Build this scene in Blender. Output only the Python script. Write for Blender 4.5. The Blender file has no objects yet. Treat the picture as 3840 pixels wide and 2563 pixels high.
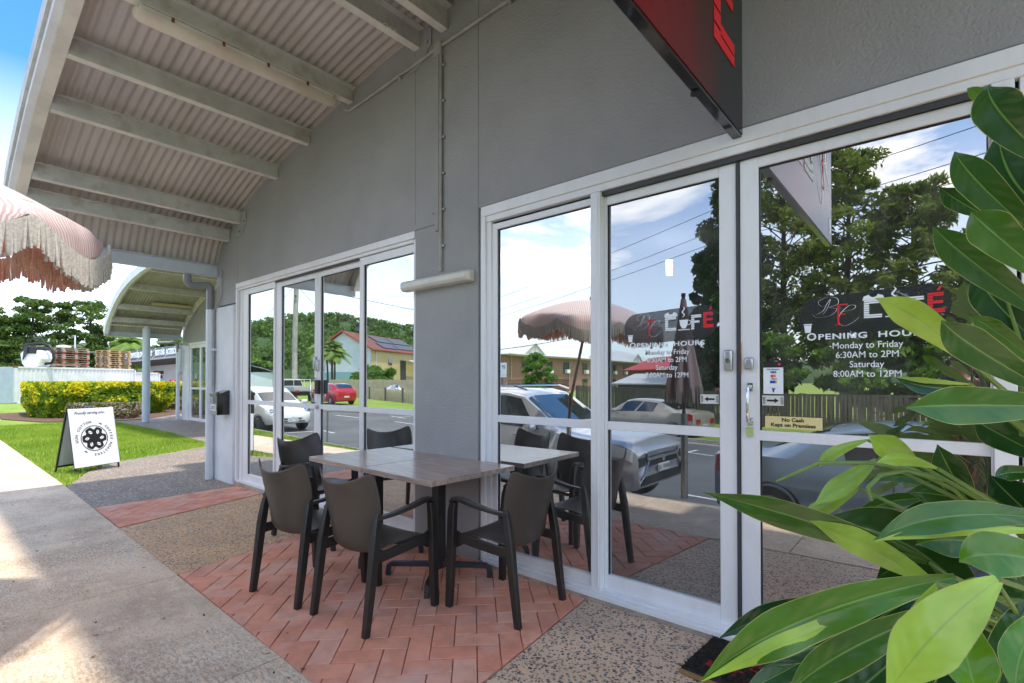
import bpy, math, random
import numpy as np
from math import sin, cos, tan, pi, radians as R, atan2, hypot, sqrt
from mathutils import Vector, Matrix, noise
random.seed(7); rng = np.random.default_rng(7)
S = bpy.context.scene; COL = S.collection
# ------------------------------------------------------------------ camera
LENS = 1903.0; TH = R(40.17); PT = R(.6); PCX = 1920.0; PCY = 1426-LENS*tan(PT); EYE = 1.4; D = 2.864
cd = bpy.data.cameras.new('camera'); cam = bpy.data.objects.new('camera', cd); COL.objects.link(cam)
cam.location = (0, 0, EYE); cam.rotation_euler = (R(90)+PT, 0, TH)
cd.sensor_width = 36; cd.lens = LENS/3840*36; cd.shift_x = 0; cd.shift_y = (PCY-1281.5)/3840
cd.clip_start = .02; cd.clip_end = 4000; S.camera = cam
S.render.resolution_x = 1024; S.render.resolution_y = 683
# ------------------------------------------------------------------ world, sun, exposure
SUNDIR = Vector((.32, .012, 1)).normalized()
w = bpy.data.worlds.new("World"); S.world = w; w.use_nodes = True
nt = w.node_tree; nt.nodes.clear()
def N(nt, t, **k):
    n = nt.nodes.new(t)
    for a, b in k.items():
        if a == 'i':
            for x, y in b.items(): n.inputs[x].default_value = y
        else: setattr(n, a, b)
    return n
def Lk(nt, a, b): nt.links.new(a, b)
sky = N(nt, 'ShaderNodeTexSky', sky_type='NISHITA', sun_disc=False)
sky.sun_elevation = math.asin(SUNDIR.z); sky.sun_rotation = atan2(SUNDIR.x, SUNDIR.y); sky.dust_density = .6; sky.ozone_density = 2.2
tc = N(nt, 'ShaderNodeTexCoord'); sx = N(nt, 'ShaderNodeSeparateXYZ'); Lk(nt, tc.outputs['Generated'], sx.inputs[0])
zz = N(nt, 'ShaderNodeMath', operation='MAXIMUM', i={1: 0.0}); Lk(nt, sx.outputs[2], zz.inputs[0])
za = N(nt, 'ShaderNodeMath', operation='ADD', i={1: .22}); Lk(nt, zz.outputs[0], za.inputs[0])
dx = N(nt, 'ShaderNodeMath', operation='DIVIDE'); dy = N(nt, 'ShaderNodeMath', operation='DIVIDE')
Lk(nt, sx.outputs[0], dx.inputs[0]); Lk(nt, za.outputs[0], dx.inputs[1]); Lk(nt, sx.outputs[1], dy.inputs[0]); Lk(nt, za.outputs[0], dy.inputs[1])
cx = N(nt, 'ShaderNodeCombineXYZ', i={2: 0.0}); Lk(nt, dx.outputs[0], cx.inputs[0]); Lk(nt, dy.outputs[0], cx.inputs[1])
n1 = N(nt, 'ShaderNodeTexNoise', i={'Scale': 1.5, 'Detail': 9, 'Roughness': .58, 'Distortion': .35}); mpn = N(nt, 'ShaderNodeMapping', i={'Location': (7.0, 4.0, 0.0)}); Lk(nt, cx.outputs[0], mpn.inputs[0]); Lk(nt, mpn.outputs[0], n1.inputs['Vector'])
rp = N(nt, 'ShaderNodeValToRGB'); rp.color_ramp.elements[0].position = .48; rp.color_ramp.elements[1].position = .66
rp.color_ramp.elements[1].color = (.8, .8, .8, 1)
Lk(nt, n1.outputs['Fac'], rp.inputs[0])
# the air whitens towards the horizon
hz = N(nt, 'ShaderNodeMapRange', i={1: 0.0, 2: .42, 3: .70, 4: 0.0}); Lk(nt, sx.outputs[2], hz.inputs[0])
mx = N(nt, 'ShaderNodeMath', operation='MAXIMUM'); Lk(nt, rp.outputs[0], mx.inputs[0]); Lk(nt, hz.outputs[0], mx.inputs[1])
mc = N(nt, 'ShaderNodeMixRGB'); Lk(nt, mx.outputs[0], mc.inputs[0]); wc = N(nt, 'ShaderNodeMixRGB', i={1: (9.2, 8.1, 6.7, 1), 2: (1.65, 2.15, 2.5, 1)}); Lk(nt, hz.outputs[0], wc.inputs[0]); Lk(nt, wc.outputs[0], mc.inputs[2])
tint = N(nt, 'ShaderNodeMixRGB', blend_type='MULTIPLY', i={0: 1.0, 2: (.25, .50, .66, 1)}); Lk(nt, sky.outputs[0], tint.inputs[1]); Lk(nt, tint.outputs[0], mc.inputs[1])
bg = N(nt, 'ShaderNodeBackground', i={1: .15}); Lk(nt, mc.outputs[0], bg.inputs[0])
wo = N(nt, 'ShaderNodeOutputWorld'); Lk(nt, bg.outputs[0], wo.inputs[0])
sl = bpy.data.lights.new('sun', 'SUN'); sl.energy = 1.5; sl.angle = R(2.2); sl.color = (1, .95, .87)
so = bpy.data.objects.new('sun', sl); COL.objects.link(so); so.rotation_euler = SUNDIR.to_track_quat('Z', 'Y').to_euler()
S.view_settings.view_transform = 'Standard'; S.view_settings.look = 'None'; S.view_settings.gamma = 1; S.view_settings.exposure = 1.86
S.view_settings.use_curve_mapping = False
S.render.engine = 'CYCLES'; S.cycles.max_bounces = 8; S.cycles.diffuse_bounces = 4; S.cycles.transparent_max_bounces = 12
# ------------------------------------------------------------------ measuring helpers: photo pixel -> point of the place
_f = Vector((-sin(TH)*cos(PT), cos(TH)*cos(PT), sin(PT))); _r = Vector((cos(TH), sin(TH), 0)); _u = _r.cross(_f); CE = Vector((0, 0, EYE))
def ray(u, v): return _f+_r*((u-PCX)/LENS)-_u*((v-PCY)/LENS)
def Wp(u, v, y=D): d = ray(u, v); return CE+d*(y/d.y)
def Gp(u, v, z=0.): d = ray(u, v); return CE+d*((z-EYE)/d.z)
def Ap(u, v, dist): d = ray(u, v); return CE+d*(dist/hypot(d.x, d.y))
def Mp(u, v, y):                      # point seen mirrored in the shop glass, lying at world Y = y
    p = Wp(u, v, 2*D-y); return Vector((p.x, y, p.z))
def zroad(y, x=-8.): return float(np.interp(x, [-30, -17, -4], [-.25, -.30, -.51]))+max(float(np.interp(x, [-30, -8], [.003, .022]))*min(y, 0), -.42)
def zfar(x): return float(np.interp(x, [-30, -8], [-.26, -.6]))
def kn(x): return float(np.interp(x, [-8, -1, 0, 4], [-.12, -.05, -.34, -.34])) if x > -8 else -.12+.08*(x+8)     # near kerb line
def kf(x): return -11.3+.05*(x+6.3)                                    # far kerb line
# ------------------------------------------------------------------ mesh helpers
WM = {}
class MB:
    def __init__(s): s.v = []; s.f = []; s.mi = []; s.uvs = None
    def add(s, vs, fs, m=0):
        o = len(s.v); s.v += [tuple(p) for p in vs]; s.f += [tuple(i+o for i in f) for f in fs]; s.mi += [m]*len(fs)
    def box(s, x0, y0, z0, x1, y1, z1, m=0):
        x0, x1 = min(x0, x1), max(x0, x1); y0, y1 = min(y0, y1), max(y0, y1); z0, z1 = min(z0, z1), max(z0, z1)
        s.add([(x0,y0,z0),(x1,y0,z0),(x1,y1,z0),(x0,y1,z0),(x0,y0,z1),(x1,y0,z1),(x1,y1,z1),(x0,y1,z1)],
              [(0,3,2,1),(4,5,6,7),(0,1,5,4),(1,2,6,5),(2,3,7,6),(3,0,4,7)], m)
    def obox(s, c, a, b, d, m=0):
        c, a, b, d = map(Vector, (c, a, b, d)); vs = [c+a*i+b*j+d*k for k in (-1, 1) for j, i in ((-1,-1),(-1,1),(1,1),(1,-1))]
        fs = [(0,3,2,1),(4,5,6,7),(0,1,5,4),(1,2,6,5),(2,3,7,6),(3,0,4,7)]
        if a.cross(b).dot(d) < 0: fs = [f[::-1] for f in fs]
        s.add(vs, fs, m)
    def quad(s, a, b, c, d, m=0): s.add([a, b, c, d], [(0,1,2,3)], m)
    def ring(s, rings, m=0, cap=True, closed=True):
        n = len(rings[0]); vs = [p for r in rings for p in r]; fs = []
        for i in range(len(rings)-1):
            for j in range(n if closed else n-1):
                k = (j+1) % n; fs.append((i*n+j, i*n+k, (i+1)*n+k, (i+1)*n+j))
        if cap: fs.append(tuple(range(n))[::-1]); fs.append(tuple(range((len(rings)-1)*n, len(rings)*n)))
        s.add(vs, fs, m)
    def sweep(s, pts, prof, up=(0, 0, 1), m=0, cap=True, scale=None):
        pts = [Vector(p) for p in pts]; rings = []; up = Vector(up); a = None
        for i, p in enumerate(pts):
            t = (pts[min(i+1, len(pts)-1)]-pts[max(i-1, 0)]).normalized()
            if a is None:
                a = t.cross(up)
                if a.length < .15: a = t.cross(Vector((1, 0, 0)) if abs(t.x) < .7 else Vector((0, 1, 0)))
            else: a = a-t*a.dot(t)
            a.normalize(); b = a.cross(t); k = scale[i] if scale else 1
            rings.append([p+a*(x*k)+b*(y*k) for x, y in prof])
        s.ring(rings, m, cap)
    def tube(s, pts, r, n=8, m=0, cap=True, up=(0, 0, 1)):
        sc = list(r) if hasattr(r, '__len__') else [r]*len(pts)
        s.sweep(pts, [(cos(2*pi*j/n), sin(2*pi*j/n)) for j in range(n)], up, m, cap, sc)
    def bar(s, pts, w, h, up=(0, 0, 1), m=0, scale=None, c=.25):
        w, h = w/2, h/2; q = min(w, h)*c
        s.sweep(pts, [(w, -h+q), (w, h-q), (w-q, h), (-w+q, h), (-w, h-q), (-w, -h+q), (-w+q, -h), (w-q, -h)], up, m, True, scale)
    def lathe(s, prof, c=(0, 0, 0), n=16, axis='z', m=0, cap=True):
        rings = []
        for r, h in prof:
            ring = []
            for j in range(n):
                a = 2*pi*j/n; x, y = r*cos(a), r*sin(a)
                p = (x, y, h) if axis == 'z' else ((x, h, -y) if axis == 'y' else (h, x, y))
                ring.append((p[0]+c[0], p[1]+c[1], p[2]+c[2]))
            rings.append(ring)
        s.ring(rings, m, cap)
    def prism(s, poly, off, m=0):
        n = len(poly); a = [Vector(p) for p in poly]; off = Vector(off); b = [p+off for p in a]
        s.add(a+b, [tuple(range(n))[::-1], tuple(range(n, 2*n))]+[(i, (i+1) % n, n+(i+1) % n, n+i) for i in range(n)], m)
    def grid(s, P, m=0, closed=False):
        nr, nc = len(P), len(P[0]); vs = [p for r in P for p in r]
        fs = [(i*nc+j, i*nc+(j+1) % nc, (i+1)*nc+(j+1) % nc, (i+1)*nc+j) for i in range(nr-1) for j in range(nc if closed else nc-1)]
        s.add(vs, fs, m)
    def build(s, name, mats, parent=None, bevel=0, smooth=False, local=False, recalc=False, seg=2):
        me = bpy.data.meshes.new(name); me.from_pydata(s.v, [], s.f); o = bpy.data.objects.new(name, me)
        fin(o, me, mats, parent, local)
        if any(s.mi): me.polygons.foreach_set('material_index', s.mi)
        if s.uvs is not None:
            ul = me.uv_layers.new(name='UV'); li = np.zeros(len(me.loops), dtype=np.int32); me.loops.foreach_get('vertex_index', li)
            ul.data.foreach_set('uv', np.asarray(s.uvs, dtype=np.float32)[li].ravel())
        if recalc or bevel:
            import bmesh
            bm = bmesh.new(); bm.from_mesh(me); bmesh.ops.recalc_face_normals(bm, faces=bm.faces); bm.to_mesh(me); bm.free()
        if bevel:
            b = o.modifiers.new('b', 'BEVEL'); b.width = bevel; b.segments = seg; b.limit_method = 'ANGLE'; b.angle_limit = R(40); b.use_clamp_overlap = True
            smooth = True
        if smooth:
            me.polygons.foreach_set('use_smooth', [True]*len(me.polygons))
            try: me.set_sharp_from_angle(angle=R(38))
            except Exception: pass
        return o
def fin(o, me, mats, parent, local=False):
    COL.objects.link(o)
    for m in (mats if isinstance(mats, (list, tuple)) else [mats]): me.materials.append(m)
    if parent:
        M = WM[parent.name]
        if not local: me.transform(M.inverted())
        o.parent = parent; WM[o.name] = M
    else: WM[o.name] = Matrix()
def tag(o, label=None, cat=None, group=None, kind=None):
    for k, v in (('label', label), ('category', cat), ('group', group), ('kind', kind)):
        if v: o[k] = v
    return o
def thing(name, label, cat, loc=(0, 0, 0), rz=0, group=None):
    o = bpy.data.objects.new(name, None); COL.objects.link(o); o.location = loc; o.rotation_euler = (0, 0, rz); o.empty_display_size = .1
    WM[o.name] = Matrix.Translation(loc) @ Matrix.Rotation(rz, 4, 'Z'); return tag(o, label, cat, group)
def move(o, loc, rz=0):
    o.location = loc; o.rotation_euler = (0, 0, rz); return o
def copy_tree(o, parent=None):
    c = o.copy(); COL.objects.link(c); c.parent = parent; c.matrix_parent_inverse = Matrix()
    for ch in list(o.children): copy_tree(ch, c)
    return c
def arr(name, V, F, mats, parent=None, mi=None, uv=None, smooth=False):   # fast path for many faces of one size
    V = np.asarray(V, dtype=np.float32).reshape(-1, 3); F = np.asarray(F, dtype=np.int32); k = F.shape[1]
    me = bpy.data.meshes.new(name); me.vertices.add(len(V)); me.vertices.foreach_set('co', V.ravel())
    me.loops.add(F.size); me.loops.foreach_set('vertex_index', F.ravel()); me.polygons.add(len(F))
    me.polygons.foreach_set('loop_start', np.arange(0, F.size, k, dtype=np.int32))
    if smooth: me.polygons.foreach_set('use_smooth', np.ones(len(F), dtype=bool))
    o = bpy.data.objects.new(name, me); fin(o, me, mats, parent)
    if mi is not None: me.polygons.foreach_set('material_index', np.asarray(mi, dtype=np.int32))
    if uv is not None: me.uv_layers.new(name='UV').data.foreach_set('uv', np.asarray(uv, dtype=np.float32)[F.ravel()].ravel())
    me.update(calc_edges=True); me.validate(); return o
def leafcloud(P, size, aspect=1.6, nrm=None, spread=1.0, flat=0.):
    n = len(P); P = np.asarray(P); a = rng.normal(size=(n, 3)); 
    if nrm is not None: a = a*spread+nrm
    a[:, 2] += flat*np.sign(a[:, 2]+1e-6); a /= np.linalg.norm(a, axis=1)[:, None]
    b = rng.normal(size=(n, 3)); b -= (b*a).sum(1)[:, None]*a; b /= np.linalg.norm(b, axis=1)[:, None]; c = np.cross(a, b)
    s = size*rng.uniform(.6, 1.3, n)[:, None]; b = b*s*aspect*.5; c = c*s*.5
    V = np.stack([P-b, P-c*.9+b*.1, P+b, P+c*.9+b*.1], 1).reshape(-1, 3); return V, np.arange(4*n).reshape(n, 4)
_tc = {}
def tx(mb, s, M, size, m=0, ext=.0008, sx=1., shear=0., bold=0., align='CENTER', space=1.):
    cu = bpy.data.curves.new('t', 'FONT'); cu.body = s; cu.size = size; cu.extrude = ext; cu.shear = shear; cu.offset = bold
    cu.align_x = align; cu.space_character = space; cu.resolution_u = 3
    o = bpy.data.objects.new('t', cu); COL.objects.link(o); dg = bpy.context.evaluated_depsgraph_get(); dg.update()
    me = o.evaluated_get(dg).to_mesh(); M = M @ Matrix.Diagonal((sx, 1, 1, 1))
    mb.add([M @ v.co for v in me.vertices], [tuple(p.vertices) for p in me.polygons], m)
    o.evaluated_get(dg).to_mesh_clear(); bpy.data.objects.remove(o); bpy.data.curves.remove(cu)
def Fr(o, x, y, n=None):               # frame: origin, text direction, up direction
    x = Vector(x).normalized(); y = Vector(y).normalized(); z = x.cross(y).normalized(); y = z.cross(x)
    return Matrix(((x.x, y.x, z.x, o[0]), (x.y, y.y, z.y, o[1]), (x.z, y.z, z.z, o[2]), (0, 0, 0, 1)))
WALLF = lambda x, z, y: Fr((x, y, z), (1, 0, 0), (0, 0, 1))
# ------------------------------------------------------------------ materials
MT = {}
def pm(name, c, rough=.6, metal=0., c2=None, vs=4., lo=.4, hi=.62, bump=0., bs=60., spec=.5, coat=0., trans=0., stretch=None, c3=None, v3=1., bd=4):
    m = bpy.data.materials.new(name); m.use_nodes = True; t = m.node_tree; p = t.nodes['Principled BSDF']; MT[name] = m
    p.inputs['Roughness'].default_value = rough; p.inputs['Metallic'].default_value = metal
    p.inputs['Specular IOR Level'].default_value = spec; p.inputs['Coat Weight'].default_value = coat; p.inputs['Coat Roughness'].default_value = .05
    p.inputs['Base Color'].default_value = (*c, 1)
    co = N(t, 'ShaderNodeTexCoord').outputs['Object']
    if stretch: mp = N(t, 'ShaderNodeMapping', i={'Scale': stretch}); Lk(t, co, mp.inputs[0]); co = mp.outputs[0]
    out = None
    if c2 is not None:
        n = N(t, 'ShaderNodeTexNoise', i={'Scale': vs, 'Detail': 7, 'Roughness': .62}); Lk(t, co, n.inputs['Vector'])
        r = N(t, 'ShaderNodeMapRange', i={1: lo, 2: hi}); Lk(t, n.outputs['Fac'], r.inputs[0])
        mm = N(t, 'ShaderNodeMixRGB', i={1: (*c, 1), 2: (*c2, 1)}); Lk(t, r.outputs[0], mm.inputs[0]); out = mm.outputs[0]
        if c3 is not None:
            n = N(t, 'ShaderNodeTexNoise', i={'Scale': v3, 'Detail': 5, 'Roughness': .6}); Lk(t, co, n.inputs['Vector'])
            r = N(t, 'ShaderNodeMapRange', i={1: .5, 2: .68}); Lk(t, n.outputs['Fac'], r.inputs[0])
            m2 = N(t, 'ShaderNodeMixRGB', i={2: (*c3, 1)}); Lk(t, r.outputs[0], m2.inputs[0]); Lk(t, out, m2.inputs[1]); out = m2.outputs[0]
        Lk(t, out, p.inputs['Base Color'])
    if bump:
        n = N(t, 'ShaderNodeTexNoise', i={'Scale': bs, 'Detail': bd, 'Roughness': .6}); Lk(t, co, n.inputs['Vector'])
        b = N(t, 'ShaderNodeBump', i={'Strength': bump, 'Distance': .01}); Lk(t, n.outputs['Fac'], b.inputs['Height']); Lk(t, b.outputs[0], p.inputs['Normal'])
    if trans:
        tr = N(t, 'ShaderNodeBsdfTranslucent', i={0: (*[min(1, x*1.6) for x in c], 1)}); ms = N(t, 'ShaderNodeMixShader', i={0: trans})
        if out: Lk(t, out, tr.inputs[0])
        Lk(t, p.outputs[0], ms.inputs[1]); Lk(t, tr.outputs[0], ms.inputs[2]); Lk(t, ms.outputs[0], t.nodes['Material Output'].inputs[0])
    return m
def leafmat(name, a, b, tr=.35, sc=1.5, rough=.55):
    return pm(name, a, rough, c2=b, vs=sc, lo=.38, hi=.62, trans=tr, spec=.3)
render_wall = pm('grey_render', (.36, .353, .342), .62, c2=(.325, .32, .313), vs=1.3, bump=.6, bs=62, c3=(.385, .375, .36), v3=.6)
white_pt = pm('white_masonry_paint', (.70, .71, .73), .5, c2=(.62, .63, .65), vs=2.5, bump=.18, bs=25)
alu = pm('white_aluminium', (.84, .83, .83), .3, c2=(.76, .75, .74), vs=2.2, lo=.45, hi=.75, stretch=(1, 1, .3), c3=(.795, .78, .76), v3=14)
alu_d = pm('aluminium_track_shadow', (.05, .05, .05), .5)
concrete_l = pm('sill_concrete', (.45, .38, .30), .85, c2=(.30, .25, .2), vs=9, bump=.5, bs=70)
steel_pt = pm('painted_steel_grey', (.56, .55, .51), .42, c2=(.48, .47, .44), vs=3, c3=(.42, .39, .34), v3=7)
steel_lt = pm('painted_steel_cream', (.78, .73, .65), .42, c2=(.62, .59, .53), vs=3)
steel_wh = pm('fascia_white', (.80, .83, .88), .4, c2=(.72, .74, .78), vs=3)
steel_bl = pm('painted_steel_pale_blue', (.56, .61, .66), .4, c2=(.5, .55, .6), vs=3)
sheet_m = pm('corrugated_underside', (.53, .475, .43), .5, c2=(.45, .40, .36), vs=2.5, stretch=(.35, 1, .35), c3=(.56, .51, .465), v3=1.2)
sheet_ol = pm('corrugated_underside_olive', (.40, .375, .315), .5, c2=(.33, .31, .265), vs=2.5)
dark = pm('dark_plastic', (.018, .017, .018), .38, c2=(.03, .028, .027), vs=6, bump=.05, bs=300)
chair_l = pm('chair_plastic_dimmed', (.02, .017, .015), .38, c2=(.028, .023, .02), vs=5)  # same plastic as the shell; legs and arms darkened to stand for weaker reflection
chair_m = pm('chair_plastic', (.052, .040, .032), .4, c2=(.064, .049, .039), vs=5, bump=.04, bs=400, spec=.6)
gunmetal = pm('table_base_metal', (.045, .05, .06), .4, metal=.3, c2=(.06, .065, .075), vs=9)
blackgloss = pm('black_gloss', (.012, .011, .012), .12, coat=.4)
black = pm('black_matt', (.015, .015, .016), .5)
rubber = pm('tyre_rubber', (.02, .02, .02), .75, c2=(.035, .034, .033), vs=9)
white_pl = pm('white_plastic', (.82, .80, .73), .35, c2=(.68, .66, .6), vs=3)
decal_w = pm('white_vinyl', (.88, .9, .92), .5); decal_r = pm('red_vinyl', (.75, .02, .03), .5)
chrome = pm('chrome', (.7, .7, .72), .12, metal=1.); lockm = pm('satin_metal', (.5, .5, .52), .3, metal=.8)
pvc = pm('grey_pvc_pipe', (.24, .245, .25), .35, c2=(.2, .2, .21), vs=4); pvc_w = pm('white_pvc_pipe', (.68, .71, .75), .3, c2=(.62, .65, .69), vs=3)
rust = pm('rusty_steel', (.25, .1, .04), .8, c2=(.12, .06, .03), vs=30)
conduit_m = pm('painted_conduit', (.42, .41, .37), .5, c2=(.33, .31, .28), vs=9)
asphalt = pm('asphalt', (.115, .115, .11), .85, c2=(.085, .085, .085), vs=1.2, bump=.4, bs=120, c3=(.15, .148, .14), v3=.3)
paint_w = pm('road_paint', (.75, .75, .72), .7, c2=(.55, .55, .53), vs=8)
kerb_m = pm('kerb_concrete', (.36, .32, .27), .85, c2=(.26, .23, .2), vs=4, bump=.4, bs=60)
lawn_m = pm('lawn_soil', (.15, .24, .02), .9, c2=(.22, .31, .03), vs=1.4, bump=.8, bs=90, c3=(.27, .33, .06), v3=.5)
grass_m = leafmat('grass_blade', (.21, .33, .02), (.36, .46, .06), .4, .9)
wood_d = pm('weathered_timber', (.16, .13, .10), .85, c2=(.09, .075, .06), vs=3, stretch=(3, 3, .4), bump=.4, bs=30)
wood_c = pm('cream_timber', (.62, .52, .34), .7, c2=(.52, .43, .28), vs=3)
bark = pm('bark', (.11, .085, .065), .9, c2=(.06, .045, .035), vs=6, bump=.8, bs=20, stretch=(1, 1, .3))
def glassmat(name, refl, tint, col=(1, 1, 1)):
    m = bpy.data.materials.new(name); m.use_nodes = True; t = m.node_tree; t.nodes.clear(); MT[name] = m
    lw = N(t, 'ShaderNodeFresnel', i={0: 1.5}); mr = N(t, 'ShaderNodeMapRange', i={1: .0, 2: 1.0, 3: refl, 4: 1.0}); Lk(t, lw.outputs[0], mr.inputs[0])
    nz = N(t, 'ShaderNodeTexNoise', i={'Scale': .8, 'Detail': 1}); bp = N(t, 'ShaderNodeBump', i={'Strength': .03, 'Distance': .05})
    tcx = N(t, 'ShaderNodeTexCoord'); Lk(t, tcx.outputs['Object'], nz.inputs['Vector']); Lk(t, nz.outputs['Fac'], bp.inputs['Height'])
    g = N(t, 'ShaderNodeBsdfGlossy', i={0: (*col, 1), 'Roughness': 0.0}); Lk(t, bp.outputs[0], g.inputs['Normal'])
    tr = N(t, 'ShaderNodeBsdfTransparent', i={0: (tint, tint, tint*.98, 1)}); ms = N(t, 'ShaderNodeMixShader'); Lk(t, mr.outputs[0], ms.inputs[0])
    Lk(t, tr.outputs[0], ms.inputs[1]); Lk(t, g.outputs[0], ms.inputs[2]); o = N(t, 'ShaderNodeOutputMaterial')
    df = N(t, 'ShaderNodeBsdfDiffuse', i={0: (.75, .72, .68, 1)}); sm = N(t, 'ShaderNodeTexNoise', i={'Scale': 2.2, 'Detail': 8, 'Roughness': .7}); mpx = N(t, 'ShaderNodeMapping', i={'Scale': (1.6, 1, .55)}); Lk(t, tcx.outputs['Object'], mpx.inputs[0]); Lk(t, mpx.outputs[0], sm.inputs['Vector'])
    sr = N(t, 'ShaderNodeMapRange', i={1: .45, 2: .75, 3: .015, 4: .10}); Lk(t, sm.outputs['Fac'], sr.inputs[0]); m4 = N(t, 'ShaderNodeMixShader'); Lk(t, sr.outputs[0], m4.inputs[0]); Lk(t, ms.outputs[0], m4.inputs[1]); Lk(t, df.outputs[0], m4.inputs[2]); Lk(t, m4.outputs[0], o.inputs[0]); return m
clear = bpy.data.materials.new('clear'); clear.use_nodes = True; _t = clear.node_tree; _t.nodes.clear()
_o = N(_t, 'ShaderNodeOutputMaterial'); _tr = N(_t, 'ShaderNodeBsdfTransparent'); Lk(_t, _tr.outputs[0], _o.inputs[0])
gl_bright = glassmat('mirror_tint_glass', .66, .5, (.97, 1, 1)); gl_mid = glassmat('dark_tint_glass', .36, .55, (.85, .92, 1)); gl_low = glassmat('door_glass', .48, .55, (1, .97, .94))
carglass = pm('car_glass', (.02, .025, .028), .03, spec=1., coat=1.)
def emit(name, c, s):
    m = bpy.data.materials.new(name); m.use_nodes = True; p = m.node_tree.nodes['Principled BSDF']; p.inputs['Base Color'].default_value = (*c, 1)
    p.inputs['Emission Color'].default_value = (*c, 1); p.inputs['Emission Strength'].default_value = s; MT[name] = m; return m
def pane(parent, x0, x1, z0, z1, y, m, name='glass_pane'):
    b = MB(); b.box(x0, y, z0, x1, y+.006, z1, 1); b.mi[2] = 0; return b.build(name, [m, clear], parent)
# ================================================================== GROUND
def sheet(name, pts, z, m, kind='structure', nx=1):
    b = MB(); b.add([(x, y, z if not callable(z) else z(x, y)) for x, y in pts], [tuple(range(len(pts)))]); o = b.build(name, m); return tag(o, kind=kind)
fe = lambda x: 1.213+.0175*(-2.2-x) if x > -9 else 1.332+.003*(-9-x)*1.2     # building-side edge of the footpath
XS = [-160, -60, -40, -26, -18, -14, -11, -9, -8, -6, -4, -2, 0, 3, 8, 20, 60]
# lawn: one sheet to the horizon behind the near kerb
b = MB(); V = []
for x in [-900]+XS+[900]:
    V += [(x, kn(max(x, -60)) if x > -200 else -8, -.022), (x, 30, -.022), (x, 900, -.022)]
b.grid([[V[i*3], V[i*3+1], V[i*3+2]] for i in range(len(V)//3)]); lawn = tag(b.build('lawn', lawn_m), kind='structure')
# road
b = MB(); rows = []
for x in [-900, -300]+XS+[300, 900]:
    y0 = kn(max(x, -70)); y1 = kf(x) if x > -200 else kf(-200)-6
    ys = [y0+(y1-y0)*k/10 for k in range(11)]; rows.append([(x, y, zroad(y, x)-.015) for y in ys])
b.grid(rows); tag(b.build('road', asphalt, recalc=True), kind='structure')
b = MB(); rows = []
for x in [-900, -300]+XS+[300, 900]:
    y1 = kf(x) if x > -200 else kf(-200)-6
    rows.append([(x, y1-.1, zfar(x)-.01), (x, y1-6, zfar(x)), (x, -60, zfar(x)), (x, -900, zfar(x))])
b.grid(rows); tag(b.build('far_lawn', lawn_m, recalc=True), kind='structure')
b = MB(); rows = []
for x in XS:
    y = kn(x); rows.append([(x, y-.28, zroad(0, x)-.002), (x, y-.05, zroad(0, x)+.02), (x, y-.02, -.02), (x, y+.12, -.005), (x, y+.12, -.05)])
b.grid(rows); tag(b.build('kerb', kerb_m, recalc=True), kind='structure')
b = MB(); rows = []
for x in XS:
    y = kf(x); rows.append([(x, y+.25, zroad(y, x)-.008), (x, y+.04, zroad(y, x)+.01), (x, y, zfar(x)), (x, y-.14, zfar(x)+.005), (x, y-.14, zfar(x)-.1)])
b.grid(rows); tag(b.build('far_kerb', kerb_m, recalc=True), kind='structure')
# concrete footpath: stained slabs with joints
m = pm('footpath_concrete', (.80, .60, .42), .8, c2=(.60, .43, .295), vs=2.3, lo=.42, hi=.6, bump=.5, bs=55, bd=8); t = m.node_tree; p = t.nodes['Principled BSDF']
co = N(t, 'ShaderNodeTexCoord'); prev = p.inputs['Base Color'].links[0].from_socket
for sc, lo, hi, colr, amt, st in ((9, .5, .6, (.76, .64, .50), .75, (1, 1.6, 1)), (60, .53, .66, (.22, .16, .12), .75, (1, 1, 1)), (1.1, .5, .72, (.30, .24, .19), .5, (1, 1, 1)), (190, .56, .66, (.8, .68, .54), .6, (1, 1, 1)), (24, .6, .68, (.15, .12, .1), .5, (1, 2.2, 1))):
    mp = N(t, 'ShaderNodeMapping', i={'Scale': st, 'Location': (sc, 3, 1)}); Lk(t, co.outputs['Object'], mp.inputs[0])
    n = N(t, 'ShaderNodeTexNoise', i={'Scale': sc, 'Detail': 8, 'Roughness': .7}); Lk(t, mp.outputs[0], n.inputs['Vector'])
    r = N(t, 'ShaderNodeMapRange', i={1: lo, 2: hi, 3: 0, 4: amt}); Lk(t, n.outputs['Fac'], r.inputs[0])
    mm = N(t, 'ShaderNodeMixRGB', i={2: (*colr, 1)}); Lk(t, r.outputs[0], mm.inputs[0]); Lk(t, prev, mm.inputs[1]); prev = mm.outputs[0]
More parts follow.
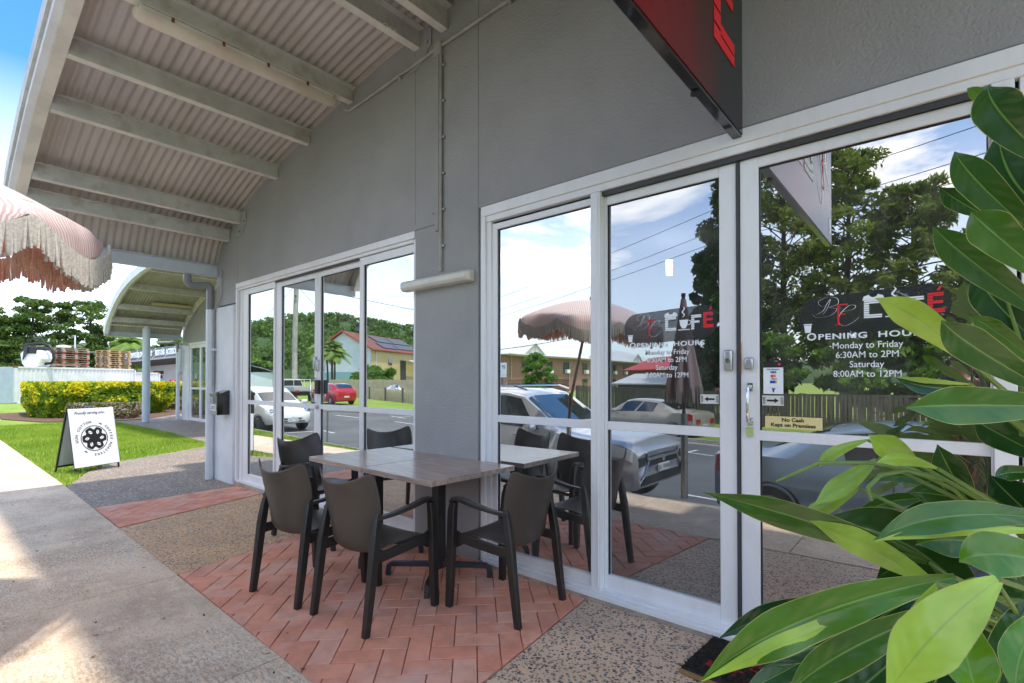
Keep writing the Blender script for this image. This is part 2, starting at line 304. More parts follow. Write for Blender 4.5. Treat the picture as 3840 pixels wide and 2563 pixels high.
for sc, lo, hi, colr, st, msc in ((26, .485, .535, (.30, .215, .15), (.8, 2.4, 1), .9), (44, .50, .54, (.90, .76, .58), (.7, 2.2, 1), 1.3), (11, .55, .60, (.36, .27, .19), (1, 2, 1), .7)):
    mp = N(t, 'ShaderNodeMapping', i={'Scale': st, 'Location': (sc*.37, 7, 2)}); Lk(t, co.outputs['Object'], mp.inputs[0])
    n = N(t, 'ShaderNodeTexNoise', i={'Scale': sc, 'Detail': 9, 'Roughness': .72}); Lk(t, mp.outputs[0], n.inputs['Vector'])
    r = N(t, 'ShaderNodeMapRange', i={1: lo, 2: hi}); Lk(t, n.outputs['Fac'], r.inputs[0])
    n2 = N(t, 'ShaderNodeTexNoise', i={'Scale': msc, 'Detail': 6}); mp2 = N(t, 'ShaderNodeMapping', i={'Location': (sc, 1, 4)}); Lk(t, co.outputs['Object'], mp2.inputs[0]); Lk(t, mp2.outputs[0], n2.inputs['Vector'])
    r2 = N(t, 'ShaderNodeMapRange', i={1: .44, 2: .58, 3: .04, 4: .62}); Lk(t, n2.outputs['Fac'], r2.inputs[0])
    k = N(t, 'ShaderNodeMath', operation='MULTIPLY'); Lk(t, r.outputs[0], k.inputs[0]); Lk(t, r2.outputs[0], k.inputs[1])
    mm = N(t, 'ShaderNodeMixRGB', i={2: (*colr, 1)}); Lk(t, k.outputs[0], mm.inputs[0]); Lk(t, prev, mm.inputs[1]); prev = mm.outputs[0]
Lk(t, prev, p.inputs['Base Color']); footm = m
b = MB(); js = [-60, -45, -36, -30, -27, -24, -21, -18, -15.4, -13.4, -11.6, -9.9, -8.9, -7.4, -5.83, -4.19, -2.56, -.95, .7, 2.3, 3.9, 8, 20]
for a, c in zip(js[:-1], js[1:]):
    n = max(1, int((c-a)/2.5)); g = .004
    for k in range(n):
        xa = a+(c-a)*k/n+g; xb = a+(c-a)*(k+1)/n-g
        lo = (lambda x: kn(x)+.12) if a >= -9 else (lambda x: fe(x)-1.25)
        b.prism([(xa, lo(xa), -.04), (xb, lo(xb), -.04), (xb, fe(xb), -.04), (xa, fe(xa), -.04)], (0, 0, .04))
tag(b.build('footpath', footm, bevel=.004), kind='structure')
# exposed aggregate
def aggm(name, mtx, stones, sc=62, edge=.34):
    m = bpy.data.materials.new(name); m.use_nodes = True; t = m.node_tree; p = t.nodes['Principled BSDF']; p.inputs['Roughness'].default_value = .62
    co = N(t, 'ShaderNodeTexCoord'); nz = N(t, 'ShaderNodeTexNoise', i={'Scale': 30, 'Detail': 2}); Lk(t, co.outputs['Object'], nz.inputs['Vector'])
    ad = N(t, 'ShaderNodeMixRGB', blend_type='ADD', i={0: .012}); Lk(t, co.outputs['Object'], ad.inputs[1]); Lk(t, nz.outputs['Color'], ad.inputs[2])
    v = N(t, 'ShaderNodeTexVoronoi', i={'Scale': sc, 'Randomness': 1.}); Lk(t, ad.outputs[0], v.inputs['Vector'])
    s = N(t, 'ShaderNodeSeparateColor'); Lk(t, v.outputs['Color'], s.inputs[0]); r = N(t, 'ShaderNodeValToRGB'); r.color_ramp.interpolation = 'CONSTANT'
    e = r.color_ramp.elements
    while len(e) < len(stones): e.new(.5)
    for i, c in enumerate(stones): e[i].position = i/len(stones); e[i].color = (*c, 1)
    Lk(t, s.outputs[0], r.inputs[0])
    szm = N(t, 'ShaderNodeMapRange', i={1: 0, 2: 1, 3: edge*.55, 4: edge*1.45}); Lk(t, s.outputs[1], szm.inputs[0])
    df = N(t, 'ShaderNodeMath', operation='SUBTRACT'); Lk(t, v.outputs['Distance'], df.inputs[0]); Lk(t, szm.outputs[0], df.inputs[1])
    ms = N(t, 'ShaderNodeMapRange', i={1: -.05, 2: .05}); Lk(t, df.outputs[0], ms.inputs[0])
    n2 = N(t, 'ShaderNodeTexNoise', i={'Scale': 2.5, 'Detail': 6}); Lk(t, co.outputs['Object'], n2.inputs['Vector'])
    mr = N(t, 'ShaderNodeMapRange', i={1: .35, 2: .65}); Lk(t, n2.outputs['Fac'], mr.inputs[0])
    mb = N(t, 'ShaderNodeMixRGB', i={1: (*mtx[0], 1), 2: (*mtx[1], 1)}); Lk(t, mr.outputs[0], mb.inputs[0])
    mm = N(t, 'ShaderNodeMixRGB'); Lk(t, ms.outputs[0], mm.inputs[0]); Lk(t, r.outputs[0], mm.inputs[1]); Lk(t, mb.outputs[0], mm.inputs[2]); Lk(t, mm.outputs[0], p.inputs['Base Color'])
    iv = N(t, 'ShaderNodeMath', operation='SUBTRACT', i={0: 1.}); Lk(t, ms.outputs[0], iv.inputs[1])
    bp = N(t, 'ShaderNodeBump', i={'Strength': .6, 'Distance': .004}); Lk(t, iv.outputs[0], bp.inputs['Height']); Lk(t, bp.outputs[0], p.inputs['Normal']); return m
agg_o = aggm('aggregate_orange', ((.78, .46, .22), (.66, .38, .18)), [(.10,.10,.11),(.22,.15,.10),(.42,.30,.2),(.52,.40,.28),(.16,.15,.15),(.35,.2,.12),(.28,.27,.26),(.5,.33,.2)], 66, .46)
agg_p = aggm('aggregate_pink', ((.74, .51, .35), (.62, .43, .29)), [(.06,.065,.08),(.20,.12,.08),(.11,.11,.12),(.38,.27,.18),(.09,.08,.08),(.3,.17,.1),(.2,.2,.2),(.45,.35,.26)], 62, .42)
agg_d = aggm('aggregate_dark', ((.31, .235, .18), (.22, .17, .13)), [(.08,.08,.08),(.2,.17,.14),(.34,.3,.25),(.14,.12,.1),(.26,.21,.16),(.55,.47,.38)], 52, .48)
sheet('aggregate_path', [(-7.10, fe(-7.1)), (-7.12, 2.9), (-8.1, 3.2), (-8.1, 9), (-11.9, 9), (-12.01, 4.2), (-11.4, 3.3), (-11.23, 3.04), (-10.87, 2.35), (-10.45, 2.0), (-9.95, 1.756), (-8.77, fe(-8.77))], -.006, agg_d)
sheet('aggregate_paving', [(-5.96, fe(-5.96)), (-4.217, fe(-4.2)), (-4.466, 2.292), (-4.62, 2.93), (-6.45, 2.93)], -.006, agg_o)
sheet('aggregate_entry', [(-1.575, 1.20), (3.9, 1.15), (3.9, 2.93), (-1.76, 2.93), (-1.67, 2.154)], -.006, agg_p)
sheet('far_path', [(-12.3, 4.27), (-15.9, 4.5), (-21.5, 4.45), (-24, 5.3), (-26, 8), (-26, 9.2), (-12.3, 9.2)], -.008, agg_d)
# brick paving, 45 degree herringbone, every paver modelled
def clip(poly, reg):
    out = poly
    for i in range(len(reg)):
        a, c = reg[i], reg[(i+1) % len(reg)]; inp = out; out = []
        if not inp: return []
        side = lambda p: (c[0]-a[0])*(p[1]-a[1])-(c[1]-a[1])*(p[0]-a[0])
        for j in range(len(inp)):
            p, q = inp[j], inp[(j+1) % len(inp)]; sp, sq = side(p), side(q)
            if sp >= 0: out.append(p)
            if sp*sq < 0: k = sp/(sp-sq); out.append((p[0]+(q[0]-p[0])*k, p[1]+(q[1]-p[1])*k))
    return out
brick_ms = [pm('brick_paver_%d' % i, c, .78, c2=tuple(x*.82 for x in c), vs=7, bump=.35, bs=140, c3=(.72, .42, .32), v3=2.3) for i, c in enumerate([(.80, .33, .205), (.76, .30, .185), (.82, .36, .23), (.71, .30, .20), (.78, .39, .27)])]
grout = pm('paver_joint_sand', (.34, .22, .16), .95, c2=(.18, .12, .09), vs=20)
def bricks(name, reg, seed):
    rr = random.Random(seed); b = MB(); W_ = .1205; L = 2*W_; g = .0024; c45 = cos(R(44.6)); s45 = sin(R(44.6))
    ox, oy = -1.966, 1.856
    for i in range(-70, 70):
        for j in range(-70, 70):
            k = (i-j) % 4
            if k == 0: r = (i*W_, j*W_, i*W_+L, j*W_+W_)
            elif k == 3: r = (i*W_, j*W_-W_ if False else j*W_, i*W_+W_, j*W_+L)
            else: continue
            if k == 3: r = (i*W_, (j)*W_, i*W_+W_, (j)*W_+L)
            x0, y0, x1, y1 = r[0]+g, r[1]+g, r[2]-g, r[3]-g
            q = [(ox+x*c45-y*s45, oy+x*s45+y*c45) for x, y in ((x0, y0), (x1, y0), (x1, y1), (x0, y1))]
            q = clip(q, reg)
            if len(q) > 2:
                h = rr.uniform(-.0012, .0012); tx_, ty_ = rr.uniform(-.006, .006), rr.uniform(-.006, .006); mx_ = sum(p[0] for p in q)/len(q); my_ = sum(p[1] for p in q)/len(q)
                b.prism([(p[0], p[1], -.03+h+(p[0]-mx_)*tx_+(p[1]-my_)*ty_) for p in q], (0, 0, .03), rr.choice([0, 0, 0, 1, 1, 2, 3, 4]))
    o = b.build(name, brick_ms, bevel=.0028, seg=1); tag(o, kind='structure')
bricks('brick_band', [(-7.09, fe(-7.07)+.01), (-5.97, fe(-5.96)+.01), (-6.46, 2.93), (-7.11, 2.93)], 1)
bricks('brick_paving', [(-4.2, fe(-4.2)+.01), (-1.585, 1.20), (-1.68, 2.154), (-1.77, 2.93), (-4.6, 2.93), (-4.45, 2.292)], 2)
sheet('paving_joint_bed', [(-7.13, fe(-7.1)), (-1.57, 1.19), (-1.75, 2.95), (-7.13, 2.95)], -.012, grout)
# road markings
b = MB()
def line(x0, y0, x1, y1, w_):
    d = Vector((x1-x0, y1-y0, 0)).normalized(); n = Vector((-d.y, d.x, 0))*w_/2
    b.quad(*[(p.x, p.y, zroad(p.y, p.x)-.008) for p in (Vector((x0, y0, 0))-n, Vector((x1, y1, 0))-n, Vector((x1, y1, 0))+n, Vector((x0, y0, 0))+n)])
for k in range(12): a = -44+k*5.2; line(a, -7.05+.05*(a+5), a+2.6, -7.05+.05*(a+7.6), .1)
for k, x in enumerate([-35, -28.5, -22.5, -16.5, -8.3, -2.6, 4.5]): y = kn(x)-2.75; line(x, kn(x)-.4 if k == 3 else y+.9, x, y, .09); line(x-.9, y-.11, x+.9, y+.11, .09)
for x in [-34, -27, -20, -13, -5.6, .6]: y = kf(x)+2.6; line(x, y-.8, x, y, .09); line(x-.8, y-.16, x+.8, y+.16, .09)
tag(b.build('road_marking', paint_w), kind='structure')
# ================================================================== CAFE BUILDING
cafe = thing('cafe_building', 'grey rendered cafe building with white framed mirrored shopfronts facing the footpath', 'building', (-2.7, D, 0))
YF = D-.03
b = MB(); T = .26
b.box(-7.97, YF, 2.45, -7.24, YF+T, 5.3); b.box(-7.24, YF, 2.70, -3.50, YF+T, 5.3); b.box(-3.50, YF, -.03, -2.735, YF+T, 5.3)
b.box(-2.735, YF, 2.735, 3.9, YF+T, 5.3); b.box(-7.97, YF+T, -.03, -7.77, 9.5, 5.3); b.box(3.5, YF, -.03, 3.9, YF+T, 2.735)
b.box(-7.97, 9.3, -.03, 3.9, 9.5, 5.3); b.box(3.7, YF+T, -.03, 3.9, 9.3, 5.3)
b.build('wall', render_wall, cafe, bevel=.008)
b = MB(); b.box(-7.95, YF-.035, -.03, -7.275, YF+.2, 2.43); b.build('corner_pier', white_pt, cafe, bevel=.03, seg=3)
b = MB()   # vertical rebates and the ledge line of the render
b.box(-3.27, YF-.012, 2.80, -3.215, YF+.01, 4.2); b.box(-3.215, YF-.03, 2.64, -3.165, YF+.01, 4.2); b.box(-3.5, YF-.01, 2.705, -3.2, YF+.01, 2.75)
b.box(-2.735, YF+.02, .02, -2.70, YF+.06, 2.72)
b.build('expansion_joint_cover', render_wall, cafe, bevel=.004)
b = MB(); b.box(-7.24, YF-.03, -.04, -3.50, YF+.2, .045); b.box(-2.735, YF-.03, -.04, 3.5, YF+.2, .02)
b.build('sill', concrete_l, cafe, bevel=.006)
b = MB(); b.box(-7.7, YF+.3, -.05, 3.7, 9.3, 0); b.build('interior_floor', pm('interior_floor', (.16, .15, .14), .4), cafe)
b = MB(); b.box(-7.7, YF+.3, 3.0, 3.7, 9.3, 3.1); b.build('interior_ceiling', pm('interior_ceiling', (.3, .3, .3), .8), cafe)
b = MB(); b.box(-3.3, YF+.3, 0, -2.9, 9.2, 3.0); b.box(-2.6, 5.6, 0, 2.6, 6.1, 1.05); b.build('interior_partition', pm('interior_wall', (.12, .115, .11), .8), cafe)
b = MB(); p_, q_ = [Wp(2510, v, D) for v in (1030, 980)]; p_, q_ = [CE+(p-CE)*(1.27/(p.z-1.4)) for p in (p_, q_)]; b.bar([p_, q_], .07, .03); b.build('interior_light', emit('lit_tube', (1, 1, 1), 3.0), cafe)
FY = YF+.012      # front plane of the aluminium
def rail(b, x0, x1, z0, z1, d=.045, y=FY): b.box(x0, y, z0, x1, y+d, z1)
# --- left shopfront: bay frame and four leaves
Z0, Z1 = .05, 2.64
sf = MB(); rail(sf, -7.275, -3.50, Z1, Z1+.062, .06, FY-.022); rail(sf, -7.275, -7.235, Z0, Z1, .06, FY-.022); rail(sf, -3.535, -3.50, Z0, Z1, .05)
rail(sf, -7.235, -3.535, Z0-.012, Z0+.02, .075, FY-.03); rail(sf, -7.235, -3.535, Z1-.03, Z1, .05, FY-.005)
lf = sf.build('shopfront_frame', alu, cafe, bevel=.003)
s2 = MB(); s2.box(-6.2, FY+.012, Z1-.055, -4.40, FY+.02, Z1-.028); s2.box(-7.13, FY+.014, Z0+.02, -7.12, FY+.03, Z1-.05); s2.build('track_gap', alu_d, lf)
def leaf(name, xa, xb, ga, gb, yo, gm, z0=Z0, z1=Z1, zg0=.165, zg1=2.53, zt=(1.083, 1.136), parent=cafe):
    b = MB(); y = FY+yo; q = z1-.035
    b.box(xa, y, z0+.015, ga, y+.04, q); b.box(gb, y, z0+.015, xb, y+.04, q); b.box(ga, y+.001, z0+.015, gb, y+.039, zg0); b.box(ga, y+.001, zg1, gb, y+.039, q)
    b.box(ga, y+.003, zt[0], gb, y+.037, zt[1]); o = b.build(name, alu, parent, bevel=.0025)
    pane(o, ga-.004, gb+.004, zg0-.004, zt[0]+.004, y+.022, gm); pane(o, ga-.004, gb+.004, zt[1]-.004, zg1+.004, y+.022, gm)
    k = MB()
    for (u0, u1, v0, v1) in ((ga, ga+.006, zg0, zt[0]), (ga, ga+.006, zt[1], zg1), (ga, gb, zg1-.006, zg1), (gb-.004, gb, zt[1], zg1), (gb-.004, gb, zg0, zt[0])): k.box(u0, y+.014, v0, u1, y+.021, v1)
    k.build('glazing_seal', black, o); return o
leaf('fixed_window', -7.225, -6.205, -6.975, -6.24, .014, gl_bright)
leaf('sliding_door', -6.20, -5.225, -6.075, -5.285, .03, gl_bright)
lr = leaf('sliding_door', -5.22, -4.395, -5.165, -4.405-.0, .03, gl_bright)
leaf('fixed_window', -4.39, -3.54, -4.325, -3.553, .014, gl_bright)
b = MB()
for x0, z0_, x1, z1_ in ((-5.275, 1.52, -5.235, 1.66), (-5.225, 1.50, -5.18, 1.62)): b = MB(); b.box(x0, FY+.0, z0_, x1, FY+.032, z1_); b.build('door_lock', lockm, lr, bevel=.008)
b = MB(); b.tube([(-5.245, FY+.03, 1.42), (-5.245, FY-.03, 1.40), (-5.245, FY-.035, 1.28), (-5.245, FY-.03, 1.17), (-5.245, FY+.03, 1.15)], .008); b.build('door_handle', chrome, lr, smooth=True)
b = MB(); b.box(-5.215, FY-.008, 1.25, -5.145, FY+.03, 1.40); b.build('latch_box', black, lr, bevel=.004)
b = MB(); b.box(-5.225, FY+.0, 1.085, -5.195, FY+.03, 1.125); b.build('bolt', lockm, lr, bevel=.004)
# --- right shopfront
Z0, Z1 = .02, 2.655
sf = MB(); rail(sf, -2.70, 3.5, Z1, Z1+.075, .06, FY-.022); rail(sf, -2.70, -2.655, Z0, Z1, .06, FY-.022); rail(sf, -2.655, 3.5, Z0, Z0+.028, .09, FY-.045)
rail(sf, -2.655, 3.5, Z1-.045, Z1, .05, FY-.01); rail(sf, -2.655, -2.61, Z0+.028, Z1-.045, .045, FY-.002)
rail(sf, -2.655, 3.5, Z0+.028, Z0+.05, .05, FY-.015)
rail(sf, .165, .235, Z0+.05, Z1-.045, .06, FY-.012); rail(sf, .25, .29, Z0+.05, Z1-.045, .05)
rf = sf.build('shopfront_frame', alu, cafe, bevel=.003)
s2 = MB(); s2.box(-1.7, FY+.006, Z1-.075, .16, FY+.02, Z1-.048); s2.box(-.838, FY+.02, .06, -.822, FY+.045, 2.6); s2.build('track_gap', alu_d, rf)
for k in range(3): pass
leaf('fixed_window', -2.61, -1.70, -2.562, -1.722, .012, gl_bright, Z0, Z1-.03, .135, 2.545)
dl = leaf('sliding_door', -1.652, -.84, -1.632, -.93, .03, gl_mid, Z0, Z1-.04, .158, 2.525)
dr = leaf('sliding_door', -.82, .165, -.728, .158, .03, gl_low, Z0, Z1-.04, .158, 2.525)
leaf('fixed_window', .29, 1.75, .30, 1.69, .012, gl_low, Z0, Z1-.03, .135, 2.545)
leaf('fixed_window', 1.75, 3.45, 1.80, 3.4, .012, gl_low, Z0, Z1-.03, .135, 2.545)
b = MB(); rail(b, -1.722, -1.652, Z0+.05, Z1-.05, .055, FY-.022); b.box(-1.672, FY-.028, .08, -1.664, FY-.02, 2.58); b.build('mullion', alu, rf, bevel=.003)
b = MB(); b.box(-.902, FY-.0, 1.45, -.855, FY+.032, 1.565); b.build('door_lock', lockm, dl, bevel=.012, seg=3)
b = MB(); b.box(-.797, FY-.0, 1.455, -.75, FY+.032, 1.52); b.build('door_lock', lockm, dr, bevel=.012, seg=3)
b = MB(); b.lathe([(.013, FY-.004), (.013, FY+.01)], (-.878, 0, 1.505), 14, 'y'); b.build('key_cylinder', chrome, dl, smooth=True)
b = MB(); b.lathe([(.011, FY+.012), (.011, FY+.03)], (-.772, 0, 1.122), 14, 'y'); b.box(-.79, FY+.014, 1.105, -.755, FY+.03, 1.15)
b.build('key_cylinder', chrome, dr, smooth=True)
b = MB(); b.box(-.783, FY+.018, 1.34, -.757, FY+.03, 1.385); b.box(-.783, FY+.018, 1.16, -.757, FY+.03, 1.20)
b.tube([(-.77, FY+.025, 1.365), (-.77, FY-.02, 1.355), (-.77, FY-.032, 1.32), (-.77, FY-.035, 1.27), (-.77, FY-.032, 1.22), (-.77, FY-.02, 1.185), (-.77, FY+.025, 1.178)], [.011, .009, .008, .008, .008, .009, .011], 10)
b.build('door_handle', chrome, dr, smooth=True)
b = MB(); b.box(-.823, FY+.02, 1.43, -.816, FY+.036, 1.6); b.build('strike_plate', rust, dr)
# ================================================================== AWNING
ARC = [(-8.0, 3.03), (-7.9, 3.22), (-7.76, 3.38), (-7.55, 3.54), (-7.09, 3.72), (-6.44, 3.925), (-6.0, 4.04), (-5.17, 4.21), (-4.615, 4.32), (-3.86, 4.43), (-2.95, 4.487), (-2.1, 4.45), (-1.2, 4.34), (-.3, 4.2), (.6, 4.0), (1.3, 3.8)]
def arcs(arc, n=90):
    P = [Vector((x, 0, z)) for x, z in arc]; out = []
    seg = [0]
    for a, c in zip(P[:-1], P[1:]): seg.append(seg[-1]+(c-a).length)
    def cr(t):
        i = max(0, min(len(P)-2, next((k for k in range(len(P)-1) if seg[k+1] >= t), len(P)-2))); u = (t-seg[i])/(seg[i+1]-seg[i])
        p0, p1, p2, p3 = P[max(i-1, 0)], P[i], P[i+1], P[min(i+2, len(P)-1)]
        return .5*((2*p1)+(p2-p0)*u+(2*p0-5*p1+4*p2-p3)*u*u+(3*p1-p0-3*p2+p3)*u**3)
    for k in range(n+1): out.append(cr(seg[-1]*k/n))
    return out
def barrel(name, arc, y0, y1, mats, label, purl, base, pitch=.0765, fas=True, depth=.19, cells=0):
    aw = thing(name, label, 'awning', (arc[0][0], y1, base)); A = arcs(arc)
    nw = int((y1-y0)/pitch); per = 8; cols = nw*per; rows = []
    Vv = []
    for i, p in enumerate(A):
        t_ = (A[min(i+1, len(A)-1)]-A[max(i-1, 0)]).normalized(); n_ = Vector((-t_.z, 0, t_.x))
        for j in range(cols+1):
            y = y0+(y1-y0)*j/cols; h = .0095*cos(2*pi*j/per); q = p+n_*(h+.012); Vv.append((q.x, y, q.z))
    F = [(i*(cols+1)+j, i*(cols+1)+j+1, (i+1)*(cols+1)+j+1, (i+1)*(cols+1)+j) for i in range(len(A)-1) for j in range(cols)]
    arr('roof_sheet', Vv, F, mats[0], aw, smooth=True)
    for (x, zb, h, fl, sec) in purl:       # purlins run from the wall to the fascia
        b = MB(); wb = .075
        b.box(x, y0+.0, zb, x+wb, y1-.012, zb+.004, 1); b.box(x+wb-.004, y0, zb+.004, x+wb, y1-.012, zb+h, 0)
        b.box(x-.0, y0, zb+.004, x+.004, y1-.012, zb+.02, 1)
        if sec: b.box(x+wb-.018, y0, zb+h*.5-.01, x+wb-.004, y1-.02, zb+h*.5+.01, 0)
        b.box(x+wb, y0, zb+h-.004, x+wb+.06, y1-.012, zb+h, 0)
        pl = b.build('purlin', [mats[1], mats[2]], aw)
        k = MB()
        for yy in (y1-.06, y1-.13): k.lathe([(.012, x+wb-.012), (.012, x+wb-.004)], (0, yy, zb+h*.45), 6, 'x')
        k.box(x+.03, y1-.045, zb+.0, x+.036, y1-.033, zb-.001); k.lathe([(.007, zb-.002), (.007, zb+.001)], (x+.035, y1-.06, 0), 8)
        if cells: k.build('bolt', mats[1], pl)
    return aw, A
def band(A, y0, y1, o0, o1, yb=None):
    b = MB(); rings = []
    for i, p in enumerate(A):
        t_ = (A[min(i+1, len(A)-1)]-A[max(i-1, 0)]).normalized(); n_ = Vector((-t_.z, 0, t_.x)); a, c = p+n_*o0, p+n_*o1
        rings.append([(a.x, y0, a.z), (c.x, y0, c.z), (c.x, y1, c.z), (a.x, y1, a.z)])
    b.ring(rings); return b
aw, A = barrel('barrel_awning', ARC, .79, YF, (sheet_m, steel_pt, steel_lt), 'large curved corrugated awning with cream purlins over the cafe tables', 
    [(-7.56, 3.315, .15, 0, 1), (-7.20, 3.49, .15, 0, 1), (-6.12, 3.815, .14, 0, 1), (-5.38, 4.005, .14, 0, 1), (-4.53, 4.17, .13, 0, 0), (-3.50, 4.275, .15, 0, 1), (-3.15, 4.285, .17, 0, 0), (-1.6, 4.24, .14, 0, 0), (-.2, 4.03, .14, 0, 0), (1.0, 3.74, .14, 0, 0)], 0, cells=1)
band(A, .70, .79, -.155, .05).build('fascia', steel_lt, aw, smooth=True, recalc=True)
band(A, .648, .70, -.13, .06).build('fascia_flashing', steel_wh, aw, smooth=True, recalc=True)
band(A, .625, .648, -.06, .09).build('roof_edge_capping', steel_pt, aw, smooth=True, recalc=True)
b = MB(); b.box(-8.02, .70, 2.885, -7.945, YF+.08, 3.035); b.box(-8.03, .70, 3.035, -7.90, YF, 3.045); b.build('end_beam', steel_bl, aw, bevel=.004)
b = MB()
for q in A[::3]: pass
wa = band([p for p in A if p.x < -3.1], YF-.012, YF-.002, -.05, .03); wa.build('wall_flashing', sheet_m, aw, smooth=True, recalc=True)
b = MB()
for x, z in ((-7.12, 3.47), (-3.44, 4.25)):
    b = MB(); b.prism([(x+.03, YF-.012, z-.02), (x+.16, YF-.012, z-.0), (x+.16, YF-.012, z+.14), (x+.05, YF-.012, z+.19), (x-.02, YF-.012, z+.15)], (0, .008, 0)); b.prism([(x-.13, YF-.01, z-.15), (x+.02, YF-.01, z-.13), (x+.16, YF-.01, z+.02), (x+.05, YF-.01, z+.1), (x-.02, YF-.01, z+.02)], (0, .008, 0))
    for dx_, dz_ in ((.11, .03), (-.02, -.09)): b.lathe([(.014, YF-.03), (.014, YF-.012)], (x+dx_, 0, z+dz_), 6, 'y')
    b.build('cleat_plate', render_wall, aw, recalc=True)
b = MB(); tx(b, 'OR8', Fr((-3.44, YF-.34, 4.2745), (0, 1, 0), (1, 0, 0)), .07, ext=.0015, bold=-.002); b.build('stamped_marking', steel_lt, aw)
# fluorescent batten under the fifth purlin
t_ = thing('batten_light', 'long cream fluorescent batten light with rusty clips under the awning purlin', 'light', (-4.53, 1.8, 4.13))
x0 = -4.54; ya, yb = 1.06, 2.62
b = MB(); b.box(x0-.02, ya, 4.135, x0+.075, yb, 4.166); b.build('light_base', white_pl, t_, bevel=.004)
b = MB(); rings = []
for y, k in ((ya-.03, .35), (ya-.02, .8), (ya+.02, 1), (yb-.02, 1), (yb+.02, .8), (yb+.03, .35)):
    rings.append([(x0+.028+.058*k*cos(a), y, 4.13+.075*k*sin(a)) for a in [pi+pi*j/9 for j in range(10)]])
b.ring(rings); b.build('diffuser', pm('aged_diffuser', (.70, .62, .52), .35, c2=(.6, .5, .4), vs=3), t_, smooth=True, recalc=True)
b = MB()
for k in range(4): y = ya+.2+k*.36; b.box(x0+.078, y, 4.125, x0+.092, y+.018, 4.16)
b.build('clip', rust, t_)
# conduit along the wall
b = MB(); yy = YF-.02
b.tube([(-4.56, yy-.02, 4.12), (-4.50, yy, 4.10), (-4.35, yy, 4.105), (-3.9, yy, 4.13), (-3.3, yy, 4.163), (-3.2, yy, 4.168)], .014, 8); b.tube([(-3.13, yy, 4.172), (-2.6, yy, 4.19), (-1.4, yy, 4.2)], .014, 8)
b.box(-3.225, yy-.012, 4.10, -3.135, yy+.02, 4.21); b.tube([(-3.147, yy, 4.11), (-3.147, yy, 2.30)], .013, 8)
for k in range(6): z = 2.5+k*.3; b.box(-3.135, yy, z, -3.11, yy+.02, z+.018)
for k in range(5): x = -4.2+k*.5 if k < 2 else -3.9+k*.5; b.tube([(x, yy, 4.113 if k < 2 else 4.18), (x+.02, yy, 4.114 if k < 2 else 4.181)], .018, 8)
tag(b.build('electrical_conduit', conduit_m, smooth=True), 'grey painted conduit pipe running up the wall to the awning', 'pipe')
# wall light
t_ = thing('wall_light', 'long off-white plastic bulkhead light on the grey wall above the tables', 'light', (-3.2, YF, 2.2))
b = MB(); b.box(-3.60, YF-.03, 2.172, -2.775, YF, 2.262); b.build('light_base', white_pl, t_, bevel=.008)
b = MB(); rings = [[(x, YF-.03, 2.17-q), (x, YF-.03, 2.264+q), (x, YF-.085+r_, 2.25), (x, YF-.10+r_, 2.235), (x, YF-.10+r_, 2.195), (x, YF-.08+r_, 2.172)] for x, q, r_ in ((-3.615, -.012, .045), (-3.59, 0, .008), (-3.56, 0, 0), (-2.83, 0, 0), (-2.79, 0, .006), (-2.765, -.012, .035))]
b.ring(rings); b.build('diffuser', pm('aged_white_diffuser', (.72, .70, .62), .3, c2=(.62, .6, .52), vs=4), t_, bevel=.006, recalc=True)
# letterbox
t_ = thing('letterbox', 'black metal letterbox numbered 3 and U12 on the white corner pier', 'letterbox', (-7.36, YF-.03, 1.1))
lx0, lx1, ly = -7.62, -7.385, YF-.035
b = MB(); b.box(lx0, ly-.16, .93, lx1, ly, 1.20); b.prism([(lx0, ly-.16, 1.20), (lx0, ly, 1.20), (lx0, ly, 1.265)], (lx1-lx0, 0, 0)); b.build('box_body', blackgloss, t_, bevel=.004)
b = MB(); b.box(lx0-.004, ly-.168, 1.185, lx1+.004, ly-.158, 1.225); b.build('flap', blackgloss, t_, bevel=.003)
b = MB(); b.box(lx0+.02, ly-.1625, 1.08, lx0+.075, ly-.160, 1.165); b.box(lx0+.02, ly-.1625, .99, lx0+.19, ly-.160, 1.07); b.build('number_sticker', decal_w, t_)
b = MB(); tx(b, '3', WALLF(lx0+.047, 1.092, ly-.164), .085, bold=.003); tx(b, 'U12', WALLF(lx0+.105, 1.002, ly-.164), .075, bold=.002); b.build('numeral', black, t_)
b = MB(); b.lathe([(.007, ly-.168), (.007, ly-.16)], (lx0+.12, 0, 1.13), 10, 'y'); b.build('lock', chrome, t_)
# main downpipe
t_ = thing('downpipe', 'tall downpipe with grey elbows above a white lower length beside the corner pier', 'downpipe', (-7.99, YF-.06, 0))
px, py = -7.95, YF-.085; r_ = .052
b = MB(); b.tube([(-8.02, py-.27, 2.87), (-8.02, py-.27, 2.81), (-8.02, py-.265, 2.765), (-8.02, py-.24, 2.74), (-8.01, py-.2, 2.735), (-7.98, py-.1, 2.745), (px-.02, py-.02, 2.75), (px, py, 2.72), (px, py, 2.66), (px, py, 2.40)], r_, 20); b.build('elbow_run', pvc, t_, smooth=True)
b = MB(); b.tube([(px, py, 2.40), (px, py, -.01)], r_+.003, 20); b.tube([(px, py, 1.86), (px, py, 1.80)], r_+.007, 20); b.box(px, py, 1.81, px+.1, py+.05, 1.85); b.build('lower_pipe', pvc_w, t_, smooth=True)
b = MB(); b.tube([(-7.74, YF-.015, 2.95), (-7.74, YF-.02, 2.58), (-7.77, YF-.03, 2.53), (px+.075, YF-.05, 2.44), (px+.065, YF-.06, 2.38), (px+.065, YF-.06, 1.3)], .009, 8); b.build('cable', conduit_m, t_, smooth=True)
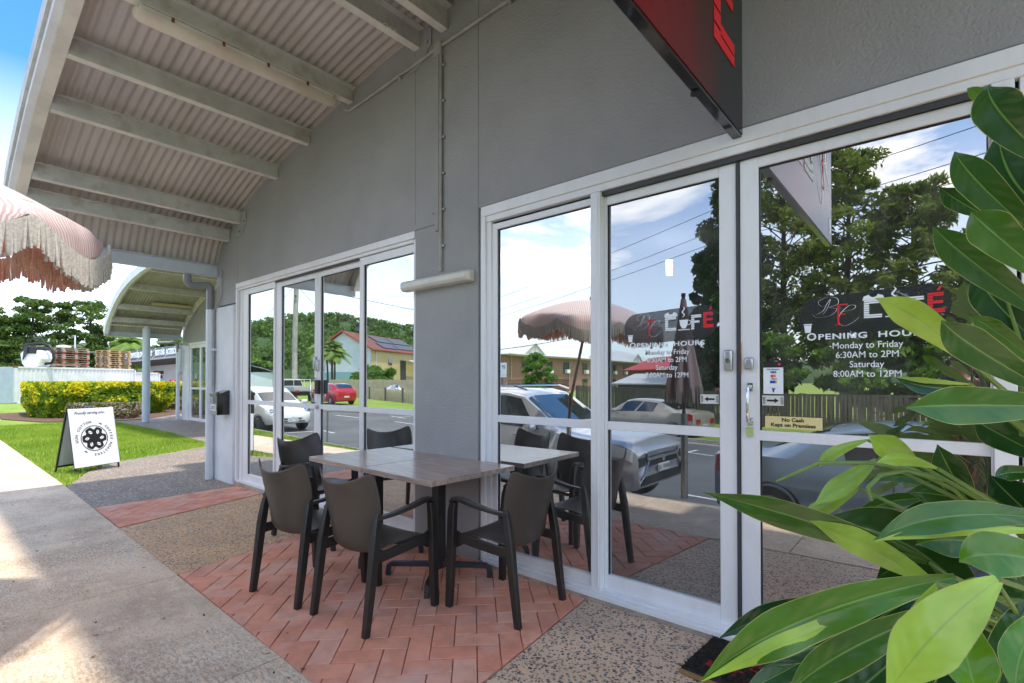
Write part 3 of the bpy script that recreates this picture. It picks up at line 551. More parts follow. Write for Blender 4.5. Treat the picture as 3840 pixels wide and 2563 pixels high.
# ================================================================== BLADE SIGN
def blade_mat():
    m = bpy.data.materials.new('lightbox_face'); m.use_nodes = True; t = m.node_tree; p = t.nodes['Principled BSDF']; p.inputs['Roughness'].default_value = .22
    co = N(t, 'ShaderNodeTexCoord'); s = N(t, 'ShaderNodeSeparateXYZ'); Lk(t, co.outputs['Object'], s.inputs[0])
    n = N(t, 'ShaderNodeTexNoise', i={'Scale': 2.2, 'Detail': 7}); mp = N(t, 'ShaderNodeMapping', i={'Scale': (1, 2.5, .6)}); Lk(t, co.outputs['Object'], mp.inputs[0]); Lk(t, mp.outputs[0], n.inputs['Vector'])
    a = N(t, 'ShaderNodeMath', operation='MULTIPLY_ADD', i={1: .5, 2: -.25}); Lk(t, n.outputs['Fac'], a.inputs[0]); c = N(t, 'ShaderNodeMath', operation='ADD'); Lk(t, s.outputs[1], c.inputs[0]); Lk(t, a.outputs[0], c.inputs[1])
    r = N(t, 'ShaderNodeMapRange', i={1: -2.75, 2: 0}); Lk(t, c.outputs[0], r.inputs[0]); q = N(t, 'ShaderNodeValToRGB'); e = q.color_ramp.elements
    while len(e) < 5: e.new(.5)
    for i, (pp, cc) in enumerate(((0, (.11, .09, .10)), (.34, (.09, .03, .035)), (.52, (.20, .008, .014)), (.74, (.13, .006, .010)), (.88, (.016, .014, .016)))): e[i].position = pp; e[i].color = (*cc, 1)
    Lk(t, r.outputs[0], q.inputs[0]); Lk(t, q.outputs[0], p.inputs['Base Color']); return m
XB = -.79; YO = .10; ZB = 2.685; ZT = 3.95
bs = thing('blade_sign', 'black framed red and dark lightbox sign projecting over the door with white and red lettering', 'sign', (XB, YF, ZB))
b = MB(); b.box(XB-.052, YO, ZB, XB-.004, YF, ZT); b.build('sign_box', blackgloss, bs, bevel=.004)
b = MB(); b.box(XB-.004, YO+.012, ZB+.012, XB, YF-.01, ZT-.012); b.build('sign_face', blade_mat(), bs)
def letter(b, pts, slant=.0):  # polygon strips in sign coordinates: (along, up)
    b.prism([(XB+.0015, y, z) for y, z in pts], (.0015, 0, 0))
b = MB()   # white lettering, horizontally striped
def striped(b, y0, y1, z0, z1, n):
    h = (z1-z0)/n
    for k in range(n): b.box(XB+.001, y0, z0+k*h+h*.09, XB+.0035, y1, z0+(k+1)*h-h*.09)
striped(b, 1.02, 1.12, 3.02, 3.62, 8); striped(b, 1.12, 1.38, 3.02, 3.14, 2); striped(b, 1.12, 1.38, 3.5, 3.62, 2)
striped(b, 2.0, 2.09, 3.04, 3.62, 8); striped(b, 2.09, 2.26, 3.27, 3.36, 1); striped(b, 2.09, 2.30, 3.52, 3.62, 2)
for k in range(14): a0, a1 = pi+pi*k/14, pi+pi*(k+1)/14; b.prism([(XB+.001, 1.66+.17*cos(a0), 3.36+.28*sin(a0)), (XB+.001, 1.66+.17*cos(a1), 3.36+.28*sin(a1)), (XB+.001, 1.66+.13*cos(a1), 3.36+.22*sin(a1)), (XB+.001, 1.66+.13*cos(a0), 3.36+.22*sin(a0))], (.002, 0, 0))
b.box(XB+.001, 1.46, 3.02, XB+.003, 1.88, 3.05)
def script(b, pts, w0, w1, fx):
    P = [Vector((*p, 0)) for p in pts]; n = 40; C = []
    for k in range(n+1):
        t = k/n*(len(P)-1); i = min(int(t), len(P)-2); u = t-i; p0, p1, p2, p3 = P[max(i-1, 0)], P[i], P[i+1], P[min(i+2, len(P)-1)]
        C.append(.5*((2*p1)+(p2-p0)*u+(2*p0-5*p1+4*p2-p3)*u*u+(3*p1-p0-3*p2+p3)*u**3))
    L_, R_ = [], []
    for i, c in enumerate(C):
        d_ = (C[min(i+1, n)]-C[max(i-1, 0)]).normalized(); nn = Vector((-d_.y, d_.x, 0)); ww = w0+(w1-w0)*abs(sin(pi*i/n))*abs(d_.y)**1.2; L_.append(c+nn*ww/2); R_.append(c-nn*ww/2)
    for i in range(n): b.add([fx(L_[i]), fx(L_[i+1]), fx(R_[i+1]), fx(R_[i])], [(0, 1, 2, 3)])
SB1 = [(.30, .10), (.36, .45), (.44, .88), (.40, .52), (.28, .12)]
SB = [(.02, .42), (.12, .30), (.42, .34), (.56, .55), (.40, .62), (.58, .72), (.56, .92), (.36, .98), (.16, .86), (.20, .70), (.30, .68)]
SC = [(.62, .42), (.90, .50), (.94, .62), (.80, .62), (.62, .34), (.60, .06), (.72, -.05), (.90, .06), (1.02, .22)]
SX = [(.10, .40), (.26, .52), (.34, .74), (.42, .90), (.36, .62), (.26, .40)]
fb = lambda p: (XB+.002, .22+p.x*.62, 2.98+p.y*.62)
script(b, SB, .008, .05, fb); script(b, SX, .02, .05, fb); script(b, SC, .008, .07, fb)
b.box(XB+.001, .19, 2.77, XB+.003, .25, 2.90); b.box(XB+.001, .18, 2.90, XB+.003, .26, 2.915)
b.build('white_lettering', decal_w, bs)
b = MB(); striped(b, 2.38, 2.47, 2.98, 3.62, 8); striped(b, 2.47, 2.68, 2.98, 3.10, 2); striped(b, 2.47, 2.66, 3.25, 3.36, 2); striped(b, 2.47, 2.68, 3.51, 3.62, 2)
b.box(XB+.001, .545, 3.10, XB+.004, .575, 3.5); b.box(XB+.001, .52, 3.10, XB+.004, .60, 3.12); b.box(XB+.001, .575, 3.46, XB+.004, .69, 3.5); b.box(XB+.001, .575, 3.30, XB+.004, .65, 3.33)
b.build('red_lettering', decal_r, bs)
b = MB(); b.lathe([(.02, ZB-.01), (.02, ZB)], (XB-.04, 2.25, 0), 8); b.build('drain_plug', black, bs)
# ================================================================== WINDOW LETTERING AND STICKERS
gd = FY+.03+.0215
smoke = bpy.data.materials.new('smoke_vinyl'); smoke.use_nodes = True; _t = smoke.node_tree; _p = _t.nodes['Principled BSDF']; _p.inputs['Base Color'].default_value = (.05, .05, .055, 1); _p.inputs['Alpha'].default_value = .38; _p.inputs['Roughness'].default_value = .3
def decal(x0, x1, ztop, label, full):
    o = thing('window_lettering', label, 'window lettering', ((x0+x1)/2, gd, 1.6), group='cafe lettering on the sliding doors'); wd = x1-x0; k = wd/.56
    b = MB(); zc, h = 1.72, .095
    pts = [(x1-.075+.085*cos(a), gd-.0015, zc+.012+h*sin(a)) for a in [(-pi/2+pi*j/12) for j in range(13)]]+[(x0+.075+.085*cos(a), gd-.0015, zc-.006+h*sin(a)) for a in [(pi/2+pi*j/12) for j in range(13)]]
    b.prism(pts, (0, .001, 0)); b.build('logo_background', smoke, o, recalc=True)
    y = gd-.0035; b = MB(); fx = lambda p: (x0+.05*k+p.x*.19*k, y, 1.668+p.y*.14)
    script(b, SB, .002, .012, fx); script(b, SX, .004, .012, fx); script(b, SC, .003, .018, fx)
    def st(b, a, c, z0, z1, n):
        hh = (z1-z0)/n
        for q in range(n): b.box(x0+a*k, y, z0+q*hh+hh*.1, x0+c*k, y+.001, z0+(q+1)*hh-hh*.1)
    st(b, .262, .282, 1.69, 1.775, 8); st(b, .282, .33, 1.69, 1.708, 2); st(b, .282, .33, 1.757, 1.775, 2)
    b.prism([(x0+k*a, y, z) for a, z in ((.256, 1.775), (.262, 1.793), (.28, 1.80), (.288, 1.79), (.298, 1.786), (.308, 1.79), (.316, 1.80), (.334, 1.793), (.34, 1.775))], (0, .001, 0))
    b.prism([(x0+k*a, y, z) for a, z in ((.35, 1.75), (.402, 1.75), (.398, 1.72), (.386, 1.70), (.366, 1.70), (.354, 1.72))], (0, .001, 0)); b.box(x0+.342*k, y, 1.69, x0+.412*k, y+.001, 1.695)
    script(b, [(.37, 1.765), (.38, 1.78), (.368, 1.795), (.38, 1.815), (.374, 1.825)], .003, .009, lambda p: (x0+p.x*k, y, p.y)); script(b, [(.404, 1.745), (.418, 1.74), (.412, 1.722), (.398, 1.72)], .003, .004, lambda p: (x0+p.x*k, y, p.y))
    st(b, .42, .438, 1.69, 1.775, 8); st(b, .438, .468, 1.727, 1.742, 1); st(b, .438, .478, 1.757, 1.775, 2)
    b.prism([(x0+k*a, y, z) for a, z in ((.018, 1.672), (.05, 1.672), (.046, 1.636), (.022, 1.636))], (0, .001, 0)); b.box(x0+.016*k, y, 1.674, x0+.052*k, y+.001, 1.68)
    tx(b, 'O', WALLF(x0+.05*k, 1.597 if not full else 1.598, y), .05, ext=.0004, sx=1.05, bold=.0012); 
    tx(b, 'PENING  HOURS', WALLF(x0+.076*k, 1.60, y), .038, ext=.0004, sx=1.38*k, bold=.0008, align='LEFT', space=1.1)
    xm = (x0+x1)/2-.01
    for q, s_ in enumerate(('Monday to Friday', '6:30AM to 2PM', 'Saturday', '8:00AM to 12PM')): tx(b, s_, WALLF(xm, 1.552-.0455*q, y), .043, ext=.0004, sx=.9, bold=.0002)
    b.build('lettering', decal_w, o)
    b = MB(); b.box(x0+.158*k, y-.001, 1.665, x0+.166*k, y, 1.765); b.box(x0+.15*k, y-.001, 1.665, x0+.175*k, y, 1.67); b.box(x0+.15*k, y-.001, 1.76, x0+.20*k, y, 1.767); b.box(x0+.165*k, y-.001, 1.715, x0+.19*k, y, 1.72)
    def st2(b, a, c, z0, z1, n):
        hh = (z1-z0)/n
        for q in range(n): b.box(x0+a*k, y, z0+q*hh+hh*.06, x0+c*k, y+.001, z0+(q+1)*hh-hh*.06)
    st2(b, .49, .508, 1.695, 1.785, 7); st2(b, .508, .548, 1.695, 1.715, 2); st2(b, .508, .542, 1.735, 1.75, 1); st2(b, .508, .544, 1.768, 1.785, 2)
    b.prism([(x0+k*a, y, z) for a, z in ((.52, 1.793), (.53, 1.793), (.54, 1.812), (.53, 1.812))], (0, .001, 0)); b.build('red_lettering', decal_r, o)
    return o
decal(-1.51, -.955, 1.8, 'white and red cafe logo with opening hours on the left sliding door glass', False)
decal(-.54, .03, 1.8, 'white and red cafe logo with opening hours on the right door glass behind the leaves', True)
y = gd-.003
t_ = thing('payment_sticker', 'white card payment sticker with a dark header beside the door handle', 'sticker', (-.665, y, 1.4))
b = MB(); b.box(-.712, y, 1.328, -.618, y+.002, 1.465); b.build('card', decal_w, t_)
b = MB(); b.box(-.712, y-.001, 1.465, -.618, y+.002, 1.495); tx(b, 'We welcome', WALLF(-.665, 1.452, y-.001), .011); b.box(-.69, y-.001, 1.362, -.64, y, 1.3625); tx(b, 'eftpos', WALLF(-.66, 1.403, y-.001), .012); b.build('dark_print', black, t_)
b = MB(); tx(b, 'VISA', WALLF(-.665, 1.436, y-.001), .015, shear=.25, bold=.0006); b.box(-.68, y-.001, 1.383, -.655, y, 1.397); b.box(-.668, y-.001, 1.337, -.66, y, 1.356); b.box(-.672, y-.001, 1.35, -.655, y, 1.357); b.build('blue_print', pm('blue_print', (.02, .07, .45), .5), t_)
b = MB(); b.lathe([(.0075, y-.001), (.0075, y)], (-.67, 0, 1.421), 16, 'y'); [b.prism([(-.636+r0*cos(a), y-.0015, 1.481+r0*sin(a)) for a, r0 in [(2*pi*j/14, .009 if j % 2 else .005) for j in range(14)]], (0, .001, 0)) for _ in (0,)]; b.build('red_print', decal_r, t_)
b = MB(); b.lathe([(.0075, y-.0012), (.0075, y)], (-.659, 0, 1.421), 16, 'y'); b.box(-.654, y-.001, 1.383, -.648, y, 1.397); b.build('orange_print', pm('orange_print', (.8, .3, .02), .5), t_)
def slide(xc, dirn, label):
    t_ = thing('slide_sticker', label, 'sticker', (xc, y, 1.29), group='slide arrow stickers')
    b = MB(); b.box(xc-.051, y, 1.267, xc+.051, y+.002, 1.319); b.build('plate', pm('pale_sticker', (.72, .72, .66), .45), t_)
    b = MB(); b.prism([(xc+dirn*a, y-.001, 1.293+z) for a, z in ((-.028, -.005), (.008, -.005), (.008, -.013), (.028, 0), (.008, .013), (.008, .005), (-.028, .005))], (0, .001, 0))
    tx(b, 'SLIDE', Fr((xc-.036, y-.001, 1.293), (0, 0, 1), (-1, 0, 0)), .0155, sx=.95); tx(b, 'SLIDE', Fr((xc+.038, y-.001, 1.293), (0, 0, -1), (1, 0, 0)), .0155, sx=.95); b.build('arrow_and_text', black, t_, recalc=True)
slide(-.667, 1, 'pale slide sticker with arrow pointing right, under the payment card'); slide(-.992, -1, 'pale slide sticker with arrow pointing left, on the left sliding door')
t_ = thing('notice_sticker', 'yellow sticker reading No Cash Kept on Premises on the door glass', 'sticker', (-.58, y, 1.19))
b = MB(); b.box(-.705, y, 1.15, -.445, y+.002, 1.212); b.build('plate', pm('yellow_sticker', (.80, .66, .30), .45), t_, bevel=.001)
b = MB(); tx(b, 'No Cash', WALLF(-.575, 1.187, y-.001), .027, sx=1.05, bold=.0005); tx(b, 'Kept on Premises', WALLF(-.575, 1.16, y-.001), .027, sx=1.05, bold=.0005); b.build('text', black, t_)
# note faintly written in marker under the hours
b = MB(); tx(b, 'CLOSED', WALLF(-.27, 1.378, gd-.002), .034, bold=-.0006, shear=-.05); tx(b, 'SATURDAY', WALLF(-.28, 1.35, gd-.002), .028, bold=-.0004)
tag(b.build('handwritten_note', pm('marker_ink', (.06, .05, .05), .6)), 'black handwritten CLOSED note below the opening hours', 'handwriting')
# doormat
t_ = thing('doormat', 'black coir doormat with red printed words in front of the sliding door', 'doormat', (-.45, 2.55, 0))
coir = pm('coir_black', (.028, .024, .02), .95, c2=(.06, .042, .025), vs=60, bump=1., bs=220); coir_r = pm('coir_red', (.50, .035, .03), .95, c2=(.32, .02, .02), vs=40, bump=1., bs=220); tan_ = pm('coir_tan', (.35, .2, .08), .95, bump=.8, bs=200)
mm = Matrix.Translation((-.58, 2.60, .0)) @ Matrix.Rotation(R(-3), 4, 'Z')
b = MB(); b.box(-.375, -.215, 0, .375, .215, .018); b.v = [tuple(mm @ Vector(p)) for p in b.v]; b.build('mat_body', coir, t_, bevel=.005)
b = MB(); b.box(-.378, -.235, 0, .378, -.213, .012); b.v = [tuple(mm @ Vector(p)) for p in b.v]; b.build('mat_edge', tan_, t_)
V, F = [], []; P_ = np.stack([rng.uniform(-.375, .375, 7000), rng.uniform(-.213, .213, 7000), np.full(7000, .019)], 1); P_ = np.array([list(mm @ Vector(p)) for p in P_]); V, F = leafcloud(P_, .007, 3.5); arr('coir_pile', V, F, [coir], t_)
b = MB()
for s_, x, y_ in (('WELCOME', .0, .135), ('TO THE', .02, -.02), ('BAT', -.17, -.115)): tx(b, s_, mm @ Matrix.Translation((x-.05, y_, .0195)), .075, bold=.004, sx=1.15, space=1.05)
b.prism([mm @ Vector((x, y_, .0195)) for x, y_ in ((-.17, .075), (.0, .05), (.16, .01), (.06, .005), (-.08, .02))], (0, 0, .002)); b.build('printed_words', coir_r, t_)
# ================================================================== CHAIRS
def make_chair(label):
    t = thing('armchair', label, 'chair', group='dark plastic armchairs round the joined tables')
    # shell: seat runs back and sweeps up into the backrest (front is +Y)
    def shell(th, nu=19):
        P = []
        prof = [(.235, .425, .215), (.20, .443, .222), (.10, .446, .226), (0, .436, .226), (-.09, .424, .218), (-.15, .408, .200), (-.188, .412, .180), (-.214, .462, .186), (-.228, .54, .214), (-.238, .63, .243), (-.252, .70, .256), (-.272, .78, .256), (-.298, .85, .246)]
        for k, (y, z, hw) in enumerate(prof):
            row = []; v = k/(len(prof)-1)
            for j in range(nu):
                u = -1+2*j/(nu-1); cu = abs(u)**2.2; back = max(0, min(1, (k-5)/3))
                yy = y+cu*(.085*back); zz = z+(.03*cu if k > 2 else .008*cu)*(1-min(1, max(0, (k-6)/3)))
                if k >= 9: zz += (.08*abs(u)**2.1-.024)*((k-9)/3)**1.3
                if k >= 9: zz -= .020*max(0, abs(u)-.93)/.07*((k-9)/3)
                row.append(Vector((u*hw, yy, zz)))
            P.append(row)
        N_ = []
        for i in range(len(P)):
            r = []
            for j in range(nu):
                a = P[min(i+1, len(P)-1)][j]-P[max(i-1, 0)][j]; b_ = P[i][min(j+1, nu-1)]-P[i][max(j-1, 0)]; r.append(a.cross(b_).normalized())
            N_.append(r)
        b = MB(); nr, nc = len(P), nu
        vs = [P[i][j] for i in range(nr) for j in range(nc)]+[P[i][j]-N_[i][j]*th for i in range(nr) for j in range(nc)]; o = nr*nc; fs = []
        for i in range(nr-1):
            for j in range(nc-1): a = i*nc+j; fs += [(a, a+1, a+nc+1, a+nc), (o+a, o+a+nc, o+a+nc+1, o+a+1)]
        for i in range(nr-1):
            for j in (0, nc-1): a = i*nc+j; fs.append((a, a+nc, o+a+nc, o+a) if j == 0 else (a, o+a, o+a+nc, a+nc))
        for j in range(nc-1):
            for i in (0, nr-1): a = i*nc+j; fs.append((a, o+a, o+a+1, a+1) if i == 0 else (a, a+1, o+a+1, o+a))
        b.add(vs, fs); return b
    o = shell(.011).build('seat_shell', chair_m, t, recalc=True, smooth=True, local=True); ss = o.modifiers.new('s', 'SUBSURF'); ss.levels = ss.render_levels = 1
    for s in (-1, 1):
        b = MB(); b.bar([(s*.228, -.165, .66), (s*.232, -.185, .56), (s*.236, -.205, .44), (s*.237, -.232, .22), (s*.238, -.262, 0)], .042, .052, (0, 1, 0), scale=[.55, .9, 1, .92, .78]); b.build('rear_leg', chair_l, t, local=True, smooth=True, recalc=True)
        b = MB(); b.bar([(s*.268, .205, .655), (s*.268, .218, .60), (s*.262, .232, .40), (s*.262, .24, .2), (s*.265, .248, 0)], .044, .054, (0, 1, 0), scale=[.8, 1, 1, .95, .82]); b.build('front_leg', chair_l, t, local=True, smooth=True, recalc=True)
        b = MB(); b.bar([(s*.228, -.185, .625), (s*.243, -.14, .628), (s*.256, -.07, .635), (s*.266, .05, .655), (s*.27, .15, .674), (s*.27, .20, .672), (s*.269, .226, .650)], .046, .024, scale=[.8, .8, .85, 1, 1, 1, .85]); b.build('armrest', chair_l, t, local=True, smooth=True, recalc=True)
        b = MB(); pr_ = [(-.215, .372), (-.1, .378), (.05, .386), (.15, .395), (.215, .36), (.225, .47), (.18, .452), (.1, .45), (0, .442), (-.1, .434), (-.215, .438)]
        b.prism([(s*.232-.009, y, z) for y, z in pr_], (.018, 0, 0)); b.build('side_apron', chair_l, t, local=True, bevel=.004)
    for y_ in (-.10, .18): b = MB(); b.box(-.22, y_, .385, .22, y_+.02, .412); b.build('cross_rail', chair_m, t, local=True, bevel=.004)
    return t
ch = make_chair('dark plastic armchair nearest the footpath on the left, its back to the camera')
move(ch, (-3.29, 1.765, 0), R(8))
for lab, loc, rz in (('dark plastic armchair at the middle front of the tables, its back to the camera', (-2.655, 1.845, 0), R(5)),
                     ('dark plastic armchair at the right end of the tables near the pillar, facing left', (-2.10, 2.44, 0), R(93)),
                     ('dark plastic armchair at the far left end of the tables beside the mirrored doors', (-4.43, 2.43, 0), R(-74))):
    c = copy_tree(ch); c['label'] = lab; move(c, loc, rz)
# ================================================================== TABLES
def woodtop():
    m = bpy.data.materials.new('oak_laminate'); m.use_nodes = True; t = m.node_tree; p = t.nodes['Principled BSDF']; p.inputs['Roughness'].default_value = .28; p.inputs['Coat Weight'].default_value = .15; p.inputs['Coat Roughness'].default_value = .12
    co = N(t, 'ShaderNodeTexCoord'); mp = N(t, 'ShaderNodeMapping', i={'Scale': (1.0, 9, 9)}); Lk(t, co.outputs['Object'], mp.inputs[0])
    n = N(t, 'ShaderNodeTexNoise', i={'Scale': 3., 'Detail': 9, 'Roughness': .65, 'Distortion': .6}); Lk(t, mp.outputs[0], n.inputs['Vector'])
    r = N(t, 'ShaderNodeValToRGB'); e = r.color_ramp.elements; e[0].position = .3; e[0].color = (.24, .16, .125, 1); e[1].position = .62; e[1].color = (.50, .37, .30, 1)
    Lk(t, n.outputs['Fac'], r.inputs[0]); n2 = N(t, 'ShaderNodeTexNoise', i={'Scale': 1.6, 'Detail': 3}); Lk(t, co.outputs['Object'], n2.inputs['Vector'])
    q = N(t, 'ShaderNodeMapRange', i={1: .52, 2: .72, 3: 0, 4: .6}); Lk(t, n2.outputs['Fac'], q.inputs[0]); mm = N(t, 'ShaderNodeMixRGB', i={2: (.16, .125, .11, 1)}); Lk(t, q.outputs[0], mm.inputs[0]); Lk(t, r.outputs[0], mm.inputs[1]); Lk(t, mm.outputs[0], p.inputs['Base Color']); return m
oak = woodtop()
tb = thing('cafe_table', 'square wood-look cafe table standing left, against the mirrored doors', 'table', group='two square cafe tables pushed together')
b = MB(); b.box(-.383, -.389, .745, .383, .389, .78); b.build('tabletop', oak, tb, local=True, bevel=.002)
b = MB(); b.box(-.036, -.036, .06, .036, .036, .74); b.box(-.2, -.03, .733, .2, .03, .745); b.box(-.03, -.2, .733, .03, .2, .745); b.build('column', dark, tb, local=True, bevel=.004)
for k in range(4):
    a = pi/4+k*pi/2-.12; c_, s_ = cos(a), sin(a)
    b = MB(); b.bar([(c_*.02, s_*.02, .085), (c_*.2, s_*.2, .085), (c_*.335, s_*.335, .083), (c_*.36, s_*.36, .07), (c_*.366, s_*.366, .03), (c_*.366, s_*.366, 0)], .036, .034, (0, 0, 1) if False else (-s_, c_, 0)); b.build('foot', gunmetal, tb, local=True, smooth=True, recalc=True)
move(tb, (-3.525, 2.467, 0), R(-1.5))
c = copy_tree(tb); c['label'] = 'square wood-look cafe table standing right, in front of the grey pillar'; move(c, (-2.752, 2.447, 0), R(-1.5))
# ================================================================== A-FRAME SIGN
sg = thing('sandwich_board', 'white coffee roasters sandwich board on the lawn with black lettering and a round bean emblem', 'sandwich board', (-10.1, 1.8, 0))
p0 = Gp(283, 1777); p1 = Gp(455, 1749); d_ = (p1-p0).normalized(); n_ = Vector((d_.y, -d_.x, 0)); Wd = .66    # n_ faces the camera side
mid = p0+d_*Wd/2; Hh = .95; lean = .17
M0 = Fr((p0.x, p0.y, 0), d_, Vector((-n_.x*lean, -n_.y*lean, Hh)))
sl_ = hypot(lean, Hh)
def sq(b, x0, y0, x1, y1, z0, z1, m=0, M=M0):
    o = len(b.v); b.box(x0, y0, z0, x1, y1, z1, m); b.v[o:] = [tuple(M @ Vector(p)) for p in b.v[o:]]
b = MB(); sq(b, 0, 0, .022, sl_, -.022, .0); sq(b, Wd-.022, 0, Wd, sl_, -.022, .0); sq(b, .022, sl_-.03, Wd-.022, sl_, -.022, 0); sq(b, .022, .07, Wd-.022, .092, -.022, 0)
M1 = Fr(tuple(p0-n_*(2*lean+.10)), d_, Vector((n_.x*(lean+.05), n_.y*(lean+.05), Hh)))
sq(b, 0, 0, .022, sl_, -.0, .022, 0, M1); sq(b, Wd-.022, 0, Wd, sl_, -.0, .022, 0, M1); sq(b, .022, .07, Wd-.022, .1, 0, .022, 0, M1); b.build('frame', black, sg, bevel=.003)
b = MB(); sq(b, -.004, .075, Wd+.004, sl_+.01, .001, .006); b.build('front_panel', pm('sign_white', (.84, .85, .88), .25), sg, bevel=.002)
b = MB(); sq(b, .022, .1, Wd-.022, sl_-.02, .006, .012, 0, M1); b.build('rear_panel', pm('sign_rear', (.42, .46, .48), .3), sg)
b = MB(); b.tube([M0 @ Vector((x, sl_+y, -.012)) for x, y in ((Wd/2-.08, .0), (Wd/2-.075, .03), (Wd/2-.05, .04), (Wd/2+.05, .04), (Wd/2+.075, .03), (Wd/2+.08, 0))], .006); b.build('carry_handle', chrome, sg, smooth=True)
TM = M0 @ Matrix.Translation((0, 0, .0065)); b = MB()
tx(b, 'Proudly serving you..', TM @ Matrix.Translation((.075, .885, 0)), .058, shear=.35, align='LEFT', sx=.92, bold=.0009)
cx_, cy_ = Wd/2-.005, .50
def ringtxt(s, a0, da, r, size):
    for i, c_ in enumerate(s):
        a = R(a0+da*i)
        if c_ != ' ': tx(b, c_, TM @ Matrix.Translation((cx_+r*sin(a), cy_+r*cos(a), 0)) @ Matrix.Rotation(-a, 4, 'Z'), size, bold=.0012)
ringtxt('GUN COTTON', -98, 9.9, .24, .052); ringtxt('COFFEE', 48, 9.8, .24, .052); ringtxt('ROASTERS', 114, 9.9, .24, .052)
def annulus(b, r0, r1, z0=0, z1=.0008, n=48):
    for k in range(n):
        a, c_ = 2*pi*k/n, 2*pi*(k+1)/n; b.add([TM @ Vector((cx_+rr*cos(q), cy_+rr*sin(q), z1)) for rr, q in ((r0, a), (r1, a), (r1, c_), (r0, c_))], [(0, 1, 2, 3)])
annulus(b, .188, .2); pts = []
for k in range(72):
    a = 2*pi*k/72; f_ = ((k % 12)-6)/6.; r = .178-(.042*(1-(f_*2.2)**2) if abs(f_) < .45 else 0); pts.append(TM @ Vector((cx_+r*cos(a), cy_+r*sin(a), .0008)))
b.prism(pts, n_*.0004)
for a in (28, -142):
    q = R(a); 
    for k, (wd, hh) in enumerate(((.022, .012), (.022, .006))): b.prism([TM @ (Vector((cx_, cy_, .0008)) + Matrix.Rotation(-q, 3, 'Z') @ Vector((x-.0, .245+y, 0))) for x, y in (((-.02, -.009), (.008, -.009), (.022, 0), (.008, .009), (-.02, .009)) if k == 0 else ((-.028, -.009), (-.023, -.009), (-.023, .009), (-.028, .009)))], n_*.0004)
b.build('black_print', black, sg, recalc=False)
b = MB()
for k in range(6):
    a = R(60*k); c0 = Vector((cx_+.108*cos(a), cy_+.108*sin(a), .0025)); A_ = R(100+60*k*.5)
    b.add([TM @ (c0+Vector((.034*cos(q)*cos(a+.5)-.021*sin(q)*sin(a+.5), .034*cos(q)*sin(a+.5)+.021*sin(q)*cos(a+.5), 0))) for q in [2*pi*j/18 for j in range(18)]], [tuple(range(18))])
b.build('bean_emblem', decal_w, sg)
b = MB()
for k in range(6):
    a = R(60*k); c0 = Vector((cx_+.108*cos(a), cy_+.108*sin(a), .0032)); L_ = [c0+Vector((u*.034*cos(a+.5)-.007*sin(u*3)*sin(a+.5), u*.034*sin(a+.5)+.007*sin(u*3)*cos(a+.5), 0)) for u in [-1+.25*j for j in range(9)]]; nn = Vector((-sin(a+.5), cos(a+.5), 0))*.0035
    for p, q in zip(L_[:-1], L_[1:]): b.add([TM @ (p-nn), TM @ (q-nn), TM @ (q+nn), TM @ (p+nn)], [(0, 1, 2, 3)])
b.build('bean_crease', black, sg)
# ================================================================== UMBRELLAS
def stripe_mat(name, a, c, tr):
    m = bpy.data.materials.new(name); m.use_nodes = True; t = m.node_tree; p = t.nodes['Principled BSDF']; p.inputs['Roughness'].default_value = .85; p.inputs['Specular IOR Level'].default_value = .1
    uv = N(t, 'ShaderNodeUVMap'); s = N(t, 'ShaderNodeSeparateXYZ'); Lk(t, uv.outputs[0], s.inputs[0]); f = N(t, 'ShaderNodeMath', operation='FRACT'); k = N(t, 'ShaderNodeMath', operation='MULTIPLY', i={1: 46.}); Lk(t, s.outputs[0], k.inputs[0]); Lk(t, k.outputs[0], f.inputs[0])
    g = N(t, 'ShaderNodeMath', operation='GREATER_THAN', i={1: .5}); Lk(t, f.outputs[0], g.inputs[0]); mm = N(t, 'ShaderNodeMixRGB', i={1: (*a, 1), 2: (*c, 1)}); Lk(t, g.outputs[0], mm.inputs[0]); Lk(t, mm.outputs[0], p.inputs['Base Color'])
    tl = N(t, 'ShaderNodeBsdfTranslucent'); Lk(t, mm.outputs[0], tl.inputs[0]); ms = N(t, 'ShaderNodeMixShader', i={0: tr}); Lk(t, p.outputs[0], ms.inputs[1]); Lk(t, tl.outputs[0], ms.inputs[2]); Lk(t, ms.outputs[0], t.nodes['Material Output'].inputs[0]); return m
stripe = stripe_mat('pink_striped_canvas', (.90, .84, .82), (.74, .50, .49), .3); fr_l = pm('cream_fringe', (.78, .72, .64), .9, c2=(.56, .51, .45), vs=90, trans=.15); fr_d = pm('tan_fringe', (.66, .38, .27), .9, c2=(.5, .27, .19), vs=80)
mauve = stripe_mat('faded_mauve_canvas', (.40, .31, .30), (.33, .235, .23), .15)
pole_m = pm('brown_pole', (.13, .07, .055), .4, metal=.3); base_m = pm('galvanised_post', (.32, .32, .31), .35, metal=.6)
um = thing('parasol', 'open pink and white striped parasol with rope fringe at the kerb', 'parasol', (-3.93, -.12, -.0))
Cc = Vector((-3.69, -.26, 2.19)); tilt = Matrix.Rotation(R(6), 4, Vector((-.1, 1, 0))); RR = .955
def cpt(a, r, drop=0):      # canopy surface in parasol frame
    z = .31*(1-(r/RR)**1.75)-drop; return Cc+tilt.to_3x3() @ Vector((r*cos(a), r*sin(a), z))
NP = 8; nu, nv = 16, 14; V = []; F = []; UV = []
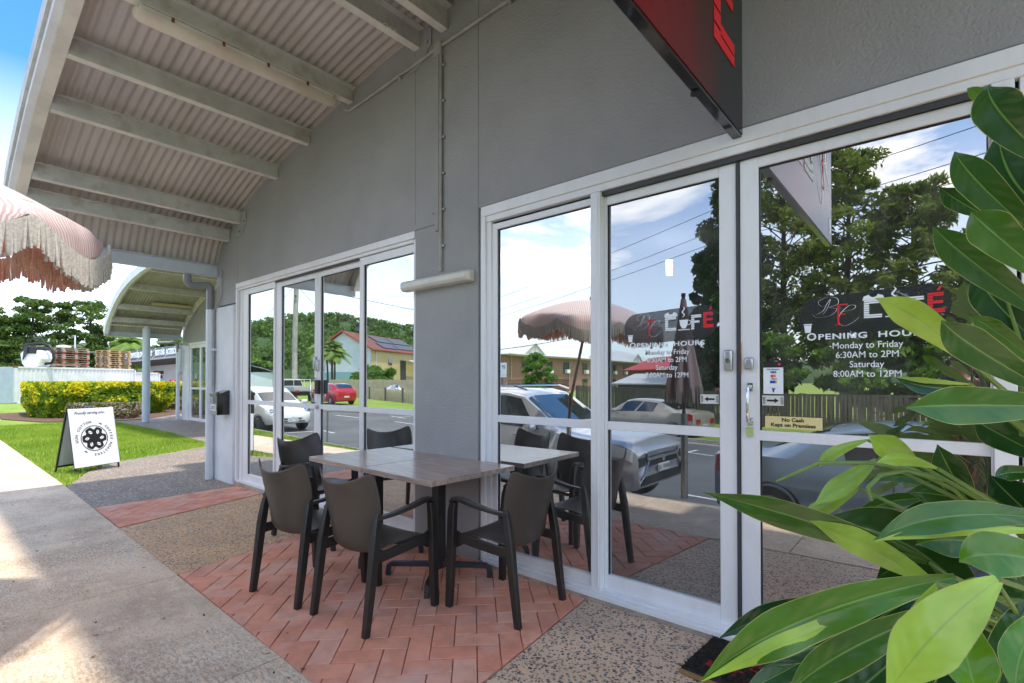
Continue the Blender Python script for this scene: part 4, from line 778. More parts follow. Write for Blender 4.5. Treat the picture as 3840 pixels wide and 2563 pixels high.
for s in range(NP):
    a0 = 2*pi*s/NP+.642; o = len(V)
    for i in range(nv+1):
        for j in range(nu+1):
            u = j/nu; fr_ = i/nv; r = RR*min(1, fr_*1.14); a = a0+2*pi/NP*u
            rp_ = r*cos(pi/NP)/cos(a-a0-pi/NP)*(.12+.88)*(1)      # flat panels between ribs
            rp_ = r*(.35+.65*cos(pi/NP)/cos(a-a0-pi/NP)); dr = 0
            if fr_*1.14 > 1: k = (fr_*1.14-1)/.14; dr = k*(.008+.14*sin(pi*u)); rp_ += .02*k
            pz = cpt(a, min(rp_, RR), dr); w_ = .012*sin(a*23+fr_*5)*max(0, fr_-.6)
            pz = pz+Vector((cos(a)*w_, sin(a)*w_, w_)); V.append(tuple(pz)); UV.append(((u-.5)*fr_*.76+.5+s, fr_))
    F += [(o+i*(nu+1)+j, o+i*(nu+1)+j+1, o+(i+1)*(nu+1)+j+1, o+(i+1)*(nu+1)+j) for i in range(nv) for j in range(nu)]
arr('canopy', V, F, [stripe], um, uv=UV, smooth=True)
b = MB()
def strand(b, p, L, rad, rr, m=0, sway=.012):
    d1 = Vector((rr.uniform(-sway, sway), rr.uniform(-sway, sway), 0)); b.tube([p, p+d1*.5+Vector((0, 0, -L*.5)), p+d1+Vector((0, 0, -L))], [rad, rad*1.15, rad*.8], 5, m, cap=False)
rr = random.Random(3); b = MB(); b2 = MB()
for s in range(NP):
    for j in range(88):
        u = (j+.5)/88; a = 2*pi*s/NP+.642+2*pi/NP*u; r0 = RR*(.35+.65*cos(pi/NP)/cos(2*pi/NP*u-pi/NP))+.022
        p = cpt(a, min(r0, RR), .008+.14*sin(pi*u)); p += Vector((cos(a), sin(a), 0))*(.026); strand(b, p, .135+rr.uniform(-.012, .012), .0066, rr)
        if j % 2 == 0:
            p2 = cpt(a, r0*.90, .13+.08*abs(sin(pi*u))); strand(b2, p2, .135+rr.uniform(-.02, .02), .0065, rr)
b.build('outer_fringe', fr_l, um, smooth=True); b2.build('inner_fringe', fr_d, um, smooth=True)
V = []; F = []; UV = []
for s in range(NP):
    o = len(V)
    for i in range(7):
        for j in range(nu+1):
            u = j/nu; a = 2*pi*s/NP+.642+2*pi/NP*u; k = i/6; r0 = RR*(.86+.04*k)*(.35+.65*cos(pi/NP)/cos(2*pi/NP*u-pi/NP)); V.append(tuple(cpt(a, r0, k*(.11+.08*abs(sin(pi*u)))))); UV.append((u*.76+s, k))
    F += [(o+i*(nu+1)+j, o+i*(nu+1)+j+1, o+(i+1)*(nu+1)+j+1, o+(i+1)*(nu+1)+j) for i in range(6) for j in range(nu)]
arr('inner_valance', V, F, [stripe_mat('coral_striped_canvas', (.75, .42, .34), (.58, .24, .19), .35)], um, uv=UV, smooth=True)
b = MB()
top = Cc+tilt.to_3x3() @ Vector((0, 0, .35)); 
for s in range(NP): a = 2*pi*s/NP+.642; b.tube([cpt(a, RR*k, .012) for k in (0.02, .3, .6, .8, 1.)], .006, 6)
b.build('rib', pole_m, um)
b = MB(); hub = Cc+tilt.to_3x3() @ Vector((0, 0, .31)); joint = Vector((-3.91, -.13, 1.12)); b.tube([joint, hub], .02, 12); b.tube([(-3.93, -.12, .8), joint], .022, 12); b.tube([joint-Vector((0, 0, .06)), joint+Vector((.01, 0, .1))], .03, 12); b.build('pole', pole_m, um, smooth=True)
b = MB(); b.tube([hub, hub+tilt.to_3x3() @ Vector((0, 0, .04))], .02, 12); b.lathe([(.034, .0), (.034, .85)], (-3.93, -.12, 0), 14); b.lathe([(.16, 0), (.16, .02), (.04, .05)], (-3.93, -.12, -.14), 20); b.build('stand', base_m, um, smooth=True)
# closed parasol (behind the camera's right, seen in the glass)
uc = thing('parasol', 'folded mauve parasol with grey fringe tied on a steel post at the kerb', 'parasol', (-2.34, -.16, 0))
px, py = -2.34, -.16; V = []; F = []; UV = []; nr, nc = 16, 96
for i in range(nr+1):
    k = i/nr; z = 2.37-1.09*k
    for j in range(nc): a = 2*pi*j/nc; r = (.03+.155*k**1.0)*(1+.2*k*cos(8*a)+.06*k*sin(13*a+3*k)); V.append((px+r*cos(a), py+r*sin(a), z+.02*sin(8*a)*k**4)); UV.append((j/nc*2.6, k))
F = [(i*nc+j, i*nc+(j+1) % nc, (i+1)*nc+(j+1) % nc, (i+1)*nc+j) for i in range(nr) for j in range(nc)]; arr('canopy', V, F, [mauve], uc, uv=UV, smooth=True)
b = MB()
for j in range(150): a = 2*pi*j/150; r = .185*(1+.2*cos(8*a)); strand(b, Vector((px+r*cos(a), py+r*sin(a), 1.31+.02*sin(8*a))), .17, .006, rr)
b.build('fringe', pm('grey_fringe', (.33, .29, .26), .9), uc)
b = MB(); b.lathe([(.02, .8), (.02, 2.40), (.026, 2.40), (.026, 2.44)], (px, py, 0), 14); b.build('pole', pole_m, uc, smooth=True)
b = MB(); b.lathe([(.04, 0), (.04, 1.0)], (px, py, 0), 16); b.lathe([(.046, .55), (.046, .57)], (px, py, 0), 16); b.lathe([(.046, .42), (.046, .44)], (px, py, 0), 16); b.build('post', base_m, uc, smooth=True)
# ================================================================== BROAD-LEAVED PLANT
def plantleaf_mat():
    m = bpy.data.materials.new('ginger_leaf'); m.use_nodes = True; t = m.node_tree; p = t.nodes['Principled BSDF']; p.inputs['Roughness'].default_value = .27; p.inputs['Coat Weight'].default_value = .25; p.inputs['Specular IOR Level'].default_value = .5
    uv = N(t, 'ShaderNodeUVMap'); s = N(t, 'ShaderNodeSeparateXYZ'); Lk(t, uv.outputs[0], s.inputs[0])     # u across (-1..1), v along + tone index
    geo = N(t, 'ShaderNodeNewGeometry')
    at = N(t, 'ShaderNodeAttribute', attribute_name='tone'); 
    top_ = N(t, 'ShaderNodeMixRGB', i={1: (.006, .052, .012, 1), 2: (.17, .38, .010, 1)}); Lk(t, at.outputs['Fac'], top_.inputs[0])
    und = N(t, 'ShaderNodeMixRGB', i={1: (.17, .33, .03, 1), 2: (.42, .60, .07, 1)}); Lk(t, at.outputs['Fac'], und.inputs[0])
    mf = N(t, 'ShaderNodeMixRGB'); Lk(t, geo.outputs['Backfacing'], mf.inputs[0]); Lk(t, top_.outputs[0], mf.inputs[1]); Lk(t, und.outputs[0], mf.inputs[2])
    ab = N(t, 'ShaderNodeMath', operation='ABSOLUTE'); Lk(t, s.outputs[0], ab.inputs[0])
    mr = N(t, 'ShaderNodeMapRange', i={1: .0, 2: .06, 3: 1, 4: 0}); Lk(t, ab.outputs[0], mr.inputs[0]); ed = N(t, 'ShaderNodeMapRange', i={1: .955, 2: .985}); Lk(t, ab.outputs[0], ed.inputs[0])
    m1 = N(t, 'ShaderNodeMixRGB', i={2: (.26, .42, .09, 1)}); k1 = N(t, 'ShaderNodeMath', operation='MULTIPLY', i={1: .75}); Lk(t, mr.outputs[0], k1.inputs[0]); Lk(t, k1.outputs[0], m1.inputs[0]); Lk(t, mf.outputs[0], m1.inputs[1])
    m2 = N(t, 'ShaderNodeMixRGB', i={2: (.45, .45, .12, 1)}); Lk(t, ed.outputs[0], m2.inputs[0]); Lk(t, m1.outputs[0], m2.inputs[1])
    # fine side veins running obliquely
    vv = N(t, 'ShaderNodeMath', operation='MULTIPLY_ADD', i={1: 55.}); Lk(t, s.outputs[1], vv.inputs[0]); a3 = N(t, 'ShaderNodeMath', operation='MULTIPLY', i={1: -9.}); Lk(t, ab.outputs[0], a3.inputs[0]); Lk(t, a3.outputs[0], vv.inputs[2])
    sn = N(t, 'ShaderNodeMath', operation='SINE'); Lk(t, vv.outputs[0], sn.inputs[0]); bp = N(t, 'ShaderNodeBump', i={'Strength': .06, 'Distance': .004}); Lk(t, sn.outputs[0], bp.inputs['Height']); Lk(t, bp.outputs[0], p.inputs['Normal'])
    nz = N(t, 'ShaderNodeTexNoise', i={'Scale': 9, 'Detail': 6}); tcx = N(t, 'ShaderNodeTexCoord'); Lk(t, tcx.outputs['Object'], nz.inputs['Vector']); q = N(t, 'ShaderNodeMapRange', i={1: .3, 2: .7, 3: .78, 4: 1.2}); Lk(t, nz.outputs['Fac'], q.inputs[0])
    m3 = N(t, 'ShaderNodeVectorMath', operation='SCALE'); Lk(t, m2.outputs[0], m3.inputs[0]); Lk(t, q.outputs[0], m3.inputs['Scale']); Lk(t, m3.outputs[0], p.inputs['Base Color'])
    tl = N(t, 'ShaderNodeBsdfTranslucent'); Lk(t, m3.outputs[0], tl.inputs[0]); ms = N(t, 'ShaderNodeMixShader', i={0: .28}); Lk(t, p.outputs[0], ms.inputs[1]); Lk(t, tl.outputs[0], ms.inputs[2]); Lk(t, ms.outputs[0], t.nodes['Material Output'].inputs[0]); return m
glm = plantleaf_mat(); gst = pm('ginger_stem', (.17, .26, .05), .45, c2=(.12, .19, .04), vs=6); husk = pm('dry_husk', (.38, .2, .09), .9, c2=(.2, .1, .05), vs=20, bump=.8, bs=60)
pl = thing('ginger_plant', 'large potted ginger plant with long glossy green leaves beside the sliding door', 'plant', (.24, 1.75, 0))
K = 3840/2349.
def gleaf(pts, dists, wpx, tone=0., roll=0., fold=.25, curl=0., wav=.03, seed=0, base=.12):
    """pts: tip, middle, base in photo pixels (2349 wide), dists in metres; wpx = full width in those pixels"""
    P = [Ap(x*K, y*K, d) for (x, y), d in zip(pts, dists)]; rr = random.Random(seed*7+int(pts[0][0])); n = 22; mid = P[1]*2-(P[0]+P[2])*.5
    C = [P[0]*(1-t)**2+mid*2*t*(1-t)+P[2]*t*t for t in [i/n for i in range(n+1)]]
    W_ = wpx*K*(P[1]-CE).dot(_f)/LENS*.86; V = []; U = []; ph = rr.uniform(0, 6); nc = 10
    for i, c in enumerate(C):
        t = i/n; tan_ = (C[min(i+1, n)]-C[max(i-1, 0)]).normalized(); view = (c-CE).normalized(); sd = tan_.cross(view).normalized(); nn = sd.cross(tan_).normalized()
        q = Matrix.Rotation(R(roll), 3, tan_); sd = q @ sd; nn = q @ nn
        hw = W_*.5*max(.012, (sin(pi*min(1, t*.5/.42)) if t < .42 else cos((t-.42)/.58*pi/2*(.97-base*.6))**1.1))**.85 if 0 < t else .002
        if t < .42: hw = W_*.5*(sin(t/.42*pi/2))**1.35+.0008
        for j in range(nc+1):
            u = -1+2*j/nc; ang = fold*abs(u)+curl*u*abs(u)
            off = sd*(u*hw*cos(ang*.9))+nn*(-abs(u)*hw*sin(fold)*1.0+curl*hw*u*u)+nn*(wav*hw*sin(ph+t*19+u)*abs(u)**2*2)
            V.append(tuple(c+off)); U.append((u, t+rr.random()*0+seed))
    F = [(i*(nc+1)+j, (i+1)*(nc+1)+j, (i+1)*(nc+1)+j+1, i*(nc+1)+j+1) for i in range(n) for j in range(nc)]
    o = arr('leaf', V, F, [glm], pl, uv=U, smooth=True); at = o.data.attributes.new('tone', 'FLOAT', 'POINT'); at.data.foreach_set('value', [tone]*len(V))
    return P
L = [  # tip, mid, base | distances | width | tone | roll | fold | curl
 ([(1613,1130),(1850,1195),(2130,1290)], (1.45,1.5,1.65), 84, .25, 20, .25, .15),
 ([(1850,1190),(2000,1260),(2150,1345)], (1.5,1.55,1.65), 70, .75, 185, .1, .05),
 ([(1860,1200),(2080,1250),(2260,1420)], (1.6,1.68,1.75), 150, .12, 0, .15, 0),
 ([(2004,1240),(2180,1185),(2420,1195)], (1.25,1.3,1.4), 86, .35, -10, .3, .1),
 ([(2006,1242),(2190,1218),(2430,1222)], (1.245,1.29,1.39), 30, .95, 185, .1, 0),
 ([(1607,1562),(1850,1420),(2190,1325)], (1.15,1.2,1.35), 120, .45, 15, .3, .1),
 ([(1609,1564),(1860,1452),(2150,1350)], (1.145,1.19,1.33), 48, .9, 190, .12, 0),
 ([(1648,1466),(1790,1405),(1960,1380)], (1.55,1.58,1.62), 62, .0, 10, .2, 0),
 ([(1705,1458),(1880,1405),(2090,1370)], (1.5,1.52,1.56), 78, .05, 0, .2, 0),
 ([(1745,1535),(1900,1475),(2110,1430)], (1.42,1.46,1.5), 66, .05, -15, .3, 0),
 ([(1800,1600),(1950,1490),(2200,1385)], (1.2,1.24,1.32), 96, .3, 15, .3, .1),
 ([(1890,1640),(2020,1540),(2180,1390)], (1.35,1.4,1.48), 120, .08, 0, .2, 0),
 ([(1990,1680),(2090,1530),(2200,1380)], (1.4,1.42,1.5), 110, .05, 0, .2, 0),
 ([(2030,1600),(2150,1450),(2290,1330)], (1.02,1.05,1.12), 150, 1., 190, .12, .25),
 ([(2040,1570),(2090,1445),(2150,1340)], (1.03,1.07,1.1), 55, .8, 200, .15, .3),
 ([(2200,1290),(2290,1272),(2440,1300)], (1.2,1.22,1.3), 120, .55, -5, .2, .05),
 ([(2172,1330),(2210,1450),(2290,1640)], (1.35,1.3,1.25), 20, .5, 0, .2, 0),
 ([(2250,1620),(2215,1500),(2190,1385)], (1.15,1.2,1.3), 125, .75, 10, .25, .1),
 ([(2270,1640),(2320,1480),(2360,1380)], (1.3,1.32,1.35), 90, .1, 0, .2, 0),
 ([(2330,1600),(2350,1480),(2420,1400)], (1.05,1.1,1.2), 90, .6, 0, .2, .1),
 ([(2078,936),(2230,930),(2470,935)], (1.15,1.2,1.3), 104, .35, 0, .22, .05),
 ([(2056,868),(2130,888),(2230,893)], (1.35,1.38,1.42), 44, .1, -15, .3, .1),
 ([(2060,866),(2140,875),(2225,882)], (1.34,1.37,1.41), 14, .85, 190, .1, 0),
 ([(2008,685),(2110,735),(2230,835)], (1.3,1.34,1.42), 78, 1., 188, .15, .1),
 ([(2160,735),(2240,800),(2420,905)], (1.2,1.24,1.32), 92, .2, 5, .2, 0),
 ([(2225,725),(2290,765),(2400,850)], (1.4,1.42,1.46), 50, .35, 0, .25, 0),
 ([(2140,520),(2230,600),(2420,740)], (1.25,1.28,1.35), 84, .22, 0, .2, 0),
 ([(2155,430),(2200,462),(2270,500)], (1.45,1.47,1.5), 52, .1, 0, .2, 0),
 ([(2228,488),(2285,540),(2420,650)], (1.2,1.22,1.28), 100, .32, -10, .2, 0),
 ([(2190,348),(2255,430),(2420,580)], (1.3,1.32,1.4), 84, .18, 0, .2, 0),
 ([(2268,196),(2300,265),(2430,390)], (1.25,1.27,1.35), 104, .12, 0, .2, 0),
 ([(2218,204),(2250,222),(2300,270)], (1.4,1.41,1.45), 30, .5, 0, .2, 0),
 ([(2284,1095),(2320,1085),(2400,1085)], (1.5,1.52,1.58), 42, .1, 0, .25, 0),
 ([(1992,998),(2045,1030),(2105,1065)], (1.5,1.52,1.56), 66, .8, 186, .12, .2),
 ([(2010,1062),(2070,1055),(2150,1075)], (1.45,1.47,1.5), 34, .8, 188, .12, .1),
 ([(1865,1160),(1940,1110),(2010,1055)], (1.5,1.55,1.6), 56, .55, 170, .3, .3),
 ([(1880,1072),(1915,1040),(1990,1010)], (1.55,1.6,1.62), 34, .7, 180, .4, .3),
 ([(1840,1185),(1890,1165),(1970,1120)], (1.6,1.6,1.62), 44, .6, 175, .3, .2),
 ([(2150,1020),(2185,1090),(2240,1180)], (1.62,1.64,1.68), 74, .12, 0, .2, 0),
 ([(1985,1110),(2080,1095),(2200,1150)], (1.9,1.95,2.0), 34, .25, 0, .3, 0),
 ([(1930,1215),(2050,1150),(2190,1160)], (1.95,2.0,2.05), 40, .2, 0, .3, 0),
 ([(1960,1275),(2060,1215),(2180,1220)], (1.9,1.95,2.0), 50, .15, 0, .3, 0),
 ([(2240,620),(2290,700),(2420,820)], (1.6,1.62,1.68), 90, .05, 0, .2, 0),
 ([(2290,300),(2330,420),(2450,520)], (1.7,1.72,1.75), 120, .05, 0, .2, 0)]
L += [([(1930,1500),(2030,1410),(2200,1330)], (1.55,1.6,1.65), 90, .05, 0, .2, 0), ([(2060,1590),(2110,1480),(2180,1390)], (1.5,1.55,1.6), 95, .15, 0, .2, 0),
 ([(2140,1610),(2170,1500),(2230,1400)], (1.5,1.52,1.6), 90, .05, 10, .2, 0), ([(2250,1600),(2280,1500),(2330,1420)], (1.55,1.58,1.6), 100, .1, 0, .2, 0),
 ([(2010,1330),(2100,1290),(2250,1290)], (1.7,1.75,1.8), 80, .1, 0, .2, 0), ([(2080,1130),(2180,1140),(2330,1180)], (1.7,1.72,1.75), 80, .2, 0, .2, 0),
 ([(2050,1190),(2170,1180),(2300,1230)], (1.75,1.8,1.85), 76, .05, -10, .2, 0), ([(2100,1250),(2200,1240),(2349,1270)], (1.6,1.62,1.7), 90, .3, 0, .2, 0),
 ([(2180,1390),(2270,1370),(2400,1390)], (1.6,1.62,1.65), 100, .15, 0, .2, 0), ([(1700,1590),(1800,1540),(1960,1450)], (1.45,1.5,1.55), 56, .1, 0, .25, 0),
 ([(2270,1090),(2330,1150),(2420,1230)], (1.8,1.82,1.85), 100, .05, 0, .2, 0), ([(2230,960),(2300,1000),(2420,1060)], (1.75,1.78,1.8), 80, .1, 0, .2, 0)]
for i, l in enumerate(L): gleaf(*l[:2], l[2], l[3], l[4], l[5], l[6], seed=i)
# leaves of the same plant outside the frame, so that it stays a whole plant from the side
rr = random.Random(11)
for i in range(26):
    a = rr.uniform(-1.9, 1.2); h = rr.uniform(.7, 2.3); r0 = rr.uniform(.55, .8); b0 = Vector((.32, 1.75, h)); tip = b0+Vector((cos(a)*r0, sin(a)*r0*.6, rr.uniform(-.1, .35)))
    def px_(p): q = p-CE; dd = q.dot(_f); return ((PCX+LENS*q.dot(_r)/dd)/K, (PCY-LENS*q.dot(_u)/dd)/K), hypot(p.x, p.y)
    m_ = (b0+tip)*.5+Vector((0, 0, .16)); A3 = [px_(q) for q in (tip, m_, b0)]
    if min(q[0][0] for q in A3) > 2380 and min(q[1] for q in A3) > .7: gleaf([q[0] for q in A3], [q[1] for q in A3], 80, rr.uniform(0, .5), rr.uniform(-20, 20), .2, 0, seed=100+i)
b = MB()
def stem(px3, d3, r): b.tube([Ap(x*K, y*K, d) for (x, y), d in zip(px3, d3)], r, 8)
for s_ in (([(2130,1290),(2240,1420),(2345,1560)], (1.65,1.75,1.8)), ([(2190,1325),(2290,1400),(2380,1500)], (1.35,1.5,1.7)), ([(1780,1105),(1880,1062),(1990,1062),(2090,1075),(2190,1125),(2260,1190)], (1.5,1.5,1.52,1.55,1.6,1.7)), ([(2000,1150),(1990,1120),(2020,1090),(2080,1080),(2160,1100)], (1.45,1.45,1.47,1.5,1.55)),
           ([(2180,1125),(2260,1160),(2349,1175)], (1.7,1.72,1.75)), ([(2310,690),(2345,800),(2349,1000)], (1.6,1.65,1.7)), ([(2290,1340),(2340,1420),(2360,1560)], (1.12,1.4,1.6))): stem(s_[0], s_[1], [.003]+[.005]*(len(s_[0])-2)+[.009])
for k in range(6): a = k*1.05; b.tube([(.24+.10*cos(a), 1.75+.10*sin(a), .3), (.27+.09*cos(a), 1.75+.10*sin(a), 1.2), (.30+.10*cos(a), 1.75+.10*sin(a), 2.25-.12*k)], [.016, .013, .007], 8)
for l in L:
    p = Ap(l[0][2][0]*K, l[0][2][1]*K, l[1][2]); q = Vector((.24, 1.72, max(.42, p.z-.3)))
    if (p-q).length < 1.3: b.tube([p, p.lerp(q, .5)+Vector((0, 0, .05)), q], [.0045, .006, .008], 6)
b.build('stem', gst, pl, smooth=True)
b = MB(); rr = random.Random(4)
for k in range(46):
    t_ = rr.random(); c0 = Ap((2240+t_*110)*K, (1160+t_*330)*K, 1.9+.0*t_); q = Vector((rr.uniform(-1, 1), rr.uniform(-1, 1), rr.uniform(-1, 1))).normalized()*.09; b.bar([c0-q*.5, c0+q*.2+Vector((0, 0, -.01)), c0+q], .03, .004, scale=[.4, 1, .3])
b.build('dry_husk', husk, pl)
b = MB(); b.lathe([(.17, 0), (.20, .05), (.235, .36), (.25, .37), (.25, .40), (.225, .40), (.21, .36)], (.24, 1.75, 0), 28, cap=False); b.lathe([(.0, .34), (.22, .345)], (.24, 1.75, 0), 20); b.build('pot', pm('blue_pot', (.10, .22, .48), .35), pl, smooth=True)

# scattered dry leaves and twigs on the paving
n = 120; X_ = rng.uniform(-7.5, .6, n); Y_ = 1.25-np.abs(rng.normal(0, .55, n)); k = (Y_ > .05); k[:24] = True; Y_[:24] = rng.uniform(1.3, 2.8, 24); X_, Y_ = X_[k], Y_[k]
P_ = np.stack([X_, Y_, np.full(len(X_), .006)], 1); V, F = leafcloud(P_, .013, 2.2, np.tile([0, 0, 1.], (len(X_), 1)), .12); tag(arr('leaf_litter', V, F, [husk, bark], mi=(rng.random(len(F)) > .6).astype(int)), 'small dry leaves and twigs scattered over the paving', 'leaf litter', kind='stuff')
# ================================================================== NEIGHBOURING UNIT WITH ITS OWN BARREL AWNING
Y2 = 6.28
nb = thing('neighbour_unit', 'grey neighbouring shop unit with white glazed double doors behind the cafe corner', 'building', (-17, Y2, 0))
b = MB(); b.box(-20.75, Y2, 2.64, -7.98, Y2+.25, 6); b.box(-18.0, Y2, -.03, -7.98, Y2+.25, 2.64); b.box(-20.75, Y2+.25, -.03, -20.5, 16, 6); b.build('wall', render_wall, nb)
b = MB(); b.box(-20.72, Y2-.03, -.03, -20.03, Y2+.25, 2.62); b.build('corner_pier', white_pt, nb, bevel=.02)
b = MB()
for x0_, x1_ in ((-20.03, -19.93), (-19.1, -18.98), (-18.12, -18.0)): b.box(x0_, Y2+.0, 0, x1_, Y2+.06, 2.64)
for z0_, z1_ in ((0, .1), (1.08, 1.15), (2.5, 2.66)): b.box(-19.93, Y2+.005, z0_, -18.12, Y2+.055, z1_)
b.box(-20.05, Y2-.03, 2.62, -17.98, Y2+.01, 2.68); b.build('door_frame', alu, nb, bevel=.004)
pane(nb, -19.93, -19.1, .1, 2.5, Y2+.03, gl_mid); pane(nb, -18.98, -18.12, .1, 2.5, Y2+.03, gl_mid)
b = MB()
for k in range(22): x = -19.92+k*.083; b.box(x, Y2+.12, .12, x+.03, Y2+.13, 2.5)
b.build('vertical_blind', pm('blind_slat', (.75, .78, .74), .6), nb)
b = MB(); b.tube([(-18.24, Y2, 1.36), (-18.24, Y2-.05, 1.34), (-18.24, Y2-.05, 1.22), (-18.24, Y2, 1.2)], .012); b.build('door_handle', chrome, nb)
b = MB(); b.lathe([(.13, Y2+.02), (.13, Y2+.026)], (-19.5, 0, 1.5), 20, 'y'); b.box(-19.55, Y2+.02, 1.3, -19.45, Y2+.026, 1.45); b.build('glass_decal', pm('grey_decal', (.35, .38, .38), .5), nb)
b = MB(); b.box(-20.5, Y2+.6, 0, -8.2, Y2+.62, 3); b.box(-18.0, Y2+.25, 2.64, -18.05, Y2+.6, 3); b.build('interior_partition', pm('unit_interior', (.18, .2, .18), .8), nb)
ARC2 = [(-20.78, 2.98), (-20.5, 3.30), (-20.1, 3.58), (-19.4, 3.93), (-18.6, 4.2), (-17.6, 4.4), (-16.4, 4.52), (-15, 4.55), (-13.8, 4.5), (-12.6, 4.3)]
aw2, A2 = barrel('barrel_awning', ARC2, 4.12, Y2-.05, (sheet_ol, steel_pt, steel_lt), 'smaller curved corrugated awning of the neighbouring unit, held by a round column', 
    [(-20.25, 3.27, .16, 0, 0), (-19.55, 3.62, .16, 0, 0), (-18.2, 4.07, .16, 0, 0), (-16.2, 4.32, .16, 0, 0)], 0, pitch=.0765)
band(A2, 4.02, 4.12, -.15, .07).build('fascia', steel_wh, aw2, smooth=True, recalc=True)
band(A2, 4.12, 4.16, -.17, .0).build('fascia_edge', sheet_ol, aw2, smooth=True, recalc=True)
band([p for p in A2 if p.x > -20.4], Y2-.10, Y2-.04, -.17, .0).build('wall_flashing', steel_lt, aw2, smooth=True, recalc=True)
b = MB(); b.box(-20.85, 4.05, 2.84, -20.78, Y2-.04, 3.0); b.box(-20.78, 4.05, 2.84, -20.70, Y2-.04, 2.85); b.build('end_beam', steel_bl, aw2)
b = MB(); b.box(-20.30, 4.12, 3.16, -20.22, Y2-.1, 3.18); b.box(-20.32, 5.0, 3.1, -20.2, 5.12, 3.2); b.build('tie_bar', steel_lt, aw2)
b = MB(); b.tube([(-20.27, 5.07, 0), (-20.27, 5.07, 3.12)], .112, 24); tag(b.build('round_column', pm('column_paint', (.58, .64, .71), .35, c2=(.54, .6, .66), vs=2), smooth=True), 'pale blue-white round steel column holding up the far awning', 'column')
b = MB(); b.box(-19.9, 5.0, 3.62, -19.78, 6.1, 3.7); b.v = [(x+ .45, y, z+.2) for x, y, z in b.v]; tag(b.build('batten_light', pm('yellowed_plastic', (.62, .5, .26), .5)), 'yellowed batten light under the far awning', 'light')
t_ = thing('downpipe', 'pair of pale downpipes with grey elbows at the corner of the neighbouring unit', 'downpipe', (-20.8, Y2, 0))
b = MB(); b.tube([(-21.3, Y2-.6, 2.72), (-20.95, Y2-.25, 2.74), (-20.85, Y2-.12, 2.72), (-20.85, Y2-.12, 2.4)], .06, 12); b.build('elbow_run', pvc, t_, smooth=True)
b = MB(); b.tube([(-20.85, Y2-.12, 2.4), (-20.85, Y2-.12, 0)], .06, 12); b.tube([(-20.6, Y2-.12, 2.5), (-20.6, Y2-.12, 1.9), (-20.75, Y2-.14, 1.6), (-20.75, Y2-.14, 0)], .055, 12); b.build('lower_pipe', pvc_w, t_, smooth=True)
# ================================================================== HEDGES AND LOW SHRUBS
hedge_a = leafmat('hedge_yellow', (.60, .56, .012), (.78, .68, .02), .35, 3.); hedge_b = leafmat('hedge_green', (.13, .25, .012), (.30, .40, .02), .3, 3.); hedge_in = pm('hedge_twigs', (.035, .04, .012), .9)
def hedge(name, label, corners, z0, z1, n, mats, size=.075, lump=.12, topm=.2, group=None, cat='hedge'):
    """corners: footprint polygon; leaves over its sides and top, dark twigs inside"""
    t = thing(name, label, cat, (sum(c[0] for c in corners)/len(corners), sum(c[1] for c in corners)/len(corners), 0), group=group)
    C = [Vector((x, y, 0)) for x, y in corners]; cen = sum(C, Vector())/len(C); Ls = [(C[(i+1) % len(C)]-C[i]).length for i in range(len(C))]; per = sum(Ls); b = MB()
    rows = [[tuple(cen+(c-cen)*k+Vector((0, 0, z))) for c in C] for k, z in ((.84, z0), (.93, z0+.3*(z1-z0)), (.95, z1-.15), (.9, z1-.08))]; b.ring(rows); b.build('twigs', hedge_in, t)
    P = []; Nn = []; mi = []
    for k in range(n):
        if rng.random() < .72:
            s = rng.random()*per; i = 0
            while s > Ls[i]: s -= Ls[i]; i += 1
            p = C[i].lerp(C[(i+1) % len(C)], s/Ls[i]); out = (C[(i+1) % len(C)]-C[i]).cross(Vector((0, 0, 1))).normalized(); h = rng.random(); z = z0+.02+(z1-z0)*h
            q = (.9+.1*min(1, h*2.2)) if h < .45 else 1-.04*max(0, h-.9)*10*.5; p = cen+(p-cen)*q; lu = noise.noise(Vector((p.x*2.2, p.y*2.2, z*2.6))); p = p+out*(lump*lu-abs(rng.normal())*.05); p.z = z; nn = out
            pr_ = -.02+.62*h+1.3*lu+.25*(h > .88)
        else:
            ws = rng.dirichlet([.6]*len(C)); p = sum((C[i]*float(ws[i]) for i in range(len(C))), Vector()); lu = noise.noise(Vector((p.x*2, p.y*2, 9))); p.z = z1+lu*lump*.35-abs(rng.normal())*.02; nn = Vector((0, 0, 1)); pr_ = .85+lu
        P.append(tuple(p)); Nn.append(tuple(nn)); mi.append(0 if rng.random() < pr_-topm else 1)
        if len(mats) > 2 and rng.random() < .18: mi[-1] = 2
    V, F = leafcloud(np.array(P), size, 1.5, np.array(Nn)*1.1, .8); arr('foliage', V, F, mats, t, mi=mi); return t
H1 = [Gp(92, 1572), Gp(190, 1592), Vector((-23.3, 5.9, 0)), Vector((-24.6, 6.6, 0)), Vector((-29.5, 5.2, 0)), Vector((-30, 3.0, 0))]
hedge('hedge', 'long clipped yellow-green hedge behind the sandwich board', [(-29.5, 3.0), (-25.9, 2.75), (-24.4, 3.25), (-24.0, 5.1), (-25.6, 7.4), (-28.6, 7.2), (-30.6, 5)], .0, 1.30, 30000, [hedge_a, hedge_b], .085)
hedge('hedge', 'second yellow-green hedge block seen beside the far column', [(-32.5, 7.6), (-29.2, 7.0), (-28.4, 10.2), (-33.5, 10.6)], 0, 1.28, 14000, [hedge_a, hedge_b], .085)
hedge('hedge', 'far brownish hedge with yellow tips near the neighbouring corner', [(-37, 10.8), (-33.5, 10.2), (-33, 13.2), (-38, 13.4)], 0, 1.30, 8000, [hedge_a, leafmat('hedge_brown', (.16, .13, .05), (.25, .2, .06), .2)], .09, topm=.35)
